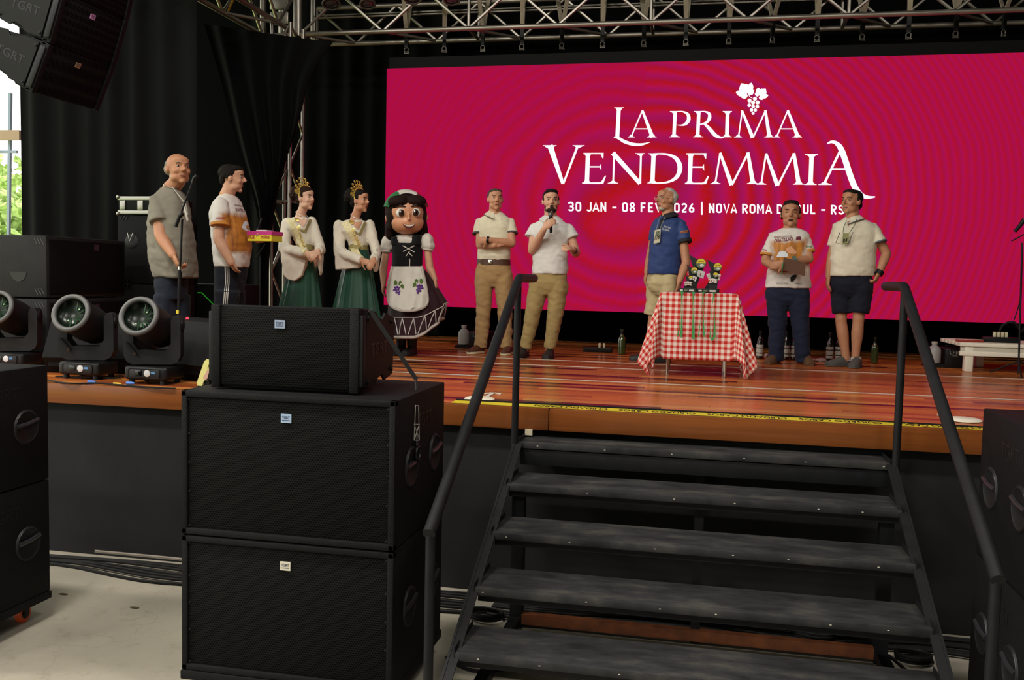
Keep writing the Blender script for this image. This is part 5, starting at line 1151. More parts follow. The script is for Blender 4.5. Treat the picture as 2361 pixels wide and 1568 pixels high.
hr = MB(); EL(hr, (0, -6, 12), (48, 44, 41)); EL(hr, (-34, -6, -4), (15, 30, 34)); EL(hr, (36, -8, -4), (13, 28, 34)); EL(hr, (-20, 24, 28), (25, 20, 14)); EL(hr, (20, 24, 28), (25, 20, 14))
EL(hr, (-40, -18, -36), (11, 14, 26)); EL(hr, (38, -20, -34), (14, 14, 30)); EL(hr, (0, -26, -30), (38, 18, 36))
P.add('doll_hair', remesh(hr, .012, 2, .004, (30, 30, 12)), mat('doll_hair', '221410', rough=.8, spec=.15, bump=.3, bscale=60))
bandm = [mat('band_green', '1f6a38', rough=.7), mat('band_white', 'cfc9bf', rough=.7), mat('band_red', '7a1c22', rough=.7)]
for (a0, a1), bm_ in zip(((2.85, 1.95), (1.95, 1.05), (1.05, .25)), bandm):
    mb = MB(); vs = []
    for i in range(9):
        a = a0+(a1-a0)*i/8
        for rr, yy in ((44, 26), (50, 25), (55, 4), (49, 0)): vs.append(D(rr*math.cos(a), yy-4, 3+rr*1.0*math.sin(a)))
    mb.add(vs, [(i*4+j, i*4+j+1, i*4+j+5, i*4+j+4) for i in range(8) for j in range(3)]+[(i*4+3, i*4, i*4+4, i*4+7) for i in range(8)]); P.add('headband', mb, bm_, under='doll_hair')
P.body.tube([D(0, 0, -40), P.J(938, 545, 0)], [.05, .06], 14); P.body.loft([(P.J(938, 545), .06, .06), (P.J(938, 560), .15, .09), (P.J(938, 610), .13, .09), (P.J(938, 650), .16, .11)], 20)
M_cot = cloth('white_cotton', 'cdc6bc', bump=.2)
ps = MB()
for x, y, r in ((893, 562, .068), (985, 557, .07)): ps.ell(P.J(x, y, 0), (r*.95, r, r*1.25)); ps.ell(P.J(x-2 if x < 930 else x+2, y+10, 0), (r, r, r*.8))
ps.loft(P.secs([(541, 917, 957, .08, 0), (552, 906, 972, .105, 0), (575, 904, 974, .11, 0)]), 24)
P.garment('puff_blouse', ps, M_cot, wr=.008, wscale=(22, 22, 10))
for x, y in ((890, 579), (987, 575)): P.add('sleeve_frill', MB().ring(P.J(x, y, 0), .048, .012, (.1, 0, 1), 24, 8), M_cot, under='puff_blouse')
bo = MB(); bo.loft(P.secs([(546, 904, 925, .07, -.03), (552, 903, 927, .09, -.02), (565, 903, 930, .1, -.02)]), 16); bo.loft(P.secs([(542, 953, 973, .07, -.03), (552, 950, 974, .09, -.02), (565, 948, 974, .1, -.02)]), 16)
bo.loft(P.secs([(561, 903, 975, .118, -.005), (580, 903, 975, .125, -.005), (600, 903, 975, .12, -.005), (615, 902, 975, .12, -.005)]), 28)
bm2 = P.garment('bodice', bo, cloth('black_felt', '121214', bump=.1), wr=.003, vox=.008)
for A, B in (((929, 567), (955, 581)), ((955, 567), (930, 580)), ((944, 580), (937, 590)), ((942, 582), (950, 590))):
    mb = MB(); a = P.J(*A, -.135); b = P.J(*B, -.135); mb.tube([a, b], .005, 6, dome=True); P.add('lace', mb, M_cot, under='bodice')
P.add('lace_end', MB().tube([P.J(945, 597, -.135), P.J(944, 620, -.15), P.J(947, 640, -.155)], [.004, .006, .004], 6), M_cot, under='bodice')
# skirt swung out to the right
M_mar = cloth('maroon_skirt', '2c1219', bump=.1, rough=.7); sk_rows = [(612, 906, 972, .12), (650, 902, 992, .17), (690, 897, 1008, .23), (730, 895, 1022, .28), (776, 898, 1010, .31)]
n = 80; vs = []
def hem_y(th, y, t):   # hem rises on the picture-right side
    return y-t*(44*max(0, math.cos(th))**1.6)
for i, (y, a, c_, dp) in enumerate(sk_rows):
    t = i/4
    for j in range(n):
        th = 2*PI*j/n; q_ = 1+t*(.05*math.sin(th*9+.5)+.03*math.sin(th*5)); ax = (c_-a)/2*q_*(1+.16*t*max(0, math.cos(th)))
        vs.append(P.J((a+c_)/2+ax*math.cos(th), hem_y(th, y, t), dp*q_*math.sin(th)))
g = MB(); g.add(vs, [(i*n+(j+1) % n, i*n+j, (i+1)*n+j, (i+1)*n+(j+1) % n) for i in range(4) for j in range(n)]+[list(range(n))]+[[4*n+j for j in range(n)][::-1]]); P.add('skirt', g, M_mar)
H_ = [V(v) for v in vs[4*n:]]; Hu = [V(v) for v in vs[3*n:4*n]]; M_lc = mat('lace_white', 'b8aea6', rough=.7, bump=.5, bscale=150)
P.add('hem_lace', MB().tube([p+V(0, 0, -.008) for p in H_]+[H_[0]+V(0, 0, -.008)], [.016]*(n+1), 6), M_lc, under='skirt')
M_rib = mat('silver_ribbon', 'c0b9b4', rough=.45)
def on_sk(j, t, o=.008): j = j % n; p = H_[j].lerp(Hu[j], t); c = P.J(948, 750); return p+(V(p.x-c.x, p.y-c.y, 0)).normalized()*o
for j in range(42, 82, 5):
    P.add('ribbon', MB().tube([on_sk(j, .1), on_sk(j+1, .55), on_sk(j+2, .92)], .005, 5), M_rib, under='skirt'); P.add('ribbon', MB().tube([on_sk(j+2, .92), on_sk(j+3, .55), on_sk(j+4, .1)], .005, 5), M_rib, under='skirt')
    P.add('ribbon', MB().tube([on_sk(j+q_, .95) for q_ in (-1, 0, 1, 2, 3, 4)], .005, 5), M_rib, under='skirt')
# apron as a thin curved sheet in front of the skirt
apo = [(905, 614), (972, 614), (978, 640), (984, 670), (986, 695), (978, 708), (960, 715), (940, 717), (920, 715), (905, 708), (896, 695), (894, 665), (899, 638)]
def ap_depth(x, y): t = (y-614)/100; return -(.145+.17*t)*math.sqrt(max(.15, 1-((x-942)/64)**2))-.02
ap = MB(); NX, NY = 18, 14; G_ = []
def ap_edge(y):
    L = None
    pts = apo+[apo[0]]; xs = []
    for (x0, y0), (x1, y1) in zip(pts, pts[1:]):
        if (y0-y)*(y1-y) <= 0 and y0 != y1: xs.append(x0+(x1-x0)*(y-y0)/(y1-y0))
    return (min(xs), max(xs)) if xs else (939, 941)
for s_ in (0, .006):
    for r_ in range(NY+1):
        y = 614+102.5*r_/NY; a, b = ap_edge(min(y, 716.5))
        for c_ in range(NX+1): x = a+(b-a)*c_/NX; G_.append(P.J(x, y, ap_depth(x, y)+s_+.008*math.sin(x*.35+y*.05)))
K = (NX+1)*(NY+1)
ap.add(G_, [q for r_ in range(NY) for c_ in range(NX) for i0 in [r_*(NX+1)+c_] for q in ((i0, i0+NX+1, i0+NX+2, i0+1), (K+i0, K+i0+1, K+i0+NX+2, K+i0+NX+1))]); P.add('apron', ap, M_cot)
P.add('apron_lace', MB().tube([P.J(x, y, ap_depth(x, y)-.002) for x, y in catmull([V(x, y, 0) for x, y in apo[2:]+[apo[12]]], 4) for x, y in [(x, y)]] if False else [P.J(q.x, q.y, ap_depth(q.x, q.y)-.002) for q in catmull([V(x, y, 0) for x, y in apo[1:]+[apo[0]]], 5)], .013, 6), M_lc, under='apron')
M_pur = mat('purple_felt', '5a2a80', rough=.8); M_lf = mat('leaf_felt', '4d6a2a', rough=.8)
for sgn, cx, cy in ((-1, 916, 668), (1, 967, 664)):
    for i, (dx, dy) in enumerate(((-6, -5), (0, -6), (5, -4), (-8, 1), (-3, 0), (3, 1), (-2, 6), (3, 7), (7, 5), (5, 11))):
        x, y = cx-dx*sgn*.9, cy+dy; P.add('grape_patch', MB().ell(P.J(x, y, ap_depth(x, y)-.004), (.0125, .004, .0125), None, 10, 6), M_pur, under='apron')
    for dx, dy in ((-7, -14), (4, -15), (-11, -6)):
        x, y = cx+dx*(-sgn)*-1, cy+dy; mb = MB(); c = P.J(x, y, ap_depth(x, y)-.003)
        mb.prism([(0, -.026), (.02, -.01), (.014, .004), (.018, .018), (0, .03), (-.018, .018), (-.014, .004), (-.02, -.01)], c, (1, 0, 0), (0, 0, 1), (0, -1, 0), .003); P.add('leaf_patch', mb, M_lf, smooth=False, under='apron')
P.arm(P.J(892, 568, 0), P.J(884, 618, 0), P.J(884, 655, -.02), (.043, .04, .038, .026)); P.hand(P.J(884, 655, -.02), V(.02, -.1, -1), V(1, 0, 0), -1, .35, .9)
P.arm(P.J(985, 563, 0), P.J(991, 618, 0), P.J(1003, 645, -.02), (.043, .04, .038, .026)); P.hand(P.J(1003, 645, -.02), V(.25, -.1, -1), V(-1, 0, 0), 1, .35, .9)
for x in (925, 950): P.leg(P.J(x, 690), P.J(x, 745), P.J(x, 800), (.08, .055, .05, .035)); P.add('stocking', MB().tube([P.J(x, 735), P.J(x, 770), P.J(x, 803)], [.064, .06, .045], 14), M_dkshoe); h = P.J(x, 806); P.shoe('shoe', (h.x, 3.38), (h.x-.02, 3.12), M_dkshoe)
P.finish(name='costumed_person')
# ======== generic trousered man
def man(P, hd, rows, sleeves, arms, hands, waist, LL, RL, rl, shoes, shirt_m, pants_m, shirt='polo_shirt', pants='trousers', skinleg=False, seed=0., tuck=True):
    P.head(*hd['a'], **hd['k'])
    sh = MB(); sh.loft(P.secs(rows), 30)
    for s0, h0, r0, r1 in sleeves: sleeve(sh, P.J(*s0), P.J(*h0), r0, r1)
    tee = P.garment(shirt, sh, shirt_m, seed=seed, wr=.0065)
    for a in arms: P.arm(P.J(*a[0]), P.J(*a[1]), P.J(*a[2]), a[3] if len(a) > 3 else (.05, .045, .044, .03))
    for h in hands: P.hand(*h[0], **h[1])
    tr = MB(); y3, x3, x4, d3, e3 = waist[-1]; xm = (x3+x4)/2; hw = (x4-x3)/2
    wr_ = list(waist[:2])+[(y3-16, x3, x4, d3, e3), (y3+2, xm-hw*.8, xm+hw*.8, d3*.85, e3), (y3+14, xm-hw*.45, xm+hw*.45, d3*.6, e3)]
    tr.loft([(c, a-g, b-g) for (c, a, b), g in zip(P.secs(wr_), (.022 if tuck else 0., .012 if tuck else 0., 0., 0., 0.))], 28)
    for pts, rr in ((LL, rl), (RL, rl)):
        q0 = pts['cloth'][0]; up_ = (q0[0]+(xm-q0[0])*.12, q0[1]-26, q0[2]); tr.tube([P.J(*up_)]+[P.J(*q) for q in pts['cloth']], [rr[0]*.9]+list(rr), 16)
    trm = P.garment(pants, tr, pants_m, seed=seed+3, wr=.008, wscale=(9, 9, 18), smooth=7)
    for pts in (LL, RL): P.leg(*[P.J(*q) for q in pts['leg']], (.068, .056, .054, .04))
    P.body.loft([(P.nb+V(0, 0, -.03), .07, .06), (P.nb+V(0, 0, -.1), .15, .09), (P.J(*waist[0][:1], 0) if False else P.J((waist[0][1]+waist[0][2])/2, waist[0][0]), .13, .09), (P.J((waist[-1][1]+waist[-1][2])/2, waist[-1][0]), .14, .1)], 20)
    return tee, trm
# ======== 6 man with crossed arms
P = Person('man in cream polo and khaki trousers with arms crossed', 3.8, (at(1137, 815, 3.8).x, 3.8), 'warm')
M_cream = cloth('cream_polo', 'd9d0b6'); M_khaki = cloth('khaki', 'a3845a', bump=.3); M_ltrim = mat('grey_trim', '4a4a4e', rough=.7); M_br = mat('brown_leather', '4a2c1c', rough=.5); M_sole = mat('cream_sole', 'cfc2a0', rough=.5)
tee, trm = man(P, dict(a=(1142, 460, -.02, .225, .22, .0), k=dict(neck=P.J(1141, 496), wide=.97)),
    [(494, 1124, 1159, .07, 0), (499, 1113, 1170, .09, 0), (505, 1102, 1180, .105, 0), (525, 1100, 1183, .125, 0), (560, 1103, 1179, .125, -.01), (590, 1100, 1177, .125, -.01), (602, 1101, 1176, .12, 0)],
    [((1106, 511, 0), (1103, 539, -.03), .06, .062), ((1177, 511, 0), (1180, 538, -.03), .06, .062)],
    [((1106, 512, 0), (1107, 566, -.06), (1140, 566, -.2)), ((1177, 512, 0), (1180, 562, -.08), (1126, 553, -.23))],
    [((P.J(1140, 566, -.2), V(.6, .35, .25), V(0, .8, -.3)), dict(side=1, curl=.4)), ((P.J(1124, 553, -.23), V(-1, .05, -.12), V(.1, 1, 0)), dict(side=1, curl=.45))],
    [(598, 1101, 1176, .12, 0), (620, 1098, 1180, .125, 0), (648, 1096, 1181, .12, 0)],
    dict(cloth=[(1117, 640, 0), (1115, 715, -.01), (1108, 802, 0)], leg=[(1117, 640, 0), (1115, 715, 0), (1106, 805, 0)]), dict(cloth=[(1160, 640, 0), (1164, 715, -.01), (1166, 802, 0)], leg=[(1160, 640, 0), (1164, 715, 0), (1167, 805, 0)]), [.105, .078, .068], None, M_cream, M_khaki, seed=11., tuck=False)
P.face(brow='4a3a30'); P.hair('4a4038', [((0, -.03, .048), (.0795, .09, .074)), ((0, .03, .088), (.062, .05, .025)), ((.068, -.025, .015), (.013, .04, .05)), ((-.068, -.025, .015), (.013, .04, .05))])
P.polo_collar(M_cream, M_ltrim); P.add('belt', MB().loft(P.secs([(598, 1100, 1177, .126, 0), (611, 1099, 1178, .127, 0)]), 28), M_br)
P.add('belt_buckle', MB().rbox(P.J(1137, 605).x-.02, P.J(1137, 605).x+.02, 3.8-.137, 3.8-.125, P.J(1137, 609).z, P.J(1137, 600).z, .003), M_chrome, under='belt')
P.add('sleeve_trim', MB().tube([P.J(1103, 537, -.028), P.J(1103, 540, -.032)], .0645, 18), M_ltrim, under='polo_shirt'); P.add('sleeve_trim', MB().tube([P.J(1180, 536, -.028), P.J(1180, 539, -.032)], .0645, 18), M_ltrim, under='polo_shirt')
P.add('watch', MB().tube([P.J(1128, 553.5, -.23), P.J(1123, 553, -.23)], .036, 14), M_blk)
for x, d in ((1104, 0), (1166, 0)):
    h = P.J(x, 815, d); P.shoe('shoe', (h.x+.03, 3.86), (h.x-.06 if x < 1140 else h.x+.02, 3.6), M_br, M_sole)
P.finish()
# ======== 7 man speaking into the microphone
P = Person('bearded man in white polo speaking into a handheld microphone', 3.55, (at(1240, 822, 3.55).x, 3.55), 'fair')
M_wp = cloth('white_polo', 'd5d1cd'); M_khaki2 = cloth('khaki_olive', '9a8456', bump=.35)
tee, trm = man(P, dict(a=(1270, 465, -.02, .235, .12, .0), k=dict(neck=P.J(1270, 506), wide=.97)),
    [(505, 1252, 1289, .07, 0), (510, 1241, 1300, .09, 0), (517, 1227, 1312, .105, 0), (540, 1224, 1317, .125, 0), (575, 1228, 1307, .125, 0), (605, 1228, 1309, .125, 0), (622, 1227, 1310, .125, 0), (632, 1227, 1308, .12, 0)],
    [((1232, 524, 0), (1224, 547, -.03), .062, .066), ((1310, 524, 0), (1321, 549, -.02), .062, .066)],
    [((1232, 524, 0), (1227, 578, -.08), (1254, 529, -.27)), ((1310, 524, 0), (1328, 583, -.02), (1320, 574, -.2))],
    [((P.J(1255, 526, -.275), V(.72, -.08, .6), V(.15, 1, 0)), dict(side=1, curl=.55, thumb=(.6, .5, .5))), ((P.J(1320, 574, -.2), V(-.3, -.75, .1), V(-.6, .1, -.6)), dict(side=-1, curl=.5))],
    [(620, 1229, 1307, .122, 0), (645, 1226, 1308, .125, 0), (666, 1222, 1306, .12, 0)],
    dict(cloth=[(1243, 658, 0), (1229, 720, -.02), (1212, 803, 0)], leg=[(1243, 658, 0), (1229, 720, 0), (1211, 808, 0)]), dict(cloth=[(1287, 658, 0), (1281, 720, -.02), (1267, 804, 0)], leg=[(1287, 658, 0), (1281, 720, 0), (1266, 810, 0)]), [.105, .082, .06], None, M_wp, M_khaki2, seed=21.)
P.face(brow='1c1410', mouth=.009); P.hair('1a1412', [((0, -.03, .05), (.079, .09, .074)), ((0, .025, .095), (.064, .06, .03)), ((.068, -.02, .02), (.014, .04, .05)), ((-.068, -.02, .02), (.014, .04, .05))])
P.hair('2a1d17', [((0, .05, -.088), (.05, .042, .03)), ((.05, .02, -.06), (.012, .04, .04)), ((-.05, .02, -.06), (.012, .04, .04)), ((0, .088, -.045), (.026, .008, .006))], name='beard', wr=.002)
P.polo_collar(M_wp)
for x, d, tx in ((1208, 0, -.06), (1265, 0, .02)):
    h = P.J(x, 822, d); P.shoe('shoe', (h.x+.01, 3.62), (h.x+tx*.4, 3.34), M_dkshoe)
P.add('watch', MB().tube([P.J(1322, 577, -.17), P.J(1324, 578, -.13)], .034, 14), M_blk)
P.finish()
mc = thing('microphone', 'black handheld microphone at the bearded man\'s mouth', 'microphone', at(1270.5, 536, 3.32))
MB().tube([at(1270.6, 537, 3.315), at(1270.2, 515, 3.315), at(1269.8, 500, 3.32)], [.014, .017, .021], 14).build('handle', M_blk, mc); MB().ell(at(1269.6, 495, 3.32), (.026, .026, .028)).build('grille_ball', mat('mic_mesh', '6a6a6a', rough=.4, metal=.7), mc)
# ======== 8 older man in the blue jersey
P = Person('white-haired man with glasses in blue jersey and beige shorts behind the table', 3.6, (at(1520, 822, 3.6).x, 3.6), 'tan')
def blue_mat():
    m = cloth('blue_jersey', '2c3f70', rough=.55); return m
M_bj = blue_mat(); M_beige = cloth('beige_shorts', 'b5a67f'); M_navy2 = mat('navy_rib', '12141f', rough=.8)
tee, trm = man(P, dict(a=(1537, 461, -.0, .232, -.98, .03), k=dict(neck=P.J(1541, 500), nose=1.1)),
    [(498, 1524, 1558, .075, 0), (503, 1514, 1568, .1, 0), (512, 1507, 1577, .13, 0), (540, 1500, 1578, .145, 0), (575, 1498, 1573, .15, 0), (605, 1496, 1571, .15, 0), (632, 1494, 1569, .145, 0)],
    [((1571, 516, -.06), (1579, 559, -.1), .066, .066), ((1512, 516, .1), (1506, 555, .12), .055, .055)],
    [((1571, 518, -.06), (1582, 606, -.12), (1567, 648, -.21), (.05, .043, .042, .031)), ((1512, 518, .1), (1499, 590, .12), (1491, 628, .08), (.045, .04, .038, .028))],
    [((P.J(1567, 648, -.21), V(-.08, -.05, -.6), V(-.8, .4, 0)), dict(side=1, curl=.35)), ((P.J(1491, 628, .08), V(-.15, -.1, -.8), V(.8, .2, 0)), dict(side=-1, curl=.4))],
    [(626, 1496, 1567, .145, 0), (650, 1494, 1565, .145, 0), (668, 1492, 1563, .14, 0)],
    dict(cloth=[(1512, 660, .06), (1509, 695, .06), (1503, 727, .06)], leg=[(1512, 660, .06), (1507, 735, .06), (1500, 806, .06)]), dict(cloth=[(1543, 660, -.06), (1541, 695, -.06), (1538, 729, -.06)], leg=[(1543, 660, -.06), (1538, 738, -.06), (1533, 810, -.06)]), [.095, .088, .082], None, M_bj, M_beige, 'jersey', 'shorts', True, seed=31.)
P.face(brow='9a948c', lip='8a5448'); P.hair('b5b0a6', [((0, -.045, .03), (.079, .08, .072)), ((0, -.02, .06), (.068, .08, .0615)), ((.066, -.035, .0), (.015, .04, .045)), ((-.066, -.035, .0), (.015, .04, .045))], wr=.001)
P.hair('a8a298', [((0, .052, -.092), (.044, .036, .024)), ((0, .088, -.046), (.024, .008, .006))], name='beard', wr=.002)
P.polo_collar(M_navy2); P.add('sleeve_cuff', MB().tube([P.J(1578, 553, -.094), P.J(1579.5, 560.5, -.102)], .069, 18), M_navy2, under='jersey')
H = P.H; gl = MB()
for a in (-1, 1): gl.ring(H(a*.034, .1, .01), .022, .0016, P.f, 20, 5); gl.tube([H(a*.055, .098, .014), H(a*.08, .0, .008)], .0016, 5)
gl.tube([H(-.012, .1, .014), H(.012, .1, .014)], .0016, 5); P.add('glasses', gl, M_chrome)
P.printed(tee, pix_poly(P, [(1523, 506), (1529, 505), (1524, 527), (1518, 527)]), 'placket', M_navy2, 'jersey')
tx = MB(); a = P.J(1531, 524); text_on(tx, 'Bom e bom', a, P.J(1546, 528)-a, P.J(1531.5, 518.5)-a, .0); P.printed(tee, tx, 'chest_script', mat('script_white', 'c9c8c4', rough=.7), 'jersey')
tx = MB(); a = P.J(1527, 530); text_on(tx, 'faz bem!', a, P.J(1543, 534)-a, P.J(1527.5, 524.5)-a, .0); P.printed(tee, tx, 'chest_script', MATS['script_white'], 'jersey')
P.printed(tee, pix_poly(P, [(1569, 534), (1586, 530), (1587, 535), (1570, 538)]), 'sleeve_stripe', mat('stripe_yellow', 'a87c30', rough=.7), 'jersey')
P.printed(tee, pix_poly(P, [(1569, 535.2), (1586.5, 531.5), (1586.8, 533.6), (1569.5, 537)]), 'sleeve_stripe_red', mat('stripe_red', '8c2822', rough=.7), 'jersey', .0045)
c_ = [P.J(x, y, -.17) for x, y in ((1509.5, 531), (1523.5, 528), (1521.5, 559), (1507, 562))]
mb = MB(); mb.prism([(q.x, q.z) for q in c_], (0, 3.6-.175, 0), (1, 0, 0), (0, 0, 1), (0, 1, 0), .003); P.add('name_card', mb, mat('card_cream', 'c9c0a4', rough=.5))
tx = MB(); a = P.J(1509, 554, -.178); text_on(tx, '116', a, P.J(1520.5, 551, -.178)-a, P.J(1510.5, 543, -.178)-a, .02); P.add('card_number', tx, M_blk, under='name_card')
P.add('card_picture', MB().add([P.J(x, y, -.178) for x, y in ((1512, 534), (1521, 532), (1520, 542), (1511, 544))], [(0, 1, 2, 3)]), mat('card_print', '5f6a52', rough=.6, vary=.4, vscale=60), under='name_card')
P.add('lanyard', MB().tube([P.J(1513, 531, -.172), P.J(1519, 508, -.15), P.J(1524, 497, -.1)], .003, 5).tube([P.J(1521, 529, -.172), P.J(1530, 508, -.15), P.J(1534, 499, -.1)], .003, 5), mat('lanyard_grey', '8a8a86', rough=.8))
for x, d in ((1499, .06), (1532, -.06)):
    h = P.J(x, 818, d); P.shoe('shoe', (h.x+.06, 3.6+d+.02), (h.x-.2, 3.6+d-.04), M_dkshoe)
P.finish()
# ======== 9 man with clipboard
P = Person('man in white and orange print jersey with closed eyes holding a clipboard', 4.0, (at(1820, 835, 4.0).x, 4.0), 'tan')
M_navyp = cloth('navy_trousers', '1e2438')
cc = P.J(1815, 594, 0)-P.org
tee, trm = man(P, dict(a=(1823, 494, -.02, .25, .02, .02), k=dict(neck=P.J(1822, 529), wide=1.02)),
    [(527, 1804, 1841, .07, 0), (532, 1792, 1852, .09, 0), (539, 1777, 1862, .11, 0), (560, 1778, 1864, .13, 0), (600, 1778, 1862, .135, 0), (635, 1772, 1863, .135, 0), (664, 1768, 1866, .13, 0)],
    [((1783, 547, 0), (1769, 588, -.03), .066, .07), ((1856, 545, 0), (1863, 580, -.03), .064, .068)],
    [((1783, 549, 0), (1764, 602, -.05), (1790, 617, -.22)), ((1856, 547, 0), (1866, 598, -.08), (1806, 606, -.24))],
    [((P.J(1788, 617, -.21), V(.9, -.25, -.05), V(-.1, .6, .5)), dict(side=-1, curl=.25)), ((P.J(1806, 606, -.24), V(-.9, .1, -.25), V(0, .8, -.2)), dict(side=1, curl=.4))],
    [(656, 1768, 1864, .13, 0), (672, 1767, 1864, .13, 0), (690, 1767, 1863, .125, 0)],
    dict(cloth=[(1791, 680, 0), (1793, 755, -.01), (1788, 832, 0)], leg=[(1791, 680, 0), (1793, 755, 0), (1788, 830, 0)]), dict(cloth=[(1840, 680, 0), (1846, 755, -.01), (1851, 834, 0)], leg=[(1840, 680, 0), (1846, 755, 0), (1851, 832, 0)]), [.115, .086, .075], None, quat_mat('print_jersey_front', 0, (cc.x, 0, cc.z), (.18, .6, .19)), M_navyp, 'jersey', seed=41.)
P.face(closed=True, mouth=.011, brow='3a2a22'); P.hair('1f1814', [((0, -.035, .045), (.081, .088, .075)), ((0, .0, .098), (.066, .06, .034)), ((.072, -.025, .01), (.014, .04, .055)), ((-.072, -.025, .01), (.014, .04, .055))], wr=.008)
P.crew(mat('orange_neck', 'd09a62', rough=.7), .068, .0); P.add('sleeve_hem', MB().tube([P.J(1769.5, 585, -.028), P.J(1768.5, 590, -.032)], .0725, 18), MATS['orange_hem'], under='jersey'); P.add('sleeve_hem', MB().tube([P.J(1862.7, 577, -.028), P.J(1863.3, 582, -.032)], .0705, 18), MATS['orange_hem'], under='jersey')
P.printed(tee, pix_text(P, 'RANKING GAÚCHO DE', 1785, 549, 1826, 547, 5.5, .01), 'chest_print', MATS['print_wine'], 'jersey'); P.printed(tee, pix_text(P, 'QUATRILHO', 1785, 561, 1828, 556, 10, .03), 'chest_print', MATS['print_wine'], 'jersey')
P.printed(tee, pix_poly(P, [(1836, 546), (1846, 545), (1847, 553), (1835, 553)]), 'chest_badge', MATS['print_wine'], 'jersey')
P.printed(tee, pix_poly(P, [(1790, 593), (1795, 582), (1802, 578), (1810, 579), (1817, 586), (1817, 592)]), 'cards_print', MATS['print_cards'], 'jersey'); P.printed(tee, pix_poly(P, [(1813, 572), (1824, 568), (1837, 580), (1835, 586), (1820, 585), (1812, 578)]), 'hand_print', MATS['print_hand'], 'jersey')
P.printed(tee, pix_text(P, 'AGRIMAR', 1755, 576, 1768, 579, 3.5), 'sleeve_print', MATS['print_maroon'], 'jersey'); P.printed(tee, pix_text(P, 'Sicredi', 1857, 570, 1873, 571, 5), 'sleeve_print', mat('print_green', '5a7a3a', rough=.7), 'jersey')
P.printed(tee, pix_text(P, 'VENDEMMIA', 1789, 656, 1817, 656, 5, .0), 'hem_print', mat('print_grey', '8a8078', rough=.7), 'jersey'); P.printed(tee, pix_text(P, 'NOVA ROMA DO SUL', 1832, 655, 1850, 656, 3.5, .0), 'hem_print', mat('print_dark', '44444c', rough=.7), 'jersey')
P.printed(tee, pix_poly(P, [(1822, 640), (1828, 634), (1837, 633), (1836, 640), (1829, 649), (1823, 649)]), 'map_print', mat('print_black', '151515', rough=.7), 'jersey')
P.add('watch', MB().tube([P.J(1834, 599, -.215), P.J(1829, 600, -.22)], .041, 14), mat('watch_green', '4d6a5c', rough=.5))
M_tansh = mat('tan_suede', '5c3f28', rough=.8)
for x, tx in ((1787, -.09), (1853, .05)):
    h = P.J(x, 838); P.shoe('shoe', (h.x+.02, 4.06), (h.x+tx, 3.8), M_tansh)
P.finish()
cbd = thing('clipboard', 'brown hardboard clipboard held against the print jersey', 'clipboard', at(1830, 637, 3.72))
mb = MB(); Q = [at(x, y, 3.71) for x, y in ((1807, 593.5), (1857, 606.5), (1855.6, 637), (1803, 621))]; mb.prism([(q.x, q.z) for q in Q], (0, 3.71, 0), (1, 0, 0), (0, 0, 1), (0, 1, 0), .005); mb.build('board', mat('hardboard', '5a3a26', rough=.7, vary=.1), cbd, smooth=False)
MB().tube([at(1802, 633, 3.69), at(1806, 605, 3.69)], .005, 8).build('pen', mat('green_pen', '2a6a34', rough=.4), None, org=at(1802, 633, 3.69), label='green pen held beside the clipboard', cat='pen')
# ======== 10 man at the right
P = Person('man in cream polo and navy shorts looking left beside the right handrail', 3.95, (at(1955, 845, 3.95).x, 3.95), 'tan')
M_cream2 = cloth('cream_polo_b', 'd9d0bb'); M_navs = cloth('navy_shorts', '181a26'); M_gtr = mat('shoe_grey', '4d4a47', rough=.8, bump=.3, bscale=80)
tee, trm = man(P, dict(a=(1963, 466, 0, .24, -.62, .03), k=dict(neck=P.J(1966, 507), nose=1.05)),
    [(505, 1948, 1985, .075, 0), (510, 1936, 1999, .095, 0), (518, 1925, 2014, .115, 0), (540, 1922, 2020, .14, 0), (580, 1921, 2013, .155, 0), (610, 1919, 2013, .16, 0), (637, 1917, 2011, .15, 0)],
    [((1930, 524, .02), (1921, 568, .02), .06, .062), ((2012, 523, -.02), (2028, 560, -.06), .066, .068)],
    [((1930, 526, .02), (1916, 596, .02), (1910, 638, -.02), (.047, .042, .04, .029)), ((2012, 526, -.02), (2044, 585, -.02), (2027, 629, -.1), (.052, .046, .045, .032))],
    [((P.J(1910, 638, -.02), V(-.05, -.1, -.8), V(.9, .2, 0)), dict(side=-1, curl=.35)), ((P.J(2027, 629, -.1), V(-.28, -.1, -.7), V(-.7, .4, .2)), dict(side=1, curl=.75))],
    [(630, 1917, 2010, .15, 0), (650, 1917, 2009, .15, 0), (672, 1917, 2008, .145, 0)],
    dict(cloth=[(1941, 662, .03), (1940, 695, .03), (1941, 723, .02)], leg=[(1943, 662, .03), (1939, 740, .02), (1951, 828, 0)]), dict(cloth=[(1987, 662, -.03), (1984, 695, -.03), (1981, 722, -.04)], leg=[(1985, 662, -.03), (1979, 740, -.04), (1972, 828, -.04)]), [.112, .102, .093], None, M_cream2, M_navs, pants='shorts', seed=51.)
P.face(brow='2a201a', lip='8a5448'); P.hair('1c1613', [((0, -.035, .045), (.081, .09, .076)), ((0, .03, .092), (.066, .05, .028)), ((0, -.08, -.02), (.06, .035, .06)), ((.068, -.02, .025), (.016, .04, .045)), ((-.068, -.02, .025), (.016, .04, .045))])
P.polo_collar(M_cream2, mat('blue_trim', '5a6672', rough=.7)); P.add('watch', MB().tube([P.J(2030, 625, -.095), P.J(2025, 633, -.105)], .04, 14), M_blk)
P.add('sleeve_trim', MB().tube([P.J(2027.3, 557.5, -.058), P.J(2028.3, 560.5, -.061)], .0705, 18), MATS['blue_trim'], under='polo_shirt')
P.printed(tee, pix_poly(P, [(1953, 512), (1962, 508), (1956, 524)]), 'open_neck', skin('tan'), 'polo_shirt')
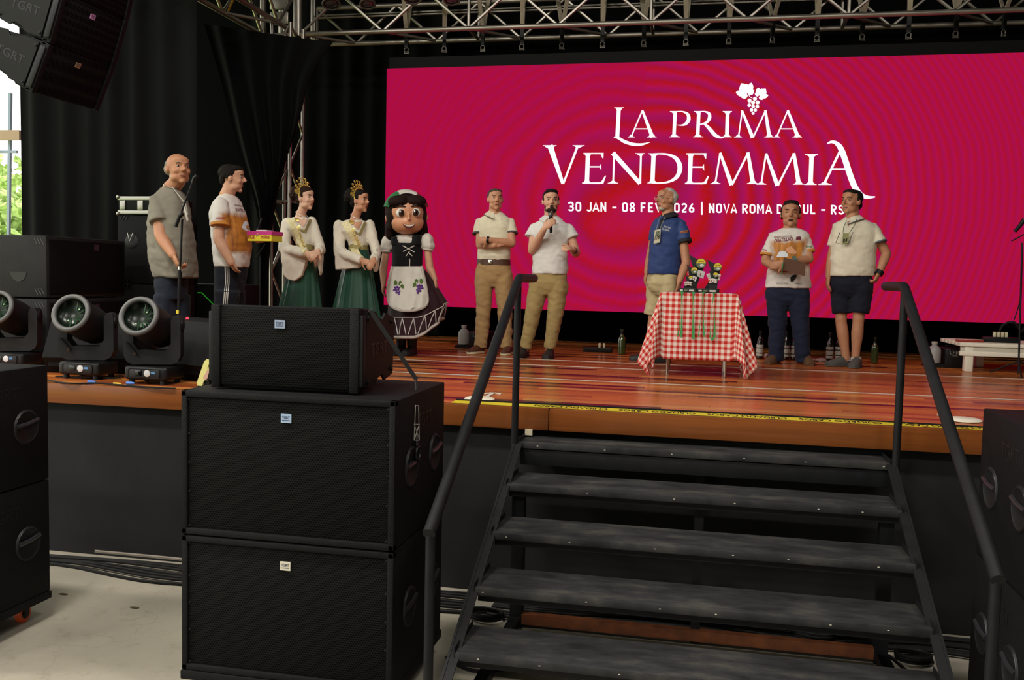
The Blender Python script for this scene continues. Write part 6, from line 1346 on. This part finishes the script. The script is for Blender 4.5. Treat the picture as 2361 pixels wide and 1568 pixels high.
P.add('lanyard', MB().tube([P.J(1952, 508, -.12), P.J(1945, 525, -.165), P.J(1944, 536, -.175)], .003, 5).tube([P.J(1976, 505, -.12), P.J(1970, 520, -.165), P.J(1956, 540, -.175)], .003, 5), mat('lanyard_green', '2c4a3a', rough=.8))
P.add('pass_card', MB().box(P.J(1943, 0+550, -.18).x, P.J(1957, 550, -.18).x, 3.95-.182, 3.95-.179, P.J(1950, 562, -.18).z, P.J(1950, 538, -.18).z), mat('pass_print', '8a8a5a', rough=.6, vary=.5, vscale=50), smooth=False)
tx = MB(); a = P.J(1943.5, 559, -.184); text_on(tx, '01', a, P.J(1953, 557, -.184)-a, P.J(1943.5, 551, -.184)-a, .02); P.add('card_number', tx, M_blk, under='pass_card')
gl = MB(); gl.tube([P.J(1937, 535, -.18), P.J(1927, 560, -.185), P.J(1942, 563, -.19), P.J(1956, 561, -.19), P.J(1967, 535, -.18)], .003, 6); P.add('hanging_glasses', gl, mat('glasses_frame', '20242a', rough=.4))
for x, hx_, tx, d in ((1950, .06, -.2, .02), (1973, .03, -.06, -.05)):
    h = P.J(x, 845, d); P.shoe('shoe', (h.x+hx_, 3.95+d+.04), (h.x+tx, 3.95+d-(.16 if tx > -.1 else .12)), M_gtr, w_=.05, h=.09); P.add('sock', MB().tube([P.J(x+1, 824, d), P.J(x+1, 832, d)], .05, 14), mat('sock', 'b8b4ac', rough=.9))
P.finish()
# ---------------------------------------------------------------- table with gingham cloth, trophies, ribbons
TY0, TY1 = 2.3, 2.82; tl = at(1530, 674, TY0); tr_ = at(1696, 677, TY0); TXL, TXR, TZ = tl.x, tr_.x, 1.905
tb = thing('folding_table', 'small folding table under the red gingham cloth', 'table', V((TXL+TXR)/2, (TY0+TY1)/2, HS))
MB().rbox(TXL+.006, TXR-.006, TY0+.006, TY1-.006, TZ-.03, TZ-.006, .004).build('top', M_white, tb)
for x in (TXL+.05, TXR-.06):
    for y in (TY0+.05, TY1-.05): MB().tube([(x, y, HS+.002), (x, y, TZ-.03)], .012, 10).build('leg', M_chrome, tb)
def gingham():
    m = bpy.data.materials.new('gingham'); m.use_nodes = True; nt = m.node_tree; b = nt.nodes['Principled BSDF']; b.inputs['Roughness'].default_value = .8; b.inputs['Specular IOR Level'].default_value = .25
    uv = nt.nodes.new('ShaderNodeUVMap'); uv.uv_map = 'flat'; sp = nt.nodes.new('ShaderNodeSeparateXYZ'); nt.links.new(uv.outputs[0], sp.inputs[0]); o = []
    for i in (0, 1):
        a = nt.nodes.new('ShaderNodeMath'); a.operation = 'MULTIPLY'; a.inputs[1].default_value = 1/.049; nt.links.new(sp.outputs[i], a.inputs[0])
        f = nt.nodes.new('ShaderNodeMath'); f.operation = 'FRACT'; nt.links.new(a.outputs[0], f.inputs[0]); g = nt.nodes.new('ShaderNodeMath'); g.operation = 'GREATER_THAN'; g.inputs[1].default_value = .5; nt.links.new(f.outputs[0], g.inputs[0]); o.append(g.outputs[0])
    s = nt.nodes.new('ShaderNodeMath'); s.operation = 'ADD'; nt.links.new(o[0], s.inputs[0]); nt.links.new(o[1], s.inputs[1])
    d = nt.nodes.new('ShaderNodeMath'); d.operation = 'MULTIPLY'; d.inputs[1].default_value = .5; nt.links.new(s.outputs[0], d.inputs[0])
    r = nt.nodes.new('ShaderNodeValToRGB'); r.color_ramp.interpolation = 'CONSTANT'; e = r.color_ramp.elements; e[0].position = 0; e[0].color = (*lin('d9d0c4'), 1); e[1].position = .9; e[1].color = (*lin('b3231c'), 1); k = e.new(.4); k.color = (*lin('cf7f76'), 1)
    nt.links.new(d.outputs[0], r.inputs[0]); nt.links.new(r.outputs[0], b.inputs['Base Color']); return m
def tablecloth():
    DR = .56; W = TXR-TXL; Dp = TY1-TY0; N = 84; us = np.linspace(-DR, W+DR, N); vs_ = np.linspace(-DR, Dp+DR, N); Vt = []; UV = []
    rnd = random.Random(2)
    for v in vs_:
        for u_ in us:
            ex = min(u_, 0) if u_ < 0 else max(u_-W, 0); ey = min(v, 0) if v < 0 else max(v-Dp, 0)
            bx = min(max(u_, 0), W); by = min(max(v, 0), Dp); x = TXL+bx; y = TY0+by; z = TZ
            ax, ay = abs(ex), abs(ey); r = math.hypot(ax, ay)
            if r > 0:
                if ax == 0 or ay == 0:
                    out = .015+.03*min(1, r/.3)*(.5+.5*math.sin((u_ if ay else v)*11))
                    z -= r; x += math.copysign(out, ex) if ax else 0; y += math.copysign(out, ey) if ay else 0
                else:
                    ang = math.atan2(ay, ax); t = ang/(PI/2)   # 0 on the side face, 1 on the front face
                    spread = .01+r*(.13*math.sin(PI*t)**.6+.20*math.sin(2*PI*t)**2)
                    dirx = math.cos(ang)*1.0; diry = math.sin(ang)*.75
                    z -= r*.96; x += math.copysign(spread*dirx+.015, ex); y += math.copysign(spread*diry+.015, ey)
                fl = HS+.006
                if z < fl:
                    over = fl-z; z = fl+.006*math.sin(over*40)**2; x += math.copysign(over*.5, ex) if ax else 0; y -= over*.25 if ey < 0 else -over*.25
            Vt.append((x, y, z)); UV.append((u_, v))
    fs = [(j*N+i, j*N+i+1, (j+1)*N+i+1, (j+1)*N+i) for j in range(N-1) for i in range(N-1)]
    org = V((TXL+TXR)/2, (TY0+TY1)/2, TZ); me = bpy.data.meshes.new('tablecloth'); me.from_pydata([tuple(V(p)-org) for p in Vt], [], fs)
    l = me.uv_layers.new(name='flat')
    for lp in me.loops: l.data[lp.index].uv = UV[lp.vertex_index]
    me.materials.append(gingham()); me.shade_smooth()
    o = link('tablecloth', me, None, org, 'red and white gingham cloth hanging from the small table', 'tablecloth')
    sd = o.modifiers.new('solid', 'SOLIDIFY'); sd.thickness = .003; sd.offset = 1; return o
tablecloth()
M_tro = mat('trophy_black', '121212', rough=.5); M_ty = mat('medal_yellow', 'cdb52c', rough=.5); M_tg = mat('medal_field', '5d6a4c', rough=.6, vary=.4, vscale=60); M_card = mat('card_face', 'c8c4be', rough=.5); M_cred = mat('card_pip', '8a4a32', rough=.6)
def cq(x, y, Y): return at(1490+x/8.2526, 500+y/8.2526, Y)
def trophy(label, Y, outline, disc, cards, base):
    b0 = cq(base[0], 1430, Y); t = thing('trophy', label, 'trophy', V((cq(base[0], 1400, Y).x+cq(base[1], 1400, Y).x)/2, Y, TZ+.004), 'card tournament trophies')
    z0 = TZ+.006
    MB().rbox(cq(base[0], 1400, Y).x, cq(base[1], 1400, Y).x, Y-.02, Y+.06, z0, z0+.034, .002).build('base', M_tro, t, smooth=False)
    q = [cq(x, min(y, 1400), Y) for x, y in outline]; mb = MB(); mb.prism([(p.x, max(p.z, z0+.02)) for p in q], (0, Y, 0), (1, 0, 0), (0, 0, 1), (0, 1, 0), .02); mb.build('back_plate', M_tro, t, smooth=False)
    c = cq(disc[0], disc[1], Y-.012); r = disc[2]/8.2526*mpp(1600, 600, Y)
    m = MB().lathe(c, [(r*1.1, 0), (r*1.1, .008)], 28, (0, -1, 0)).build('medallion', M_tro, t)
    half = lambda s: [(r*math.cos(a), r*math.sin(a)) for a in [s+PI*i/14 for i in range(15)]]
    MB().prism(half(0), c+V(0, -.0085, 0), (1, 0, 0), (0, 0, 1), (0, -1, 0), .002).build('yellow_half', M_ty, m, smooth=False)
    MB().prism(half(PI), c+V(0, -.0085, 0), (1, 0, 0), (0, 0, 1), (0, -1, 0), .002).build('field_half', M_tg, m, smooth=False)
    MB().ell(c+V(r*.2, -.011, -r*.42), (r*.45, .002, r*.3), None, 14, 6).build('cards_relief', M_card, m)
    t1 = MB(); text_on(t1, 'QUATRILHO', c+V(-r*.62, -.0115, r*.25), V(r*1.24, 0, 0), V(0, 0, r*.22), .01); t1.build('medal_print', M_tro, m, smooth=False)
    for k, cd_ in enumerate(cards):
        q = [cq(x, y, Y-.016-.003*k) for x, y in cd_]; mb = MB(); mb.prism([(p.x, p.z) for p in q], (0, Y-.02-.003*k, 0), (1, 0, 0), (0, 0, 1), (0, 1, 0), .004); cb = mb.build('card', M_card, t, smooth=False)
        xs = [p.x for p in q]; zs = [p.z for p in q]; n = 4 if len(cd_) > 4 else 1
        for i in range(n):
            px_ = min(xs)+(max(xs)-min(xs))*(i+.5)/n; MB().ell((px_, Y-.0215-.003*k, (min(zs)+max(zs))/2), (.004, .0015, .009 if n > 1 else .014), None, 8, 5).build('pip', M_cred, cb)
    for i, (a, b, mm) in enumerate(((.06, .22, M_card), (.3, .5, M_tg), (.6, .9, M_card))):
        x0 = cq(base[0], 1400, Y).x; x1 = cq(base[1], 1400, Y).x; MB().box(x0+(x1-x0)*a, x0+(x1-x0)*b, Y-.0225, Y-.02, z0+.008, z0+.022).build('plaque', mm, t, smooth=False)
trophy('tallest black trophy with yellow medallion standing at the left on the table', 2.66, [(815, 720), (955, 795), (1090, 975), (1080, 1030), (1010, 1180), (940, 1400), (850, 1400), (890, 960)], (1042, 885, 88), [[(985, 1010), (1120, 1045), (1085, 1180), (940, 1120)]], (700, 980))
trophy('middle black trophy of the left three, two white cards under its medallion', 2.54, [(770, 910), (870, 970), (965, 1080), (960, 1400), (790, 1400), (815, 1080)], (915, 1022, 60), [[(885, 1120), (968, 1150), (940, 1235), (868, 1190)], [(785, 1042), (806, 1038), (812, 1105), (790, 1108)]], (660, 950))
trophy('smallest black trophy at the left front with a fan of four cards', 2.42, [(745, 1100), (810, 1140), (885, 1215), (880, 1400), (700, 1400), (765, 1210)], (846, 1165, 40), [[(720, 1240), (790, 1225), (875, 1245), (865, 1312), (798, 1298), (735, 1312)]], (630, 940))
trophy('large black trophy with yellow medallion at the right on the table', 2.62, [(1160, 815), (1290, 885), (1400, 1010), (1390, 1180), (1300, 1400), (1090, 1400), (1230, 1170), (1235, 1020)], (1357, 955, 74), [[(1140, 1090), (1220, 1070), (1242, 1165), (1182, 1182)], [(1372, 1085), (1420, 1100), (1390, 1210), (1345, 1190)]], (1060, 1390))
trophy('small black trophy at the right front with a fan of four cards', 2.46, [(1200, 1015), (1270, 1060), (1365, 1130), (1350, 1400), (1180, 1400), (1225, 1150)], (1320, 1105, 45), [[(1180, 1185), (1260, 1170), (1355, 1190), (1340, 1262), (1265, 1245), (1200, 1260)]], (970, 1360))
M_rib2 = mat('green_ribbon', '3f8f4f', rough=.4, spec=.5)
def c6(x, y): p = at(1440+x/3.3375, 420+y/3.3375, TY0-.05); return p
def ribbon(label, A, B, w_=.022):
    t = thing('medal_ribbon', label, 'ribbon', c6(*A[0]), 'green medal ribbons over the cloth edge')
    for i, pts in enumerate((A, B)):
        P_ = [c6(*q)+V(0, -.006*i, 0) for q in pts]; P_ = [V(P_[0].x, TY0+.06, TZ+.008), V(P_[0].x, TY0-.025, TZ+.008)]+P_
        mb = MB(); vs = []
        for k, p in enumerate(P_):
            tw = w_*(.5 if k < 2 else .5*(.55+.45*math.cos(k*.9+i))); vs += [p+V(-tw, 0, 0), p+V(tw, 0, 0), p+V(tw, -.0025 if k > 1 else 0, .0025 if k < 2 else 0), p+V(-tw, -.0025 if k > 1 else 0, .0025 if k < 2 else 0)]
        fs = [(k*4+j, k*4+(j+1) % 4, k*4+4+(j+1) % 4, k*4+4+j) for k in range(len(P_)-1) for j in range(4)]+[(3, 2, 1, 0), tuple((len(P_)-1)*4+j for j in range(4))]; mb.add(vs, fs); mb.build('strand', M_rib2, t, smooth=False)
ribbon('green medal ribbon looped over the gingham cloth, leftmost of four', [(440, 862), (438, 940), (425, 1060), (410, 1185)], [(445, 862), (445, 960), (440, 1080), (436, 1190)])
ribbon('broad green medal ribbon, second from the left on the cloth', [(528, 862), (526, 960), (522, 1080), (520, 1200)], [(532, 862), (532, 960), (530, 1080), (532, 1205)])
ribbon('green medal ribbon with two pointed ends, third from the left', [(605, 862), (595, 960), (582, 1080), (570, 1185)], [(607, 862), (606, 960), (606, 1080), (610, 1190)])
ribbon('green medal ribbon with twisted loop, rightmost of four', [(688, 862), (672, 960), (665, 1080), (658, 1195), (675, 1215)], [(690, 862), (690, 960), (692, 1080), (692, 1190), (676, 1212)])
# ---------------------------------------------------------------- things along the back of the stage
M_glass = mat('bottle_green', '2e3a10', rough=.08, spec=.8, coat=.5); M_dkglass = mat('bottle_dark', '0d0f0c', rough=.08, spec=.8, coat=.5); M_lab = mat('bottle_label', 'b9b7ad', rough=.6)
def bottle(x, y, Y, label, m, lab=True, h=.30, r=.037):
    b = V(at(x, y, Y).x, Y, HS+.003); t = thing('bottle', label, 'bottle', b, 'wine bottles along the back of the stage'); k = h/.3
    MB().lathe(b, [(r*.8, 0), (r, .006), (r, .17*k), (r*.9, .195*k), (r*.45, .225*k), (r*.38, .24*k), (r*.38, .285*k), (r*.44, .287*k), (r*.44, .3*k)], 20).build('glass', m, t)
    MB().lathe(b+V(0, 0, .24*k), [(r*.41, 0), (r*.41, .05*k)], 14).build('capsule', M_blk, t)
    if lab:
        for z0, z1 in ((.03, .055), (.065, .11), (.12, .15)): MB().lathe(b+V(0, 0, z0*k), [(r*1.01, 0), (r*1.015, .002), (r*1.015, (z1-z0)*k-.002), (r*1.01, (z1-z0)*k)], 20).build('label', M_lab, t)
bottle(1433, 818, 4.33, 'olive green bottle standing alone left of the table', M_glass, False, .27, .043)
bottle(1751, 828, 4.48, 'dark wine bottle with pale label between the table and the clipboard man', M_dkglass)
bottle(1812, 830, 4.5, 'dark wine bottle with pale label seen between the clipboard man\'s legs', M_dkglass); bottle(1830, 831, 4.52, 'dark wine bottle right beside the one between the clipboard man\'s legs', M_dkglass)
bottle(1912, 834, 4.52, 'dark wine bottle just left of the shorts man\'s legs', M_dkglass); bottle(1933, 834, 4.56, 'dark wine bottle half hidden behind the shorts man\'s leg', M_dkglass)
bottle(2015, 840, 4.45, 'dark bottle without label right of the shorts man', M_glass, False, .27, .036)
M_plas = mat('clear_wrap', 'a8938c', rough=.3, vary=.4, vscale=50)
def wrapper(x, y, label, s=.05):
    c = atz(x, y, HS); mb = MB(); rr = random.Random(int(x))
    for i in range(7): mb.ell(c+V(rr.uniform(-s, s), rr.uniform(-.03, .03), .012), (s*.5, .03, .012+.012*rr.random()), None, 8, 5)
    o = setmesh('wrapper', remesh(mb, .008, 1, .01, (50, 50, 50)), M_plas, None, (c.x, c.y, HS), label=label, cat='wrapper', group='crumpled wrappers on the stage')
wrapper(1880, 833, 'crumpled plastic wrapper beside the clipboard man\'s right-hand shoe', .09); wrapper(1772, 822, 'small crumpled wrapper behind the clipboard man\'s left-hand leg', .035)
def fog(x, y, label):
    c = atz(x, y, HS); c = V(c.x, c.y, HS+.002); t = thing('fog_machine', label, 'fog machine', c, 'fog machines with jugs')
    MB().rbox(c.x, c.x+.21, c.y, c.y+.3, c.z, c.z+.19, .008).build('housing', M_blk, t); MB().box(c.x-.17, c.x, c.y+.0, c.y+.2, c.z, c.z+.03).build('tray', M_blk, t, smooth=False)
    tx = MB(); text_on(tx, 'LFR', (c.x+.04, c.y-.002, c.z+.135), (.09, 0, 0), (0, 0, .035), .0); text_on(tx, 'LABS', (c.x+.06, c.y-.002, c.z+.115), (.055, 0, 0), (0, 0, .014), .0); tx.build('lettering', mat('fog_print', '8c8984', rough=.6), t, smooth=False)
    MB().tube([(c.x+.02, c.y+.1, c.z+.19), (c.x+.02, c.y+.1, c.z+.215), (c.x+.19, c.y+.1, c.z+.215), (c.x+.19, c.y+.1, c.z+.19)], .006, 6).build('handle', M_blk, t)
    j = V(c.x-.085, c.y+.08, c.z+.032)
    jo = thing('fluid_jug', 'white plastic jug %s' % ('beside the left fog machine behind the cream polo man' if x < 1500 else 'beside the right fog machine near the white bench'), 'jug', j, 'white fluid jugs')
    MB().lathe(j, [(.05, 0), (.062, .008), (.064, .02), (.064, .13), (.055, .155), (.032, .178), (.026, .182), (.026, .2)], 18).build('body', mat('jug_white', '8f8d8a', rough=.5), jo); MB().lathe(j+V(0, 0, .195), [(.03, 0), (.03, .024), (.026, .026)], 16).build('cap', mat('jug_cap', '9a988c', rough=.5), jo)
fog(1082, 804, 'small black fog machine at the back behind the cream polo man'); fog(2178, 848, 'small black fog machine at the back near the white bench')
def power_strip(a, label, n=2, plugs=True):
    a = V(a); t = thing('power_strip', label, 'power strip', a, 'power strips'); MB().rbox(a.x-.16, a.x+.16, a.y-.04, a.y+.04, a.z, a.z+.05, .006).build('housing', M_blk, t)
    for i in range(n): x = a.x+.02+(.05 if n == 2 else .035)*i-(.0 if n == 2 else .08); MB().rbox(x-.012, x+.012, a.y-.015, a.y+.015, a.z+.05, a.z+.1, .004).build('plug', mat('plug_cream', 'c4bd9c', rough=.5), t)
p_ = atz(1378, 812, HS); power_strip((p_.x, p_.y, HS+.002), 'black power strip with two cream plugs at the back of the stage')
# white bench at the right
bn = thing('white_bench', 'low white slatted bench at the right rear of the stage', 'bench', V(3.3, 3.95, HS)); BZ = at(2216, 790, 3.87).z; bx0 = at(2214, 800, 3.87).x
for i in range(6): MB().rbox(bx0, 4.4, 3.87+.125*i, 3.87+.125*i+.105, BZ-.035, BZ, .004).build('slat', M_white, bn)
MB().rbox(bx0, 4.4, 3.872, 3.9, BZ-.125, BZ-.08, .003).build('apron_board', M_white, bn); MB().rbox(bx0+.01, 4.4, 3.885, 3.91, BZ-.08, BZ-.035, .003).build('apron_board', mat('white_paint_b', 'bdb6a6', rough=.6), bn)
for x, y in ((bx0+.05, 3.88), (bx0+.32, 4.5), (3.35, 4.45), (4.25, 3.88), (4.25, 4.45)): MB().rbox(x, x+.075, y, y+.075, HS+.002, BZ-.036, .004).build('leg', M_white, bn)
q_ = at(2308, 778, 4.1); power_strip((q_.x, 4.1, BZ+.003), 'black power strip with four cream plugs on the white bench', 4)
MB().rbox(q_.x-.42, q_.x-.18, 4.0, 4.06, BZ+.002, BZ+.022, .004).build('red_tool', mat('red_plastic', '8c2a20', rough=.5), None, org=(q_.x-.3, 4.03, BZ), label='flat red tool lying on the white bench', cat='tool')
MB().tube(catmull([(q_.x+.0, 4.2, BZ+.02), (q_.x+.03, 4.18, BZ+.16), (q_.x+.12, 4.15, BZ+.2), (q_.x+.2, 4.16, BZ+.12), (q_.x+.28, 4.2, BZ+.18), (q_.x+.4, 4.2, BZ+.02)], 6), .012, 8).build('cable', M_rub, None, org=(q_.x, 4.2, BZ), label='thick black cable looped on the white bench', cat='cable', group='black cables')
# microphone stand at the right picture edge
mr = thing('microphone_stand', 'black boom microphone stand cut by the right picture edge', 'microphone stand', V(at(2352, 800, 3.6).x, 3.6, HS)); q = lambda x, y: at(x, y, 3.6)
MB().tube([V(q(2352, 800).x, 3.6, HS+.02), q(2357, 560)], .009, 8).build('pole', M_blk, mr); MB().tube([q(2332, 556), q(2400, 520)], .006, 8).build('boom', M_steel, mr); MB().tube([q(2340, 534), q(2352, 520), q(2362, 506)], [.016, .018, .022], 10).build('microphone', M_blk, mr)
for a in (.3, 2.4, 4.5): MB().tube([V(q(2352, 800).x, 3.6, HS+.14), V(q(2352, 800).x+.26*math.cos(a), 3.6+.26*math.sin(a), HS+.015)], .008, 8).build('leg', M_blk, mr)
MB().tube(catmull([q(2356, 560), q(2355, 620), q(2352, 690), q(2338, 738)], 6), .005, 6).build('cord', M_rub, mr)
# dim stand behind the second man
md = thing('microphone_stand', 'dim black microphone stand in the dark behind the shoe box', 'microphone stand', V(at(600, 760, 3.2).x, 3.2, HS)); q = lambda x, y: at(x, y, 3.2)
MB().tube([V(q(600, 760).x, 3.2, HS+.02), q(600, 590)], .008, 8).build('pole', M_blk, md); MB().tube([q(584, 604), q(612, 562)], .006, 8).build('boom', M_blk, md); MB().tube([q(594, 532), q(604, 503)], [.008, .014], 8).build('microphone', M_blk, md)
for a in (.3, 2.4, 4.5): MB().tube([V(q(600, 760).x, 3.2, HS+.14), V(q(600, 760).x+.24*math.cos(a), 3.2+.24*math.sin(a), HS+.015)], .008, 8).build('leg', M_blk, md)
# ---------------------------------------------------------------- stage edge: caution tape, plates
ct = thing('caution_tape', 'yellow CUIDADO CABOS tape along the stage edge', 'tape', V(.3, .07, HS+.004))
x0, x1 = -1.5, 1.62
MB().box(x0, x1, .02, .135, HS+.004, HS+.0055).build('strip', mat('tape_yellow', 'c9b526', rough=.5), ct, smooth=False)
MB().tube(catmull([(x0, .15, HS+.008), (-.5, .147, HS+.009), (.6, .149, HS+.008), (1.7, .1, HS+.008), (2.4, .07, HS+.008)], 8), .006, 6).build('covered_cable', M_rub, ct)
x = x1-.02
while x > x0+.5:
    t = MB(); text_on(t, 'CUIDADO CABOS', (x, .115, HS+.0062), (-.46, 0, 0), (0, -.078, 0), .02); t.build('lettering', M_blk, ct, smooth=False); x -= .53
for xx, yy, lb in ((1092, 929, 'flat white oval plate on the stage edge left of the stairs'), (2235, 977, 'flat white oval plate on the stage edge right of the stairs')):
    c = atz(xx, yy, HS); MB().lathe((0, 0, 0), [(.001, .012), (.085, .012), (.1, .004), (.1, 0)][::-1], 24).build('white_plate', M_white, None, org=(0, 0, 0), label=lb, cat='plate', group='white plates').location = (c.x, max(c.y, .14)+.11, HS+.004)
# ---------------------------------------------------------------- cables
cn = [0]
def cable(P_, label, r=.009, m=M_rub, group='black cables'):
    mb = MB().tube(catmull(P_, 6), r, 6); c = V(P_[0]); cn[0] += 1
    return mb.build('cable', m, None, org=c, label=label, cat='cable', group=group)
rnd = random.Random(11)
for k in range(7):
    cable([(-5.2+.3*i, -.03-.026*k-.055*(.5+.5*math.sin(i*.75+.4))-.03*k*math.sin(i*.5+1+.1*k)**2, .012+.004*(k % 3)) for i in range(14)], 'black cable of the left floor bundle, %s from the stage wall' % ords[k], .010)
cable([(-4.0, -.03, .055), (-3.4, -.03, .055), (-3.0, -.05, .05), (-2.7, -.1, .03), (-2.2, -.1, .03)], 'pale grey cable on top of the left bundle', .011, mat('grey_cable', '7a7266', rough=.6))
for k in range(9):
    cable([(-1.15+.26*i, -.03-.03*k-.05*(.5+.5*math.sin(i*.9+2))-.012*k*math.sin(i*.6+.1*k)**2, .012+.004*(k % 3)) for i in range(12)], 'black cable of the bundle under the stairs, %s from the stage wall' % ords[k], .010)
cable([(-1.2, -.08, .05), (-.5, -.12, .05), (.2, -.1, .05), (.9, -.14, .05)], 'pale cable lying across the bundle under the stairs', .013, MATS['grey_cable'])
def coil(c, label, R=.11, n=6):
    c = V(c); P_ = []
    for i in range(n*16): a = 2*PI*i/16; P_.append(c+V((R+.012*math.sin(i*.37))*math.cos(a), (R*.75+.012*math.cos(i*.31))*math.sin(a), .012+.012*(i/16)))
    MB().tube(P_, .008, 6).build('cable_coil', M_rub, None, org=(c.x, c.y, 0), label=label, cat='cable coil', group='coiled black cables')
coil((.72, -.25, .0), 'coiled black cable on the floor under the right part of the stairs'); coil((1.2, -.42, .0), 'coiled black cable on the floor beside the right stair foot', .09, 4); coil((-1.14, -.42, 0), 'coiled black cable on the floor beside the left stair foot', .1, 4)
for P_, lb in (([(1.0, -.75, .012), (1.15, -.62, .03), (1.3, -.66, .012), (1.5, -.6, .012)], 'loose black cable end curving beside the right stringer'), ([(1.05, -.5, .06), (1.2, -.75, .012), (1.35, -.8, .012), (1.6, -.78, .012)], 'loose black cable running to the right subwoofers'), ([(-1.2, -.9, .012), (-1.0, -1.0, .012), (-.9, -.85, .012)], 'loose black cable end behind the central subwoofers'), ([(-1.22, -1.0, .012), (-1.05, -1.12, .012), (-.85, -1.05, .012)], 'second loose black cable behind the central subwoofers')):
    cable(P_, lb)
a_ = [atz(x, y, HS+.01) for x, y in ((108, 876), (160, 884), (230, 884), (300, 890), (380, 895), (404, 896))]; cable(a_, 'thin black cable on the stage edge in front of the moving lights', .006)
b_ = [atz(x, y, HS+.01) for x, y in ((128, 868), (262, 872), (275, 866), (285, 868))]; cable(b_, 'second thin black cable weaving between the moving lights', .006)
for x, y, c, lb in ((203, 880, '3f6fc0', 'blue connector plug lying before the second moving light'), (292, 883, '3f6fc0', 'blue connector plug lying before the nearest moving light'), (262, 885, 'c9a227', 'yellow cable tag lying between two moving lights')):
    p_ = atz(x, y, HS+.012); MB().tube([p_, p_+V(.035, 0, 0), p_+V(.06, 0, 0)], [.011, .011, .007], 10).build('connector', mat('conn_'+c, c, rough=.4), None, org=(p_.x, p_.y, HS), label=lb, cat='connector')
# small sticker-like leaf litter on the floor
for x, y, lb in ((145, 1371, 'brown dry leaf on the concrete near the orange wheel'), (309, 1402, 'dark dry leaf on the concrete left of the central stack')):
    p_ = atz(x, y, 0); mb = MB(); mb.prism([(-.03, 0), (-.01, .012), (.02, .01), (.035, 0), (.015, -.012), (-.015, -.01)], (0, 0, .002), (1, 0, 0), (0, 1, 0), (0, 0, 1), .003); o = mb.build('dry_leaf', mat('dry_leaf', '4a3a22', rough=.9), None, smooth=False, label=lb, cat='leaf', group='dry leaves'); o.location = (p_.x, p_.y, 0)
# ---------------------------------------------------------------- outside, seen through the gap at the left
M_tree = mat('foliage', '9db56c', rough=.9, vary=.5, vscale=6); M_trunk = mat('trunk', '5a4a3a', rough=.9)
def tree(c, h, r, label, seed):
    c = V(c); rr = random.Random(seed); t = thing('tree', label, 'tree', c, 'trees outside'); MB().tube([c, c+V(.1, 0, h*.5), c+V(0, .1, h*.8)], [.14, .11, .05], 8).build('trunk', M_trunk, t)
    mb = MB()
    for i in range(500):
        d = V(rr.gauss(0, 1), rr.gauss(0, 1), rr.gauss(0, 1)).normalized()*r*rr.random()**.4; p = c+V(0, 0, h*.72)+V(d.x, d.y, d.z*.9*(h*.35/r)); s = .18+.2*rr.random(); u = V(rr.gauss(0, 1), rr.gauss(0, 1), rr.gauss(0, 1)).normalized(); w_ = u.orthogonal().normalized()
        mb.add([p-u*s, p+w_*s*.4, p+u*s, p-w_*s*.4, p+u.cross(w_)*s*.12], [(0, 1, 4), (1, 2, 4), (2, 3, 4), (3, 0, 4), (0, 3, 2, 1)])
    mb.build('crown', M_tree, t, smooth=False, kind='stuff')
for x, D_, h, r, lb, sd_ in ((-4, 17, 4.2, 1.5, 'green tree outside seen left of the curtain, nearest of three', 1), (22, 27, 6.5, 2.0, 'taller green tree outside behind the nearest one', 2), (-90, 38, 7, 2.6, 'far green tree outside at the left picture edge', 3)):
    p_ = at(x, 640, D_); tree((p_.x, D_, -.05), h, r, lb, sd_)
fr = thing('steel_frame', 'blue steel frame with a cream beam outside at the left edge', 'frame', V(at(10, 540, 4.5).x, 4.5, 0)); q = lambda x, y, d=4.5: at(x, y, d)
MB().bar(q(-60, 312), q(48, 312), .06, .12).build('beam', mat('cream_beam', 'b59a80', rough=.6), fr, smooth=False)
MB().bar(V(q(-6, 540).x, 4.6, -.05), q(24, 215, 4.6), .035).build('diagonal', mat('blue_steel', '9fb2c8', rough=.5), fr, smooth=False); MB().bar(q(-40, 350, 4.6), q(40, 350, 4.6), .03).build('tie', MATS['blue_steel'], fr, smooth=False)
MB().bar(V(q(-30, 540).x, 4.5, -.05), q(-30, 200), .06).build('post', MATS['blue_steel'], fr, smooth=False)
